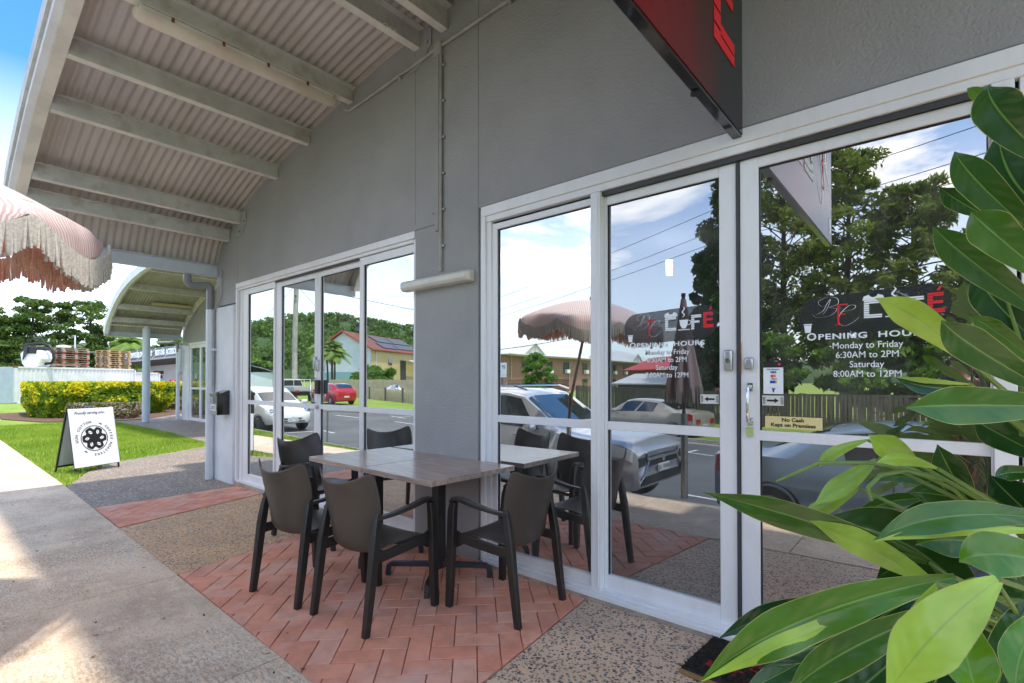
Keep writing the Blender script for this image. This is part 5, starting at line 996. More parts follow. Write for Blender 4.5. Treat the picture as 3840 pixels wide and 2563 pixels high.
sh = [leafmat('shrub_olive', (.16, .19, .05), (.1, .13, .03), .3, 4), leafmat('shrub_bronze', (.36, .26, .16), (.42, .36, .24), .3, 5), leafmat('shrub_pale', (.55, .5, .38), (.5, .36, .28), .3, 5)]
hedge('shrub', 'low clipped bronze-green shrub at the near foot of the yellow hedge', [(-23.9, 3.6), (-22.6, 4.1), (-22.3, 5.2), (-23.3, 5.7), (-24.3, 4.9)], 0, .55, 9000, sh, .06, .1, .1, 'low clipped shrubs', 'shrub')
hedge('shrub', 'low clipped pinkish shrub row behind the far column', [(-28.6, 5.6), (-27.2, 5.9), (-27.6, 8.8), (-30, 9.2)], 0, .55, 8000, sh, .06, .1, .1, 'low clipped shrubs', 'shrub')
mulch = pm('mulch_bed', (.16, .085, .05), .95, c2=(.09, .05, .035), vs=12, bump=1, bs=40)
b = MB(); b.prism([(x, y, -.03) for x, y in [(-30, 2.3), (-25.6, 2.1), (-23.0, 2.8), (-21.8, 4.0), (-21.6, 5.3), (-23.4, 6.6), (-26, 8.6), (-31.5, 6)]], (0, 0, .04)); tag(b.build('garden_bed', mulch), kind='structure')
# grass blades on the near lawn
n = 90000; Px = rng.uniform(-22, -8.8, n); Py = rng.uniform(-.9, 5.0, n)
k = np.array([(y > fe(x)+.012 and y < 1.36+(max(0., (-x-8.77))**1.0)*0+ (lambda q: np.interp(q, [-30, -18.3, -15.9, -12.3, -12.01, -11.3, -10.87, -9.95, -8.77], [4.4, 4.5, 4.5, 4.25, 4.15, 3.0, 2.33, 1.74, 1.33]))(x)-1.36) or (y < fe(x)-1.26 and y > kn(x)+.13) for x, y in zip(Px, Py)]); Px, Py = Px[k], Py[k]; n = len(Px)
h = rng.uniform(.02, .055, n); a = rng.uniform(0, 2*pi, n); lx, ly_ = rng.normal(0, .018, n), rng.normal(0, .018, n); w_ = .0045
B0 = np.stack([Px-w_*np.cos(a), Py-w_*np.sin(a), np.full(n, -.02)], 1); B1 = np.stack([Px+w_*np.cos(a), Py+w_*np.sin(a), np.full(n, -.02)], 1); B2 = np.stack([Px+lx, Py+ly_, h], 1)
tag(arr('grass', np.stack([B0, B1, B2], 1).reshape(-1, 3), np.arange(3*n).reshape(n, 3), [grass_m]), 'short bright green lawn grass between the footpath and the hedge', 'grass', kind='stuff')
# ================================================================== TREES
pine_a = leafmat('pine_needles', (.07, .13, .028), (.14, .21, .045), .35, .5); dark_a = leafmat('cypress_dark', (.03, .065, .015), (.07, .13, .025), .2, .6); bright_a = leafmat('bright_foliage', (.10, .21, .02), (.18, .33, .04), .35, .6)
cyp = leafmat('cypress_light', (.14, .20, .035), (.25, .31, .06), .45, .5); olive_a = leafmat('olive_foliage', (.09, .17, .03), (.15, .25, .05), .35, .3); palm_m = leafmat('palm_frond', (.13, .24, .04), (.26, .34, .07), .35, .8)
def tree(name, label, base, h, r, leaf, npad=40, nl=220, size=.28, crown0=.3, kind='pine', group=None, seed=0, tr=.22, lean=0., cat='tree', aspect=2.2, ps=1., droop=0.):
    t = thing(name, label, cat, base, group=group); rr = random.Random(seed); B = Vector(base); b = MB()
    ax = [B+Vector((lean*k*k*h+.15*sin(k*5+seed)*tr*3, .12*sin(k*7+seed), h*k)) for k in (0, .15, .3, .5, .7, .85, .97)]
    b.tube(ax, [tr*1.2, tr, tr*.9, tr*.7, tr*.5, tr*.3, tr*.08], 8); pads = []
    def trunk(k): i = min(5, max(0, next((q for q in range(6) if (0, .15, .3, .5, .7, .85, .97)[q+1] >= k), 5))); ks = (0, .15, .3, .5, .7, .85, .97); return ax[i].lerp(ax[i+1], (k-ks[i])/(ks[i+1]-ks[i]))
    for i in range(npad):
        k = crown0+(1-crown0)*((i+.5)/npad)**.9; k = min(k, .97); a = i*2.4+rr.uniform(-.5, .5); v = (k-crown0)/(1-crown0)
        if kind == 'pine': rad = r*(.55+.45*sin(pi*min(1, .15+v*.85)))*(1-.35*v)*rr.uniform(.55, 1.08)
        elif kind == 'cone': rad = r*(1-v)**.8*rr.uniform(.5, 1.1)+.1
        else: rad = r*sqrt(max(0.05, 1-(2*v-1)**2))*rr.uniform(.35, 1.05)
        st = trunk(max(.1, k-.06)); e = trunk(k)+Vector((cos(a)*rad, sin(a)*rad, rad*rr.uniform(-.05, .28))); mid = st.lerp(e, .5)+Vector((0, 0, rad*.08)); b.tube([st, mid, e], [tr*.28*(1-.6*v), tr*.16, tr*.05], 5)
        pads.append((e, ps*r*rr.uniform(.2, .42)*(1-.3*v))); 
        if rr.random() < .6: pads.append((st.lerp(e, .62)+Vector((rr.uniform(-.2, .2)*r, rr.uniform(-.2, .2)*r, .05*r)), r*rr.uniform(.16, .3)))
    pads.append((ax[-1], r*.22)); b.build('trunk', bark, t, smooth=True); P = []
    for c, pr_ in pads:
        q = rng.normal(size=(nl, 3)); q /= np.linalg.norm(q, axis=1)[:, None]; q *= rng.uniform(.25, 1., (nl, 1))**.5*pr_; q[:, 2] *= .5 if kind != 'cone' else .9; q[:, 2] -= droop*np.abs(rng.normal(size=nl))*pr_; P.append(q+np.array(c))
    V, F = leafcloud(np.concatenate(P), size, aspect); arr('crown', V, F, [leaf], t); return t
def far(px, py, d, dz=0): p = Ap(px*K, py*K, d); return p
for i, (px, h, r, s_) in enumerate([(15, 9.6, 3.4, 1), (72, 12.4, 3.6, 2), (135, 12.2, 3.0, 3), (206, 12.6, 3.9, 4), (245, 9.0, 3.0, 5), (-45, 11, 4, 6)]):
    p = far(px, 860, 92); tree('pine_tree', ['bushy pine at the left edge of the photo, behind the container', 'tall pine behind the white chainsaw figure', 'slender open pine behind the left pallet stack', 'broad tall pine behind the middle of the pallets', 'shorter pine just left of the far awning', 'pine left of the frame edge'][i], (p.x, p.y, -.3), h, r, pine_a, 30 if i != 2 else 18, 110, .22, [.3, .3, .5, .22, .25, .2][i], 'pine', 'pines beyond the container yard', s_, .3)
for i, (px, h, r, s_) in enumerate([(400, 7.0, 3.2, 8), (432, 6.5, 3, 9), (270, 4.6, 2.4, 10), (100, 3.6, 2.6, 12), (30, 3.6, 3, 13), (180, 3.8, 2.6, 14)]):
    p = far(px, 860, 80+i*3); tree('shade_tree', ['light green tree right of the far column', 'thin tree above the shop sign end', 'low tree under the far awning edge', 'low bushy tree behind the chainsaw figure', 'low bushy tree at the left behind the container', 'low bushy tree between the pallet stacks'][i], (p.x, p.y, -.3), h, r, olive_a, 26, 150, .4, .15, 'round', 'low trees beyond the yard', s_, .2)
def palm(label, base, h, nf, L_, seed, trk=.12, group=None, multi=1):
    t = thing('palm_tree', label, 'palm', base, group=group); rr = random.Random(seed); b = MB(); V = []; F = []
    for m_ in range(multi):
        bb = Vector(base)+Vector((rr.uniform(-.8, .8), rr.uniform(-.5, .5), 0))*(multi > 1); hh = h*rr.uniform(.7, 1) if m_ else h; tp = bb+Vector((rr.uniform(-.4, .4), rr.uniform(-.3, .3), hh)); b.tube([bb, bb.lerp(tp, .5)+Vector((.1, 0, 0)), tp], [trk*1.2, trk, trk*.8], 8)
        for k in range(nf):
            a = k*2.4; el = rr.uniform(-.1, 1.2); d = Vector((cos(a)*cos(el), sin(a)*cos(el), sin(el))); l = L_*rr.uniform(.8, 1.1); pts = [tp+d*l*u+Vector((0, 0, -l*.75*u**2.2)) for u in [j/9 for j in range(10)]]
            sd = d.cross(Vector((0, 0, 1))).normalized()
            for j in range(1, 9):
                for q in range(4):
                    c = pts[j].lerp(pts[j+1], q/4); wl = l*.34*sin(pi*min(1, (j+q/4)/9*.9+.12)); tg = (pts[j+1]-pts[j]).normalized()
                    for s in (-1, 1): o = len(V); e = c+sd*s*wl+tg*wl*.5+Vector((0, 0, -wl*.45)); V += [tuple(c-tg*.03), tuple(c+tg*.05), tuple(e), tuple(c.lerp(e, .5)-tg*.06)]; F.append((o, o+1, o+2, o+3))
    b.build('trunk', bark, t, smooth=True); arr('fronds', V, F, [palm_m], t); return t
p = far(302, 860, 70); palm('feathery palm rising over the shop roof beside the far column', (p.x, p.y, 0), 5.2, 22, 3.2, 1)
# hills
hill_m = pm('forest_hill', (.04, .075, .025), .95, c2=(.07, .12, .035), vs=.05, c3=(.05, .09, .04), v3=.012)
def hill(name, cx_, cy_, rx, ry, h, ang, seed, nx=150, ny=60):
    b = MB(); rows = []
    for i in range(nx+1):
        row = []
        for j in range(ny+1):
            u, v = -1+2*i/nx, -1+2*j/ny; q = max(0, 1-u*u)*max(0, 1-v*v); x = u*rx; y = v*ry; X_ = cx_+x*cos(ang)-y*sin(ang); Y_ = cy_+x*sin(ang)+y*cos(ang)
            hh = h*q**.7*(.75+.5*noise.noise(Vector((u*2.3+seed, v*1.5, seed))))+min(1, q*8)*(5*noise.noise(Vector((X_*.05, Y_*.05, seed)))+4.5*abs(noise.noise(Vector((X_*.11, Y_*.11, 3)))))
            row.append((X_, Y_, hh-3))
        rows.append(row)
    b.grid(rows); return tag(b.build(name, hill_m, smooth=True, recalc=True), kind='structure')
hill('hill', -620, 100, 330, 90, 50, R(105), 1); hill('hill', -430, 30, 140, 40, 17, R(100), 5, 70, 30)
hill('hill', -640, -330, 360, 110, 92, R(120), 2); hill('hill', 60, -380, 620, 70, 26, 0, 4)
# crowns over the street-side hill: a wooded slope that reads as one mass
P = []; rr = random.Random(5)
for k in range(2600):
    u, v = rr.uniform(-.97, .97), rr.uniform(-.97, .97); q = (1-u*u)*(1-v*v); X_ = -640+u*360*cos(R(120))-v*110*sin(R(120)); Y_ = -330+u*360*sin(R(120))+v*110*cos(R(120)); z = 92*q**.7*(.75+.5*noise.noise(Vector((u*2.3+2, v*1.5, 2))))-1; s = rr.uniform(5, 9); g = rng.normal(size=(34, 3)); g /= np.linalg.norm(g, axis=1)[:, None]; P.append(g*s*np.array([1, 1, .8])+np.array([X_, Y_, z+3]))
V, F = leafcloud(np.concatenate(P), 3.2, 1.3); tag(arr('hillside_wood', V, F, [olive_a, ]), 'wooded green hillside across the street', 'wood', kind='stuff')
# ================================================================== CONTAINER YARD AND MOWER SHOP
cont_m = pm('container_grey', (.60, .60, .61), .5, c2=(.53, .53, .54), vs=1.5, c3=(.66, .66, .67), v3=.5); cont_b = pm('container_blue', (.40, .48, .54), .5, c2=(.35, .42, .48), vs=2)
def container(label, o, d, L_, mats, endm, h=2.35, wd=2.44, group='shipping containers in the yard'):
    t = thing('shipping_container', label, 'container', tuple(o), group=group); d = Vector(d).normalized(); n_ = Vector((-d.y, d.x, 0)); M = Matrix(((d.x, n_.x, 0, o[0]), (d.y, n_.y, 0, o[1]), (0, 0, 1, o[2]), (0, 0, 0, 1)))
    def fx(b): b.v = [tuple(M @ Vector(p)) for p in b.v]; return b
    b = MB(); prof = []; x = .12; k = 0
    while x < L_-.12: prof += [(x, 0), (x+.07, 0), (x+.12, .036), (x+.2, .036), (x+.25, 0)]; x += .25
    rows = [[(x_, .03+y_, z) for x_, y_ in prof] for z in (.14, h-.1)]; b.grid(rows); rows = [[(x_, wd-.03-y_, z) for x_, y_ in prof] for z in (.14, h-.1)]; b.grid(rows); fx(b).build('side_panel', mats, t)
    b = MB(); b.box(.05, .05, .1, L_-.05, wd-.05, .14); b.box(.02, .02, h-.09, L_-.02, wd-.02, h-.05); fx(b).build('roof_panel', mats, t)
    b = MB(); b.box(.01, .05, .14, .04, wd-.05, h-.08); fx(b).build('end_panel', endm, t); b = MB(); b.box(L_-.04, .05, .14, L_-.01, wd-.05, h-.08)
    for y in (.5, 1.0, 1.45, 1.95): b.tube([(L_+.02, y, .15), (L_+.02, y, h-.1)], .02, 6)
    fx(b).build('door_panel', mats, t); b = MB()
    for y in (0, wd-.1): b.box(0, y, .1, L_, y+.1, .2); b.box(0, y, h-.12, L_, y+.1, h-.02); b.box(0, y, .1, .12, y+.1, h); b.box(L_-.12, y, .1, L_, y+.1, h)
    fx(b).build('frame_rail', mats, t); b = MB()
    for xx in (0, L_-.17):
        for y in (0, wd-.16): b.box(xx-.005, y-.005, h-.1, xx+.17, y+.165, h+.01)
    fx(b).build('corner_casting', rust, t); return t, M
c0 = Ap(34*K, 872*K, 42); c1 = Ap(312*K, 872*K, 47); d_ = (c1-c0); d_.z = 0; Lc = d_.length
CZ = Ap(34*K, 840*K, 42).z
ct, CM = container('long grey corrugated shipping container behind the hedge with pallets on its roof', (c0.x, c0.y, CZ-2.35), d_, Lc, cont_m, cont_b)
e0 = Ap(305*K, 872*K, 50); e1 = Ap(331*K, 872*K, 50.5); container('small pale shipping container with door bars right of the long grey container', (e0.x, e0.y, CZ-2.55), e1-e0, 2.2, cont_m, cont_m, 2.35)
CM = CM @ Matrix.Translation((0, 0, 2.31))
pal = [pm('pallet_pine', (.50, .33, .17), .85, c2=(.38, .24, .12), vs=4), pm('pallet_red', (.38, .07, .055), .8, c2=(.28, .06, .05), vs=5), pm('pallet_weathered', (.36, .29, .22), .9, c2=(.25, .2, .15), vs=4)]
def pallet_mesh(m):
    b = MB()
    for k in range(7): y = k*.162; b.box(0, y, .122, 1.2, y+.1, .144)
    for k in range(3): b.box(0, k*.5, 0, 1.2, k*.5+.1, .02); [b.box(x, k*.5, .02, x+.12, k*.5+.1, .1) for x in (0, .54, 1.08)]
    for x in (0, .54, 1.08): b.box(x, 0, .1, x+.12, 1.1, .122)
    return b
protos = {}
def pallet(i, M, label, group):
    t = bpy.data.objects.new('pallet', None)
    if i in protos: o = protos[i].copy(); COL.objects.link(o)
    else: o = pallet_mesh(i).build('pallet', pal[i]); protos[i] = o
    o.matrix_world = M; tag(o, label, 'pallet', group)
def cpx(px): s = (px-34)/278; return Lc*s*42/(47-s*5)
for s_, (xp, nP, seq, lab) in enumerate(((146, 9, [2, 1, 2, 1, 2, 2, 1, 2, 2], 'left'), (252, 9, [0, 0, 0, 2, 0, 0, 0, 0, 0], 'right'))):
    for k in range(nP):
        xx = cpx(xp); rr = random.Random(s_*20+k); pallet(seq[k], CM @ Matrix.Translation((xx+rr.uniform(-.04, .04), .35+rr.uniform(-.04, .04), .02+k*.146)) @ Matrix.Scale(1.45, 4, (1, 0, 0)),
            ['red and grey', 'new orange-brown'][s_]+' wooden pallet, %s from the bottom of the %s stack' % (['first', 'second', 'third', 'fourth', 'fifth', 'sixth', 'seventh', 'eighth', 'ninth'][k], lab), ['pallets stacked left on the container roof', 'pallets stacked right on the container roof'][s_])
pallet(2, CM @ Matrix.Translation((cpx(205), .3, .0)) @ Matrix.Scale(1.6, 4, (1, 0, 0)) @ Matrix.Scale(.5, 4, (0, 0, 1)), 'single flat weathered pallet between the two stacks', 'loose pallets on the container roof')
b = MB(); rr = random.Random(2)
for k in range(16): x = cpx(118)+rr.uniform(0, 1.6); b.bar([CM @ Vector((x-.9, rr.uniform(.2, 1.4), .03+.02*k)), CM @ Vector((x+.9, rr.uniform(.2, 1.4), .05+.02*k))], .12, .03)
tag(b.build('timber_pile', pal[2]), 'messy pile of old boards on the container beside the chainsaw figure', 'timber pile')
# oversized chainsaw figure
q0 = Ap(85*K, 818*K, 43.5); sc = 44*K/LENS*43.5*.85; Rt = _r; Upv = Vector((0, 0, 1)); 
cs = thing('chainsaw_figure', 'oversized white and black chainsaw display figure standing over the container', 'display figure', tuple(q0))
MC = Fr(tuple(q0), Vector((Rt.x, Rt.y, 0)), Upv); w3 = pm('display_white', (.78, .78, .76), .35)
def cm(b): b.v = [tuple(MC @ (Vector(p)*sc)) for p in b.v]; return b
b = MB(); b.prism([(-.42, -.32, -.3), (-.2, -.58, -.3), (.2, -.55, -.3), (.36, -.38, -.3), (.48, -.1, -.3), (.40, .15, -.3), (.26, .28, -.3), (-.3, .28, -.3), (-.5, .1, -.3)], (0, 0, .6)); cm(b).build('motor_housing', w3, cs, bevel=.08, seg=3)
b = MB(); b.prism([(-.2, .1, -.33), (.25, .1, -.33), (.28, .42, -.33), (-.1, .45, -.33)], (0, 0, .66)); cm(b).build('air_cover', dark, cs, bevel=.05)
b = MB(); b.tube([(-.46, -.1, .0), (-.62, .25, 0), (-.58, .48, 0), (-.3, .56, 0), (.3, .56, 0), (.55, .48, 0), (.72, .2, 0), (.76, -.1, 0), (.66, -.3, 0), (.3, -.34, 0)], .06, 10); b.tube([(-.42, .5, 0), (-.4, .74, 0), (-.2, .8, 0), (.2, .78, 0), (.34, .55, 0)], .035, 8); cm(b).build('handle', black, cs, smooth=True)
b = MB(); b.prism([(-.22, .42, .34), (-.08, .5, .34), (-.1, .15, .34), (-.3, -.2, .34)], (0, 0, .04)); cm(b).build('chain_cover', gunmetal, cs)
b = MB(); b.tube([(0, -.55, 0), (0, -1.25, 0)], .06, 8); cm(b).build('stand', gunmetal, cs)
# mower shop
shop = thing('mower_shop', 'low grey mower shop with a white-lettered slanted fascia under the far awning', 'building', (-58, 15, 0))
sg_m = pm('shop_fascia_grey', (.14, .155, .175), .5); sw_m = pm('shop_wall', (.52, .53, .56), .6, c2=(.48, .49, .52), vs=.6); sd_m = pm('shop_dark_soffit', (.05, .045, .045), .8); sg2 = pm('metal_cladding_grey', (.20, .22, .25), .5)
a0 = Ap(275*K, 818*K, 62); a1 = Ap(420*K, 808*K, 50); 
def vz(px, py, p): return EYE+ray(px*K, py*K).z/hypot(ray(px*K, py*K).x, ray(px*K, py*K).y)*hypot(p.x, p.y)
z00, z01, z10, z11 = vz(275, 832, a0), vz(275, 808, a0), vz(420, 817, a1), vz(420, 791, a1); A0 = Vector((a0.x, a0.y, 0)); A1 = Vector((a1.x, a1.y, 0)); dn = Vector((-(A1-A0).y, (A1-A0).x, 0)).normalized(); Z = lambda z: Vector((0, 0, z))
b = MB(); b.prism([A0+Z(z00), A1+Z(z10), A1+Z(z11), A0+Z(z01)], dn*.3); b.build('fascia', sg_m, shop, recalc=True)
b = MB(); b.prism([A0+Z(z00-.08), A1+Z(z10-.08), A1+Z(z10+.06), A0+Z(z00+.06)], -dn*.08); b.box(-50, 16.6, 3.3, -48.7, 17.4, 3.7); b.build('gutter', pm('gutter_pale', (.40, .40, .44), .4), shop, recalc=True)
b = MB(); b.prism([A0+Z(z00-.1), A1+Z(z10-.1), A1+dn*2.2+Z(z10-.35), A0+dn*2.2+Z(z00-.35)], (0, 0, .08)); b.build('soffit', sd_m, shop, recalc=True)
b = MB(); B0_ = A0+dn*2.2; B1_ = A1+dn*2.2; b.prism([B0_+Z(-.3), B1_+Z(-.3), B1_+Z(z10-.3), B0_+Z(z00-.3)], dn*.3); b.build('wall', sw_m, shop, recalc=True)
b = MB(); B2_ = B0_.lerp(B1_, .88); b.prism([B2_-dn*.03+Z(-.3), B1_-dn*.03+Z(-.3), B1_-dn*.03+Z(z10-.35), B2_-dn*.03+Z(z10-.4)], dn*.02); b.build('dark_wall_end', sg2, shop, recalc=True)
F_ = (A1-A0).normalized(); 
def onf(u, v): p = A0.lerp(A1, u); return p-dn*.02+Z((z00+(z10-z00)*u)*(1-v)+(z01+(z11-z01)*u)*v)
b = MB()
for s_, u in (('MOWERS', .09), ('TRIMMERS', .24), ('BLOWERS', .385), ('SAWS', .51), ('RIDE-ONS', .67), ('ACCESSORIES', .86)): tx(b, s_, Fr(tuple(onf(u, .3)), onf(u+.05, .3)-onf(u, .3), (0, 0, 1)), .66, bold=.03, ext=.01, sx=.62)
for u in (.02, .16, .31, .45, .56, .74): p, q = onf(u, .08), onf(u+.16, .92); b.bar([p, q], .05, .03)
b.build('lettering', decal_w, shop)
b = MB()
for s_, u, z in (('AUTHORISED', .22, 2.0), ('SERVICING', .22, 1.6)): tx(b, s_, Fr(tuple(B0_.lerp(B1_, u)-dn*.05+Z(z)), B1_-B0_, (0, 0, 1)), .36, bold=.02, ext=.01)
b.build('wall_lettering', black, shop)
b = MB(); p, q = B0_.lerp(B1_, .56), B0_.lerp(B1_, .72); b.prism([p-dn*.04+Z(.1), q-dn*.04+Z(.1), q-dn*.04+Z(2.2), p-dn*.04+Z(2.2)], dn*.03); b.build('poster_window', pm('poster_tan', (.35, .33, .26), .4, c2=(.2, .16, .1), vs=2.5, c3=(.5, .52, .5), v3=1.5), shop, recalc=True)
b = MB(); g0 = Ap(228*K, 835*K, 60); g1 = Ap(282*K, 835*K, 64); zt = vz(228, 809, g0); G0, G1 = Vector((g0.x, g0.y, 0)), Vector((g1.x, g1.y, 0)); gn = Vector((-(G1-G0).y, (G1-G0).x, 0)).normalized()
rows = [[G0.lerp(G1, k/40)+gn*(.06 if k % 2 else 0)+Z(z) for k in range(41)] for z in (-.3, zt)]; b.grid(rows); b.prism([G0+Z(zt), G1+Z(zt), G1+gn*6+Z(zt+.3), G0+gn*6+Z(zt+.3)], (0, 0, .06)); b.build('clad_wing', sg2, shop, recalc=True)
b = MB(); b.prism([G0.lerp(G1, .15)-gn*.05+Z(vz(240, 848, g0)), G0.lerp(G1, .8)-gn*.05+Z(vz(240, 848, g0)), G0.lerp(G1, .8)-gn*.05+Z(vz(240, 827, g0)), G0.lerp(G1, .15)-gn*.05+Z(vz(240, 827, g0))], gn*.03); b.build('roller_door', pm('roller_grey', (.3, .31, .33), .5), shop, recalc=True)
p = Ap(172*K, 800*K, 58); b = MB(); b.tube([(p.x, p.y, -.3), (p.x, p.y, vz(172, 770, p))], .05, 6); tag(b.build('lamp_mast', pvc_w), 'thin pale mast behind the left pallet stack', 'mast')
p = Ap(146*K, 800*K, 58); b = MB(); b.tube([(p.x, p.y, -.3), (p.x, p.y, vz(146, 797, p))], .06, 6); b.lathe([(.0, 0), (.5, .06), (.5, .2), (.0, .28)], (p.x, p.y, vz(146, 799, p)), 14); tag(b.build('floodlight', white_pl), 'white round floodlight on a short pole above the left pallets', 'light')
# yellow loader, white van roof and red ladder tip behind the far hedge
p = Ap(330*K, 893*K, 42); b = MB(); dd = Vector((_r.x, _r.y, 0)); zc = vz(330, 891, p)
for k in range(5): b.tube([p+dd*(-1.6+.5*k)+Z(zc-.25-p.z), p+dd*(-.9+.5*k)+Z(zc-.08-p.z), p+dd*(.2+.5*k)+Z(zc-.1-p.z)], .14, 8)
b.obox(p+dd*.8+Z(zc-.9-p.z), dd*2.2, dn*.6, Vector((0, 0, .6))); tag(b.build('yellow_trailer', pm('machine_yellow', (.75, .40, .02), .5), smooth=True), 'orange-yellow trailer load showing over the far hedge', 'trailer')
p = Ap(387*K, 893*K, 42); b = MB(); b.tube([p+Z(-1.2), p+Z(.45), p+dd*.12+Z(.62), p+dd*.45+Z(.62), p+dd*.5+Z(-1.2)], .05, 8); [b.tube([p+Z(.1*k), p+dd*.5+Z(.1*k)], .02, 6) for k in (0, 2, 4)]; tag(b.build('red_ladder', pm('ladder_red', (.6, .02, .03), .4)), 'top of a red ladder above the far hedge beside the mower shop', 'ladder')
tag(sheet('car_park', [(-29, 9), (-26, 9.4), (-21.5, 7), (-21, 13), (-30, 26), (-60, 30), (-70, 4), (-50, 3.5), (-45, 9)], -.012, pm('pale_concrete', (.5, .42, .36), .8, c2=(.42, .36, .31), vs=.6)), kind='structure')
# ================================================================== CARS (they stand in the street and show in the shop glass)
lampc = pm('headlamp_lens', (.86, .87, .86), .1, coat=1.); lampr = pm('tail_lamp', (.45, .01, .015), .1, coat=1.); rimm = pm('alloy_rim', (.5, .5, .52), .25, metal=.9); trim = pm('body_trim_black', (.02, .02, .022), .4); platem = pm('number_plate', (.78, .78, .76), .5)
def carpaint(n, c, metal=.35): return pm(n, c, .28, metal=metal, coat=.8, c2=tuple(x*.93 for x in c), vs=1.5)
SH = {  # stations: x, half width, sill z, belt z, roof half width, roof z (roof = belt where there is no cabin)
 'hatch': [(-1.84,.60,.34,.74,.50,.80),(-1.80,.72,.28,.86,.58,.90),(-1.72,.79,.24,.93,.60,1.06),(-1.52,.82,.22,.95,.60,1.38),(-1.2,.83,.2,.95,.61,1.49),(-.5,.83,.2,.94,.62,1.53),(.1,.83,.2,.93,.61,1.50),(.42,.83,.2,.92,.59,1.36),(.98,.82,.22,.92,.62,1.0),(1.1,.82,.24,.90,.64,.93),(1.5,.78,.26,.78,.58,.82),(1.74,.66,.28,.62,.46,.66),(1.84,.48,.32,.5,.36,.52)],
 'hatch2': [(-2.02,.62,.36,.84,.5,.88),(-1.98,.76,.3,.95,.58,.98),(-1.86,.82,.26,1.0,.6,1.08),(-1.5,.84,.22,1.02,.58,1.38),(-1.1,.85,.2,1.0,.6,1.46),(-.4,.85,.2,.97,.6,1.49),(.1,.85,.2,.95,.6,1.46),(.4,.85,.2,.93,.58,1.36),(1.02,.84,.22,.93,.62,1.0),(1.2,.83,.24,.9,.64,.93),(1.7,.78,.26,.8,.58,.83),(1.95,.66,.28,.62,.46,.66),(2.03,.5,.32,.5,.36,.52)],
 'sedan': [(-2.42,.66,.36,.84,.55,.87),(-2.38,.80,.3,.95,.64,.99),(-2.2,.86,.26,1.0,.68,1.05),(-1.75,.89,.22,1.0,.66,1.08),(-1.1,.90,.2,.98,.60,1.36),(-.6,.91,.2,.96,.6,1.42),(.1,.91,.2,.95,.61,1.44),(.4,.91,.2,.94,.6,1.38),(1.05,.90,.22,.93,.68,1.0),(1.3,.88,.22,.9,.68,.94),(1.9,.85,.24,.82,.62,.85),(2.3,.74,.26,.7,.52,.72),(2.43,.55,.3,.55,.4,.57)],
 'suv': [(-2.38,.78,.48,1.12,.6,1.2),(-2.34,.88,.42,1.2,.66,1.5),(-2.2,.91,.36,1.22,.68,1.68),(-1.6,.92,.34,1.2,.7,1.76),(-.8,.92,.34,1.18,.7,1.80),(0,.92,.34,1.16,.7,1.79),(.35,.92,.34,1.15,.68,1.72),(1.05,.92,.34,1.14,.72,1.22),(1.25,.92,.36,1.12,.74,1.15),(1.8,.90,.38,1.06,.72,1.10),(2.2,.89,.38,1.02,.70,1.05),(2.36,.85,.40,.94,.66,.98),(2.42,.80,.44,.88,.60,.91)],
}
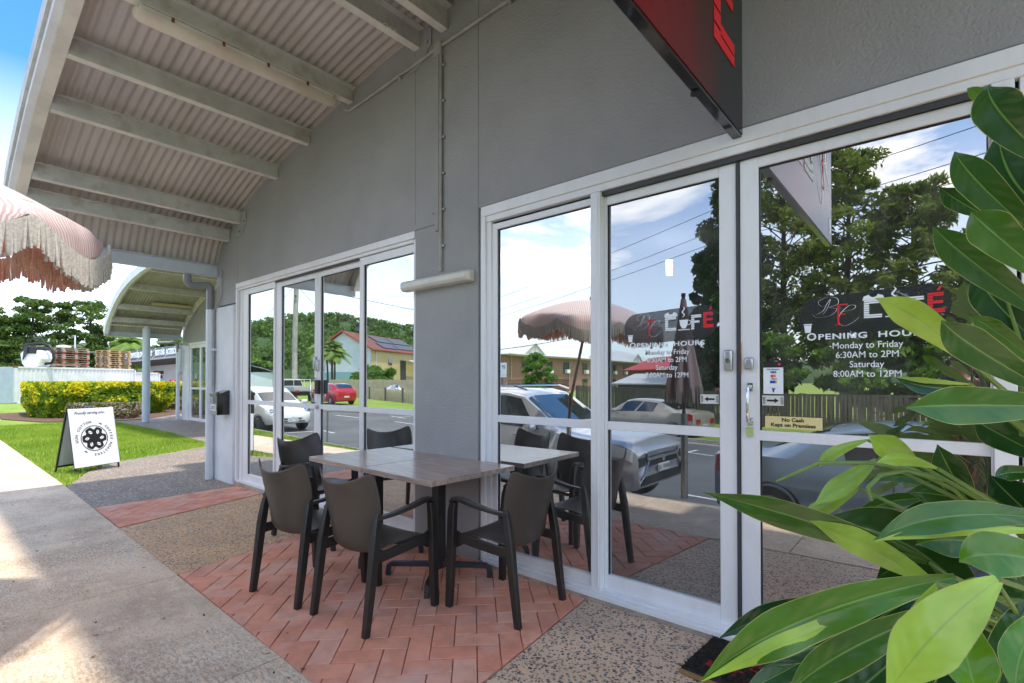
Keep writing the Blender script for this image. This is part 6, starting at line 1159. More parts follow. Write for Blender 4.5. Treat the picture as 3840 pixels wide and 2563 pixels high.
def car(kind, name, label, paint, loc, rz, plate, wheel=.31, axle=None, front=1, group=None, rail=False):
    st = SH[kind]; t = thing(name, label, 'car', loc, rz, group); M = WM[t.name]; tr = lambda b: b
    def sec(s):
        x, hw, zb, zt, hr, zr = s; return [(hw*.90, zb), (hw*.985, zb+(zt-zb)*.25), (hw, zb+(zt-zb)*.6), (hw*.96, zt), (hr+(hw-hr)*.08, zt+(zr-zt)*.9), (hr*.82, zr), (0, zr+.012)]
    def at(x):
        i = max(0, min(len(st)-2, next((k for k in range(len(st)-1) if st[k+1][0] >= x), len(st)-2))); a, c = st[i], st[i+1]; u = (x-a[0])/(c[0]-a[0]); return tuple(p+(q-p)*u for p, q in zip(a, c))
    def surf(x, k, side, off=.0):
        s = at(x); pts = sec(s); i = min(5, int(k)); u = k-i; a, c = Vector(pts[i]), Vector(pts[i+1]); p = a.lerp(c, u); n_ = Vector((c.y-a.y, -(c.x-a.x))).normalized(); p = p+n_*off
        return Vector((x, side*p.x, p.y))
    b = MB(); rings = []
    xs = []
    for a, c in zip(st[:-1], st[1:]): xs += [a[0], (a[0]+c[0])/2]
    xs.append(st[-1][0])
    for x in xs: s = at(x); pt = sec(s); rings.append([(x, y, z) for y, z in pt]+[(x, -y, z) for y, z in pt[::-1][1:]])
    b.ring(rings); o = b.build('body', paint, t, local=True, smooth=True, recalc=True)
    # glass: find cabin stations
    cab = [s for s in st if s[5]-s[3] > .12]; top = [s for s in st if s[5]-s[3] > .38]; xr0, xr1 = cab[0][0], [s for s in st if s[0] > cab[-1][0]][0][0]; xt0, xt1 = top[0][0], top[-1][0]; xq = st[max(0, st.index(cab[0])-1)][0]
    def patch(b, f, nu, nv): b.grid([[f(u/nu, v/nv) for v in range(nv+1)] for u in range(nu+1)])
    for side in (-1, 1):
        wn = [(xr0+.15, xt0+.12, xt0+.12, xt0+.12)] if False else []
        x0a, x0b, x1a, x1b = xr0+.22, xt0+.12, xr1-.26, xt1-.05; cuts = [0, .42, .48, 1] if kind != 'suv' else [0, .24, .28, .60, .64, 1]
        for q in range(0, len(cuts)-1, 2):
            b = MB(); patch(b, lambda u, v: surf((x0a+(x0b-x0a)*v)*(1-(cuts[q]+(cuts[q+1]-cuts[q])*u))+(x1a+(x1b-x1a)*v)*(cuts[q]+(cuts[q+1]-cuts[q])*u), 3.08+.85*v, side, .006), 8, 3); b.build('side_window', carglass, t, local=True, recalc=True)
    b = MB(); patch(b, lambda u, v: surf(xt1+.06+(xr1-xt1-.12)*u, 4.3+1.7*v, 1, .008), 6, 4); patch(b, lambda u, v: surf(xt1+.06+(xr1-xt1-.12)*u, 4.3+1.7*v, -1, .008), 6, 4); b.build('windscreen', carglass, t, local=True, recalc=True)
    b = MB(); patch(b, lambda u, v: surf(xq+.06+(xt0-xq-.04)*u, 4.3+1.7*v, 1, .008), 5, 4); patch(b, lambda u, v: surf(xq+.06+(xt0-xq-.04)*u, 4.3+1.7*v, -1, .008), 5, 4); b.build('rear_window', carglass, t, local=True, recalc=True)
    Lh = st[-1][0]; axle = axle or (st[0][0]+.72, Lh-.78); zw = wheel
    for ax in axle:
        for side in (-1, 1):
            hw = at(ax)[1]; b = MB(); y = side*(hw-.1); b.lathe([(wheel*.62, -.105), (wheel*.95, -.1), (wheel, -.07), (wheel, .07), (wheel*.95, .1), (wheel*.62, .105)], (ax, y, zw), 24, 'y', cap=False); w_ = b.build('wheel', rubber, t, local=True, smooth=True)
            b = MB(); b.lathe([(wheel*.64, -.09), (wheel*.6, -.04), (.05, -.06), (.05, .06), (wheel*.6, .04), (wheel*.64, .09)], (ax, y, zw), 24, 'y')
            b.build('rim', rimm if kind != 'hatch' else trim, w_, local=True)
            b = MB(); n = 20; yy = side*(hw+.004); b.add([(ax+r*cos(pi*j/n), yy-(0 if r > wheel else side*.02), zw+r*sin(pi*j/n)-.02) for j in range(n+1) for r in (wheel*.9, wheel*1.17)], [(2*j, 2*j+1, 2*j+3, 2*j+2) for j in range(n)]); b.build('wheel_arch', trim, t, local=True)
    f = st[-1]; r = st[0]
    for side in (-1, 1):
        b = MB(); xa = Lh-.42; patch(b, lambda u, v: surf(xa+.36*u, 2.35+.62*v+(.25*v*u), side, .008), 6, 3); b.build('headlight', lampc, t, local=True, recalc=True)
        b = MB(); patch(b, lambda u, v: surf(r[0]+.01+.2*u, 2.2+.8*v, side, .008), 4, 3); b.box(r[0]-.012, side*r[1]*.55, r[3]-.22, r[0]+.03, side*r[1]*.98, r[3]-.04); b.build('tail_light', lampr, t, local=True, recalc=True)
        b = MB(); mx_ = xt1+.42 if kind != 'suv' else xt1+.35; zz_ = at(mx_)[3]+.06; b.lathe([(.02, -.1), (.075, -.08), (.09, 0), (.075, .08), (.02, .1)], (mx_, side*(at(mx_)[1]+.09), zz_), 10, 'y'); b.build('door_mirror', paint, t, local=True, smooth=True)
        for q in ((.38, -.62) if kind != 'hatch' else (.1,)): b = MB(); b.bar([surf(q-.1, 2.7, side, .02), surf(q+.1, 2.7, side, .02)], .03, .02); b.build('door_handle', chrome if kind == 'suv' else paint, t, local=True)
        b = MB(); 
        for q in (xt1+.25, (xt0+xt1)/2-.1): b.bar([surf(q, k, side, .002) for k in (.2, .8, 1.5, 2.2, 3)], .008, .004)
        b.build('door_gap', trim, t, local=True)
    b = MB(); h = f[3]-f[2]; b.box(Lh-.06, -f[1]*.98, f[3]-h*.34, Lh+.004, f[1]*.98, f[3]-h*.06) if kind == 'suv' else None; b.prism([(Lh+.006, -f[1]*.72, f[3]-h*.1), (Lh+.006, f[1]*.72, f[3]-h*.1), (Lh+.006, f[1]*.6, f[3]-h*.4), (Lh+.006, -f[1]*.6, f[3]-h*.4)], (.008, 0, 0)); b.box(Lh-.02, -f[1]*.9, f[2]+.02, Lh+.012, f[1]*.9, f[2]+h*.32); b.build('grille', trim, t, local=True, recalc=True)
    b = MB(); b.box(Lh, -f[1]*.7, f[3]-h*.14, Lh+.02, f[1]*.7, f[3]-h*.09); b.box(Lh, -f[1]*.62, f[3]-h*.42, Lh+.02, f[1]*.62, f[3]-h*.38); b.lathe([(.04, Lh+.01), (.05, Lh+.024)], (0, 0, f[3]-h*.22), 12, 'x')
    if kind == 'hatch':
        for s_ in (-1, 1): b.lathe([(.02, Lh-.14), (.085, Lh-.16), (.10, Lh-.26)], (0, s_*.60, .70), 16, 'x')
    if kind == 'suv':
        b.box(Lh+.005, -.55, .90, Lh+.03, .55, .925); b.box(Lh+.005, -.5, .80, Lh+.03, .5, .822)
        for s_ in (-1, 1): b.bar([(Lh+.01, s_*.58, .92), (Lh+.0, s_*.50, .78), (Lh+.02, s_*.66, .6), (Lh-.02, s_*.74, .5)], .05, .03)
    b.build('chrome_trim', chrome, t, local=True)
    for xx, sgn, zc in ((Lh+.022, 1, f[2]+h*.5), (r[0]-.012, -1, r[2]+(r[3]-r[2])*.42)):
        b = MB(); b.box(xx-.006, -.19, zc-.055, xx+.006, .19, zc+.055); pp = b.build('number_plate', platem, t, local=True)
        b = MB(); tx(b, plate, Fr((xx+sgn*.007, 0, zc-.035), (0, sgn, 0), (0, 0, 1)), .105, sx=.85); b.build('plate_text', trim, pp, local=True)
    if rail:
        b = MB()
        for side in (-1, 1): b.tube([(-1.7, side*.66, 1.76), (-1.5, side*.68, 1.83), (.1, side*.66, 1.85), (.35, side*.64, 1.78)], .018, 6)
        b.build('roof_rail', chrome, t, local=True)
    b = MB(); b.box(r[0]+.1, -r[1]*.9, r[2]-.06, Lh-.1, r[1]*.9, r[2]+.06); b.build('underbody', trim, t, local=True)
    return t
car('suv', 'suv', 'silver four-wheel drive wagon parked at the kerb, reflected behind the open parasol', carpaint('silver_paint', (.55, .56, .57), .5), (-5.62, -1.50, -.545), 0, 'ANW 1AJ', .37, rail=True)
car('hatch', 'hatchback', 'small white hatchback with round headlights reflected in the left door panes', carpaint('pearl_white_paint', (.70, .69, .64), .0), (-18.65, -2.6, -.36), 0, 'SZ7 LSW', .29)
car('hatch2', 'hatchback', 'bright red hatchback parked across the street, seen from behind in the glass', carpaint('red_paint', (.50, .012, .02), .1), (-32.9, -13.45, -.31), pi+.05, '017 SCP', .32)
car('sedan', 'sedan', 'beige sedan parked across the street before the timber fence', carpaint('beige_paint', (.50, .43, .33), .3), (-8.75, -12.55, -.76), pi+.12, '442 KTR', .32)
car('sedan', 'sedan', 'pale blue sedan at the kerb, its rear reflected in the sliding doors behind the plant', carpaint('blue_paint', (.26, .36, .47), .4), (.06, -1.95, -.55), 0, '683 XHB', .33)
car('sedan', 'sedan', 'white sedan roof showing above the cream picket fence', carpaint('white_paint', (.75, .75, .74), 0.), (-32.8, -19.7, -.3), .25, '291 RVK', .32)
car('hatch2', 'hatchback', 'white hatchback roof at the far left of the reflection, before the green bush', MT['white_paint'], (-58, -13.5, -.3), pi+.05, '508 TML', .32)
# ute
t = thing('utility_truck', 'white tray-back utility truck parked in front of the red hatchback', 'utility truck', (-40.2, -14.2, -.31), pi+.05); wp = MT['white_paint']
b = MB(); b.ring([[(x, hw*.9, .5), (x, hw, .9), (x, hw*.97, zt), (x, hr, zr), (x, -hr, zr), (x, -hw*.97, zt), (x, -hw, .9), (x, -hw*.9, .5)] for x, hw, zt, hr, zr in ((-.1, .88, 1.2, .68, 1.74), (.2, .9, 1.2, .7, 1.8), (.9, .9, 1.18, .68, 1.78), (1.5, .9, 1.16, .74, 1.2), (2.4, .86, 1.08, .7, 1.12), (2.6, .7, .9, .6, .95))]); b.build('cab', wp, t, local=True, smooth=True, recalc=True)
b = MB(); b.box(-2.6, -.95, .85, -.25, .95, .95); [b.box(-2.6, s*.95-.02, .95, -.25, s*.95+.02, 1.2) for s in (-1, 1)]; b.box(-2.62, -.95, .95, -2.58, .95, 1.2); b.build('tray', pm('tray_alloy', (.6, .6, .58), .35, metal=.5), t, local=True)
b = MB(); b.tube([(-.3, -.85, .95), (-.3, -.85, 1.75), (-.3, .85, 1.75), (-.3, .85, .95)], .03); b.tube([(-2.4, -.9, 1.2), (-2.4, -.9, 1.75), (-.3, -.9, 1.75)], .02); b.tube([(-2.4, .9, 1.2), (-2.4, .9, 1.75), (-.3, .9, 1.75)], .02); b.tube([(-2.4, -.9, 1.75), (-2.4, .9, 1.75)], .02); b.build('ladder_rack', wp, t, local=True)
b = MB(); b.box(-2.63, -.9, .78, -2.6, -.6, .92); b.box(-2.63, .6, .78, -2.6, .9, .92); b.build('tail_light', lampr, t, local=True); b = MB(); b.box(-2.4, -.5, .5, 2.2, .5, .82); b.build('chassis', trim, t, local=True)
b = MB(); [b.add([(.25, s*.905, 1.22), (1.35, s*.905, 1.2), (.95, s*.70, 1.7), (.25, s*.72, 1.72)], [(0, 1, 2, 3)]) for s in (-1, 1)]; b.add([(-.11, -.8, 1.25), (-.11, .8, 1.25), (-.11, .66, 1.7), (-.11, -.66, 1.7)], [(0, 1, 2, 3)]); b.build('window', carglass, t, local=True)
for ax in (-1.6, 1.7):
    for s in (-1, 1): b = MB(); b.lathe([(.2, -.1), (.36, -.1), (.38, 0), (.36, .1), (.2, .1)], (ax, s*.8, .38), 18, 'y'); b.build('wheel', rubber, t, local=True, smooth=True)
# ================================================================== STREET THINGS
b = MB(); b.tube([(-10.75, -.38, -.03), (-10.75, -.38, .66), (-10.70, -.37, .70), (-8.85, -.12, .745), (-8.80, -.11, .70), (-8.80, -.11, -.03)], .024, 8); tag(b.build('hoop_rail', pm('grey_rail', (.26, .28, .28), .4), smooth=True), 'grey tubular hoop rail at the kerb, reflected in the left doors', 'rail')
def psign(x, y, z0, zt, label, s=1.):
    t = thing('parking_sign', label, 'sign', (x, y, z0)); b = MB(); b.tube([(x, y, z0), (x, y, zt)], .03, 8); b.build('post', base_m, t); b = MB(); b.box(x-.16*s, y+.03, zt-.62*s, x+.16*s, y+.04, zt); b.build('plate', decal_w, t, bevel=.004)
    b = MB(); M = Fr((x, y+.041, zt-.24*s), (-1, 0, 0), (0, 0, 1)); tx(b, '2P', M, .2*s, bold=.006); b.bar([(x-.1*s, y+.045, zt-.52*s), (x+.1*s, y+.045, zt-.52*s)], .03, .004); b.build('green_print', pm('sign_green', (.03, .22, .1), .5), t)
psign(-16.9, -13.6, -.6, 2.3, 'white 2P parking sign across the street, left of the parasol in the glass', 1.2); psign(-5.35, -11.7, -.6, 1.75, 'white 2P parking sign reflected beside the door stile', 1.)
pt = thing('power_pole', 'pale timber power pole across the street, reflected in the second door pane', 'pole', (-41.3, -15, -.4)); b = MB(); b.tube([(-41.3, -15, -.4), (-41.35, -15, 5), (-41.2, -15, 11)], [.24, .21, .17], 10); b.build('post', pm('pole_timber', (.42, .40, .33), .9, c2=(.3, .28, .23), vs=2), pt, smooth=True)
b = MB(); b.bar([(-42.1, -15.6, 9.3), (-40.5, -14.5, 9.3)], .1, .12); b.bar([(-41.8, -15.4, 8.4), (-40.8, -14.7, 8.4)], .1, .1); [b.lathe([(.05, 9.35), (.05, 9.55)], (x, y, 0), 6) for x, y in ((-42, -15.55), (-40.6, -14.55))]; b.build('crossarm', bark, pt)
def wire(label, pts, sag=.5, r=.012):
    b = MB(); P = []
    for p, q in zip(pts[:-1], pts[1:]):
        p, q = Vector(p), Vector(q)
        for k in range(12): u = k/12; P.append(p.lerp(q, u)-Vector((0, 0, sag*4*u*(1-u))))
    P.append(Vector(pts[-1])); b.tube(P, r, 5); tag(b.build('overhead_wire', black), label, 'wire', 'overhead wires across the street')
PZ = (-41.3, -15, 9.4); ends = [Mp(1870, 1310, -24), Mp(3400, 1010, -18)]
wire('thick black overhead wire running from the power pole above both parasols', [PZ, Mp(1558, 1164, -32), Mp(1870, 1310, -30), Mp(2225, 1252, -25), Mp(2620, 1182, -21), Mp(3500, 985, -17), Mp(3900, 900, -16)], .05, .028)
for s_, (va, vb, vc) in (('uppermost thin overhead wire in the mirrored sky', (1120, 760, 440)), ('middle thin overhead wire in the mirrored sky', (1165, 845, 555)), ('lowest of the three thin overhead wires in the mirrored sky', (1190, 890, 640))):
    wire(s_, [Mp(1120, va-20, -50), Mp(1870, va, -28), Mp(2740, vb-0, -19), Mp(3750, vc, -15)], .1, .014)
wire('thin service wire falling from the power pole to the yellow house', [PZ, (-63.7, -37.6, 6)], .8, .02); wire('thin service wire leaving the power pole to the left', [PZ, (-95, -30, 8)], .8, .02)
# fences
def pickets(name, label, p0, p1, h0, h1, mats, wd=.1, gap=.01, base=-.65, post=None, seed=0, jit=.03, slat=False):
    t = thing(name, label, 'fence', (*p0, base)); d = Vector((p1[0]-p0[0], p1[1]-p0[1], 0)); L_ = d.length; d.normalize(); nn = Vector((-d.y, d.x, 0)); rr = random.Random(seed); b = MB(); x = 0; O = Vector((*p0, 0))
    if slat:
        for k in range(int((h0)/.1)): b.obox(O+d*L_/2+Vector((0, 0, base+.1*k+.05)), d*L_/2, nn*.012, (0, 0, .04))
    else:
        while x < L_:
            h = h0+(h1-h0)*x/L_+rr.uniform(-jit, jit); w_ = wd*rr.uniform(.85, 1.1); b.obox(O+d*(x+w_/2)+nn*rr.uniform(-.012, .012)+Vector((0, 0, base+h/2)), d*w_/2, nn*.01, (0, 0, h/2)); x += w_+gap*rr.uniform(.3, 2)
    b.build('paling_panel', mats, t); b = MB()
    for k in range(2): b.obox(O+d*L_/2-nn*.04+Vector((0, 0, base+.3+(h0-.6)*k)), d*L_/2, nn*.02, (0, 0, .04))
    b.build('rail', mats, t)
    if post:
        for k in range(int(L_/post[0])+1): b = MB(); b.obox(O+d*(k*post[0])+nn*.05+Vector((0, 0, base+(h0+.12)/2)), d*.06, nn*.06, (0, 0, (h0+.12)/2)); b.build('post', post[1], t)
    return t
pickets('paling_fence', 'tall weathered grey-brown timber paling fence across the street', (-15.8, -18.6), (9, -17.0), 1.75, 1.15, wood_d, .13, .02, seed=1, jit=.05)
pickets('slat_fence', 'red-brown horizontal slat fence left of the grey paling fence', (-21.5, -19.2), (-15.9, -18.0), 2.1, 2.1, pm('brown_slats', (.30, .15, .10), .7), slat=True)
pickets('picket_fence', 'taller cream paling fence before the yellow house', (-50, -23.2), (-24, -16.9), 1.75, 1.7, wood_c, .1, .025, base=-.32, seed=3)
pickets('picket_fence', 'lower cream picket fence with dark posts on the street verge', (-37.6, -19.8), (-22, -15.7), .98, .98, wood_c, .08, .05, base=-.32, seed=4, post=(3.6, pm('dark_post', (.1, .1, .1), .7)))
# yellow weatherboard house
hs = thing('yellow_house', 'yellow weatherboard house with a red-brown tiled roof and solar panels across the street', 'house', (-63.7, -37.6, -.6))
A_ = Vector((-63.7, -37.6, 0)); wv = Vector((-.41, -.91, 0)); gv = Vector((-.91, .41, 0)); LW, LG, ZE, ZR = 17., 9., 6.0, 8.5
yel = pm('yellow_boards', (.66, .50, .24), .6, c2=(.60, .45, .21), vs=1); wht = pm('white_boards', (.66, .70, .74), .6, c2=(.6, .64, .68), vs=1); tile = pm('red_roof_tiles', (.20, .075, .05), .8, c2=(.13, .05, .035), vs=3, bump=1, bs=14)
def boards(b, o, d, L_, n_, z0, z1, st=.16):
    z = z0
    while z < z1: b.prism([o+Z(z), o+d*L_+Z(z), o+d*L_+Z(z+st), o+Z(z+st)], n_*.0); b.add([o+n_*.03+Z(z), o+d*L_+n_*.03+Z(z), o+d*L_+n_*.005+Z(z+st), o+n_*.005+Z(z+st)], [(0, 1, 2, 3)]); z += st
nW = Vector((.91, -.41, 0)); nG = Vector((.41, .91, 0)); b = MB()
b.prism([A_+Z(-.7), A_+wv*LW+Z(-.7), A_+wv*LW+gv*LG+Z(-.7), A_+gv*LG+Z(-.7)], Z(ZE+.7)); b.build('wall_core', yel, hs, recalc=True)
b = MB(); boards(b, A_+nW*.01, wv, LW, nW, -.6, ZE-.1); b.build('yellow_wall', yel, hs)
b = MB(); boards(b, A_+nG*.01, gv, LG, nG, 2.6, ZE-.1); b.prism([A_+nG*.02+Z(ZE-.1), A_+gv*LG+nG*.02+Z(ZE-.1), A_+gv*LG/2+nG*.02+Z(ZR)], nG*.02); b.build('gable_wall', wht, hs, recalc=True)
b = MB(); b.prism([A_+nG*.03+Z(-.6), A_+gv*LG+nG*.03+Z(-.6), A_+gv*LG+nG*.03+Z(2.6), A_+nG*.03+Z(2.6)], nG*.02); b.build('lower_wall', pm('teal_boards', (.25, .40, .45), .6), hs, recalc=True)
rg = A_+gv*LG/2; ov = nG*.5
for s_, e in ((1, A_+nW*.5), (-1, A_+gv*LG-nW*.5)): b = MB(); b.prism([e+ov+Z(ZE-.15), rg+ov+Z(ZR+.1), rg-ov+wv*LW+Z(ZR+.1), e-ov+wv*LW+Z(ZE-.15)], Z(.12)); b.build('roof', tile, hs, recalc=True)
b = MB(); e = A_+nW*.5; b.bar([e+ov+Z(ZE-.1), e+wv*(LW+.5)+Z(ZE-.1)], .12, .16); b.bar([e+ov*1.05+Z(ZE-.05), rg+ov*1.05+Z(ZR+.15), A_+gv*LG-nW*.5+ov*1.05+Z(ZE-.05)], .1, .25); b.build('red_gutter', pm('gutter_red', (.45, .06, .04), .5), hs)
b = MB(); 
for u0_, u1_, v0_, v1_ in ((.22, .5, .1, .42), (.52, .95, .12, .42), (.3, .6, .5, .85), (.62, .98, .5, .85)):
    f_ = lambda u, v: (e+wv*LW*u).lerp(rg+wv*LW*u, v)+Z((ZE-.15)+(ZR-ZE+.25)*v+.22); b.prism([f_(u0_, v0_), f_(u1_, v0_), f_(u1_, v1_), f_(u0_, v1_)], Z(.06))
b.build('solar_panel', pm('solar_cell', (.05, .055, .07), .4), hs, recalc=True)
def wallrect(o, d, n_, x0, x1, z0, z1, mat, name, par, off=.05): b = MB(); b.prism([o+d*x0+n_*off+Z(z0), o+d*x1+n_*off+Z(z0), o+d*x1+n_*off+Z(z1), o+d*x0+n_*off+Z(z1)], n_*.03); return b.build(name, mat, par, recalc=True)
wallrect(A_, wv, nW, 5.0, 6.2, 3.7, 4.9, carglass, 'window', hs); wallrect(A_, wv, nW, 9.0, 11.0, 1.2, 4.6, trim, 'porch_opening', hs); wallrect(A_, wv, nW, 1.2, 1.35, -.5, ZE-.2, wht, 'downpipe', hs, .08)
q_ = A_+wv*10.5+nW*2; b = MB(); b.prism([q_+Z(3.6)+nW*1.5, q_+Z(4.6)-nW*1.2, q_+wv*6+Z(4.6)-nW*1.2, q_+wv*6+Z(3.6)+nW*1.5], Z(.1)); b.build('porch_roof', pm('porch_sheet', (.5, .48, .42), .6), hs, recalc=True)
b = MB(); dsh = rg+wv*3.5+Z(ZR+.2); b.tube([dsh, dsh+Z(.9)], .04, 6); b.lathe([(.0, 0), (.45, .1), (.62, .25), (.6, .26), (.0, .06)], tuple(dsh+Z(.9)), 16, 'x'); b.build('satellite_dish', gunmetal, hs)
# brick units
bk = thing('brick_flats', 'two-storey brown brick flats with pale roof and window air conditioners across the street', 'building', (-40, -60, -.6))
def brickmat(name, a, c, mo, sc):
    m = bpy.data.materials.new(name); m.use_nodes = True; t = m.node_tree; p = t.nodes['Principled BSDF']; p.inputs['Roughness'].default_value = .85; tcx = N(t, 'ShaderNodeTexCoord'); mp = N(t, 'ShaderNodeMapping', i={'Rotation': (R(90), 0, R(90))}); br = N(t, 'ShaderNodeTexBrick', i={'Color1': (*a, 1), 'Color2': (*c, 1), 'Mortar': (*mo, 1), 'Scale': sc, 'Mortar Size': .012}); Lk(t, tcx.outputs['Object'], mp.inputs[0]); s = N(t, 'ShaderNodeSeparateXYZ'); cb = N(t, 'ShaderNodeCombineXYZ'); Lk(t, tcx.outputs['Object'], s.inputs[0]); Lk(t, s.outputs[1], cb.inputs[0]); Lk(t, s.outputs[2], cb.inputs[1]); Lk(t, cb.outputs[0], br.inputs['Vector']); Lk(t, br.outputs[0], p.inputs['Base Color']); return m
bm_ = brickmat('brown_brick', (.34, .165, .105), (.25, .115, .075), (.33, .25, .19), 2.2); rfm = pm('pale_metal_roof', (.62, .61, .57), .5, c2=(.55, .54, .5), vs=.4)
E0_ = Vector((-40.6, -41.0, 0)); dv = Vector((-.083, -.9966, 0)); nv = Vector((.9966, -.083, 0)); LB = 56.; ZEb = 4.55
b = MB(); b.prism([E0_+Z(-.7), E0_+dv*LB+Z(-.7), E0_+dv*LB-nv*12+Z(-.7), E0_-nv*12+Z(-.7)], Z(ZEb+.7)); b.build('wall', bm_, bk, recalc=True)
b = MB(); b.prism([E0_-dv*.8+nv*.9+Z(ZEb), E0_+dv*(LB+.8)+nv*.9+Z(ZEb), E0_+dv*(LB-5)-nv*6+Z(7.3), E0_+dv*5-nv*6+Z(7.3)], Z(.1)); b.prism([E0_-dv*.8+nv*.9+Z(ZEb), E0_+dv*5-nv*6+Z(7.3), E0_-dv*.8-nv*12.9+Z(ZEb)], Z(.1)); b.build('roof', rfm, bk, recalc=True)
b = MB(); b.prism([E0_-dv*.8+nv*.95+Z(ZEb-.12), E0_+dv*(LB+.8)+nv*.95+Z(ZEb-.12), E0_+dv*(LB+.8)+nv*1.05+Z(ZEb+.08), E0_-dv*.8+nv*1.05+Z(ZEb+.08)], Z(.06)); b.build('gutter', pm('gutter_tan', (.38, .33, .27), .5), bk, recalc=True)
for k in range(3):
    o_ = E0_+dv*(6+18*k)+nv*.4; b = MB(); b.prism([o_-dv*2.6+Z(ZEb+.1), o_+dv*2.6+Z(ZEb+.1), o_+Z(ZEb+1.7)], -nv*5); b.build('gable_dormer', rfm, bk, recalc=True); b = MB(); b.bar([o_-dv*2.7+nv*.05+Z(ZEb+.12), o_+nv*.05+Z(ZEb+1.75), o_+dv*2.7+nv*.05+Z(ZEb+.12)], .2, .16); b.bar([o_+nv*.05+Z(ZEb+.2), o_+nv*.05+Z(ZEb+1.6)], .1, .1); b.build('gable_truss', pm('truss_cream', (.5, .46, .38), .6), bk)
for k in range(9):
    x = 3.5+k*5.4+(k % 2)*.6
    for z0_ in (2.3, -.2):
        wdw = wallrect(E0_, dv, nv, x, x+1.7, z0_, z0_+1.7, carglass, 'window', bk, .02)
        b = MB(); o_ = E0_+dv*(x+.85)+nv*.1; b.prism([o_-dv*.45+Z(z0_+.05), o_+dv*.45+Z(z0_+.05), o_+dv*.45+Z(z0_+.6), o_-dv*.45+Z(z0_+.6)], nv*.4)
        if z0_ > 0: b.build('air_conditioner', white_pl, wdw, recalc=True)
b = MB(); [b.tube([E0_+dv*x+nv*.12+Z(-.6), E0_+dv*x+nv*.12+Z(ZEb-.1)], .06, 6) for x in (1, 16, 31, 46)]; b.build('downpipe', MT['gutter_tan'], bk)
def shed(label, c, rz, w_, l_, z0, z1, zr_, wm, rm):
    t = thing('shed', label, 'shed', c, rz); b = MB(); b.box(-w_/2, -l_/2, 0, w_/2, l_/2, z1); b.build('wall', wm, t, local=True); b = MB(); b.prism([(-w_/2-.3, -l_/2-.3, z1), (w_/2+.3, -l_/2-.3, z1), (w_/2+.3, 0, zr_), (-w_/2-.3, 0, zr_)], (0, 0, .08)); b.prism([(-w_/2-.3, l_/2+.3, z1), (w_/2+.3, l_/2+.3, z1), (w_/2+.3, 0, zr_), (-w_/2-.3, 0, zr_)], (0, 0, .08)); b.build('roof', rm, t, local=True, recalc=True)
shed('red-roofed shed glimpsed above the timber fence between the flats and the trees', (-15.6, -33, -.6), .4, 5, 6, 0, 2.7, 3.8, pm('shed_rust', (.28, .09, .06), .8), pm('shed_red', (.5, .06, .05), .6)); shed('low pale-roofed shed behind the timber fence', (-12.6, -23.5, -.6), .2, 4, 4, 0, 1.7, 2.3, wood_d, rfm)
shed('white house with a grey-blue roof far down the street', (-74, -24, -.6), .5, 12, 8, 0, 3, 4.4, wht, pm('roof_bluegrey', (.2, .23, .27), .6)); shed('house with a red-brown roof low at the left of the reflection', (-98, -28, -.6), .3, 12, 9, 0, 3.2, 4.9, wht, tile)
# street trees
for i, (x, y, h, r, mat_, kind, np_, nl_, sz, s_, lab, k0) in enumerate([
    (-8.3, -22.3, 15.6, 2.5, dark_a, 'cone', 44, 420, .15, 21, 'tall dark cypress reflected left of the door stile', .10), (-6.2, -23.5, 15.6, 3.0, cyp, 'pine', 84, 105, .12, 22, 'tall feathery conifer reflected just right of the door handles', .22),
    (-3.4, -23.2, 13.2, 2.7, cyp, 'pine', 84, 95, .12, 23, 'highest feathery conifer reflected over the opening hours lettering', .22), (-.9, -22.5, 10.8, 2.2, cyp, 'pine', 70, 95, .12, 24, 'mid-height feathery conifer reflected behind the leaves', .25),
    (1.9, -23.5, 8.8, 2.2, cyp, 'pine', 64, 95, .12, 25, 'shorter feathery conifer at the right of the glass door reflection', .25), (-10.4, -24, 9.5, 1.5, dark_a, 'cone', 26, 300, .13, 26, 'small dark cypress behind the folded parasol', .08),
    (-2.2, -20.2, 5.2, 2.2, bright_a, 'round', 26, 200, .2, 27, 'bright leafy bush hanging over the timber fence', .15), (1.4, -19.6, 4.0, 2.4, bright_a, 'round', 24, 200, .2, 28, 'low bright bush over the right part of the timber fence', .15),
    (-6.4, -20.5, 4.2, 1.8, bright_a, 'round', 20, 180, .2, 29, 'low bright shrub behind the fence beside the door stile', .15), (4.5, -21.5, 7.5, 3, olive_a, 'round', 30, 220, .26, 30, 'rounded green tree right of the conifers', .2), (9, -24, 9, 3.5, olive_a, 'round', 30, 220, .28, 31, 'larger rounded tree far right across the street', .2),
    (-17.9, -17.6, 3.6, 1.1, bright_a, 'round', 18, 160, .15, 32, 'small light green sapling before the brick flats', .3), (-43, -24, 3.1, 2.1, bright_a, 'round', 24, 200, .3, 33, 'round bright bush before the yellow house', .1),
    (-72, -24, 4.5, 3.2, bright_a, 'round', 22, 180, .35, 34, 'bright green bush at the left of the first pane reflection', .1), (-84, -30, 7, 4.5, olive_a, 'round', 26, 200, .45, 35, 'olive tree below the wooded hill', .15), (-80, -44, 8, 5, olive_a, 'round', 26, 200, .45, 36, 'olive tree behind the power pole', .15)]):
    tree('bush' if h < 5.5 else ('conifer' if kind != 'round' else 'shade_tree'), lab, (x, y, -.65), h, r, mat_, np_, nl_, sz, k0, kind, 'trees across the street', s_, .18 if h > 9 else .08, aspect=3.2 if kind == 'pine' else 2.0, ps=.66 if kind == 'pine' else 1, droop=.3 if kind == 'pine' else 0)
palm('clump of golden palms before the yellow house', (-51.3, -24.5, -.4), 5.6, 14, 2.2, 3, .1, multi=4)
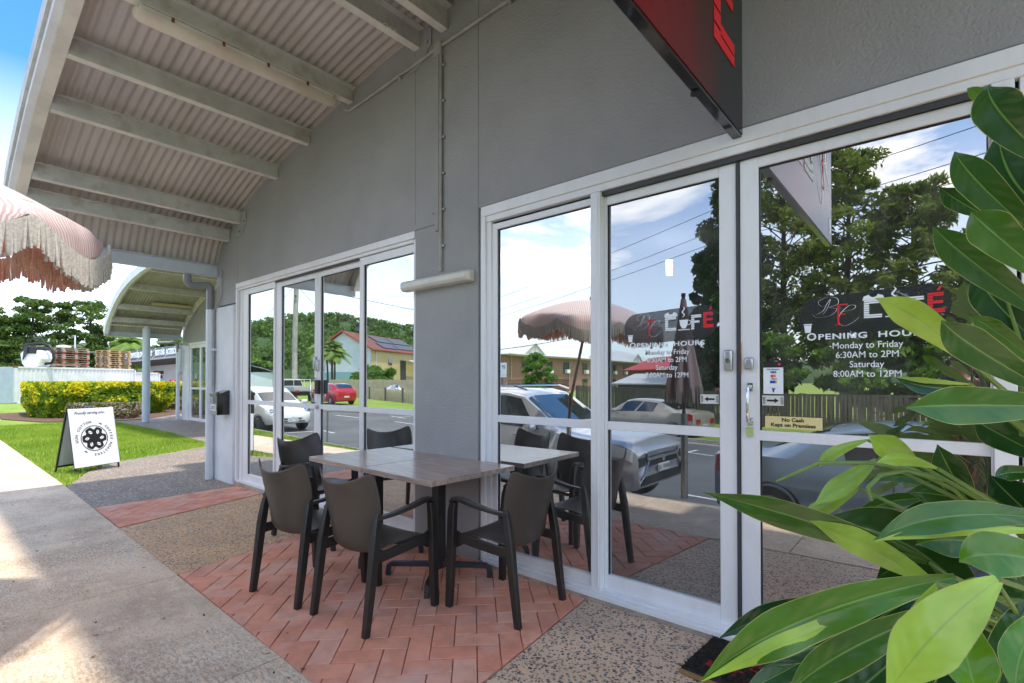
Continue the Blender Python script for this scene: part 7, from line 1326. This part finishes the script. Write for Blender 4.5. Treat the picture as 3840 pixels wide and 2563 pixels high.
# ================================================================== PHOTOGRAPHER (seen dimly in the door glass)
ph = thing('person', 'photographer in a maroon shirt holding a camera to the face, mirrored in the door', 'person', (.142, -.168, 0))
fh = Vector((-sin(TH), cos(TH), 0)); rh = Vector((cos(TH), sin(TH), 0)); O_ = Vector((.142, -.168, 0))
def pos(r_, f_, z): return O_+rh*r_+fh*f_+Vector((0, 0, z))
def skinobj(name, mat_, V, E, Rd, root=0, sub=2):
    me = bpy.data.meshes.new(name); me.from_pydata([tuple(v) for v in V], E, []); o = bpy.data.objects.new(name, me); fin(o, me, mat_, ph); sk = o.modifiers.new('s', 'SKIN'); sk.use_smooth_shade = True
    for i, r_ in enumerate(Rd): q = me.skin_vertices[0].data[i]; q.radius = (r_, r_) if not hasattr(r_, '__len__') else r_; q.use_root = (i == root)
    m_ = o.modifiers.new('b', 'SUBSURF'); m_.levels = m_.render_levels = sub; return o
V = [pos(0, 0, .90), pos(0, 0, 1.06), pos(0, -.01, 1.22), pos(0, -.01, 1.36), pos(0, 0, 1.44), pos(0, .01, 1.50), pos(0, .01, 1.585)]; Rd = [.13, .12, .14, .10, .055, .082, .07]; E_ = [(i, i+1) for i in range(6)]
for s in (-1, 1):
    o = len(V); V += [pos(s*.10, 0, .86), pos(s*.115, .01, .47), pos(s*.12, -.02, .09), pos(s*.13, .12, .03)]; Rd += [.095, .06, .042, .035]; E_ += [(0, o), (o, o+1), (o+1, o+2), (o+2, o+3)]
    o = len(V); V += [pos(s*.17, -.01, 1.35), pos(s*.25, .0, 1.14), pos(s*.13, .08, 1.335), pos(s*.098, .095, 1.375)]; Rd += [.055, .042, .028, .026]; E_ += [(3, o), (o, o+1), (o+1, o+2), (o+2, o+3)]
    for q in range(4): a = len(V); z = 1.41-.018*q; V += [pos(s*.10, .115, z), pos(s*.082, .14, z+.003), pos(s*.062-.0*q, .142, z)]; Rd += [.0085, .008, .0065]; E_ += [(o+3, a), (a, a+1), (a+1, a+2)]
    a = len(V); V += [pos(s*.085, .07, 1.36), pos(s*.06, .075, 1.35)]; Rd += [.010, .008]; E_ += [(o+3, a), (a, a+1)]
skin_m = pm('skin', (.50, .27, .19), .5, c2=(.42, .22, .16), vs=8); skinobj('body', skin_m, V, E_, Rd)
b = MB(); b.lathe([(.0, -.02), (.012, -.01), (.008, .01), (0, .02)], tuple(pos(0, .095, 1.50)), 8); [b.lathe([(.008, -.03), (.014, 0), (.006, .03)], tuple(pos(s*.083, .0, 1.51)), 8) for s in (-1, 1)]; b.obox(pos(0, .088, 1.455), rh*.022, fh*.004, (0, 0, .004)); b.build('face_features', skin_m, ph, smooth=True)
V = [pos(0, 0, .98), pos(0, 0, 1.1), pos(0, -.01, 1.25), pos(0, -.01, 1.375)]; Rd = [.155, .15, .168, .108]; E_ = [(0, 1), (1, 2), (2, 3)]
for s in (-1, 1): o = len(V); V += [pos(s*.172, -.01, 1.352), pos(s*.235, -.002, 1.19)]; Rd += [.078, .066]; E_ += [(3, o), (o, o+1)]
skinobj('shirt', pm('maroon_cloth', (.12, .02, .025), .9), V, E_, Rd)
V = [pos(0, 0, .94)]; Rd = [.148]; E_ = []
for s in (-1, 1): o = len(V); V += [pos(s*.10, 0, .84), pos(s*.117, .01, .5)]; Rd += [.105, .078]; E_ += [(0, o), (o, o+1)]
skinobj('shorts', pm('dark_cloth', (.03, .035, .05), .9), V, E_, Rd)
b = MB()
b.lathe([(.070, 1.47), (.088, 1.50), (.096, 1.545), (.094, 1.585), (.083, 1.615), (.062, 1.64), (.034, 1.655), (.001, 1.66)], tuple(pos(0, -.022, 0)), 20, cap=False)
b.build('hair', pm('dark_hair', (.04, .03, .025), .8), ph, smooth=True)
b = MB(); [b.obox(pos(s*.035, .085, 1.565), rh*.03, fh*.006, (0, 0, .018)) for s in (-1, 1)]; b.build('sunglasses', blackgloss, ph, bevel=.004)
cmr = thing('camera_body', 'black camera held up by the photographer', 'camera', tuple(pos(0, .13, 1.39))); b = MB(); b.obox(pos(0, .125, 1.39), rh*.062, fh*.025, (0, 0, .042)); b.obox(pos(0, .125, 1.44), rh*.02, fh*.02, (0, 0, .012)); b.build('housing', black, cmr, bevel=.006)
b = MB(); b.tube([pos(0, .15, 1.385), pos(0, .185, 1.385)], .032, 16); b.build('lens', blackgloss, cmr, smooth=True)
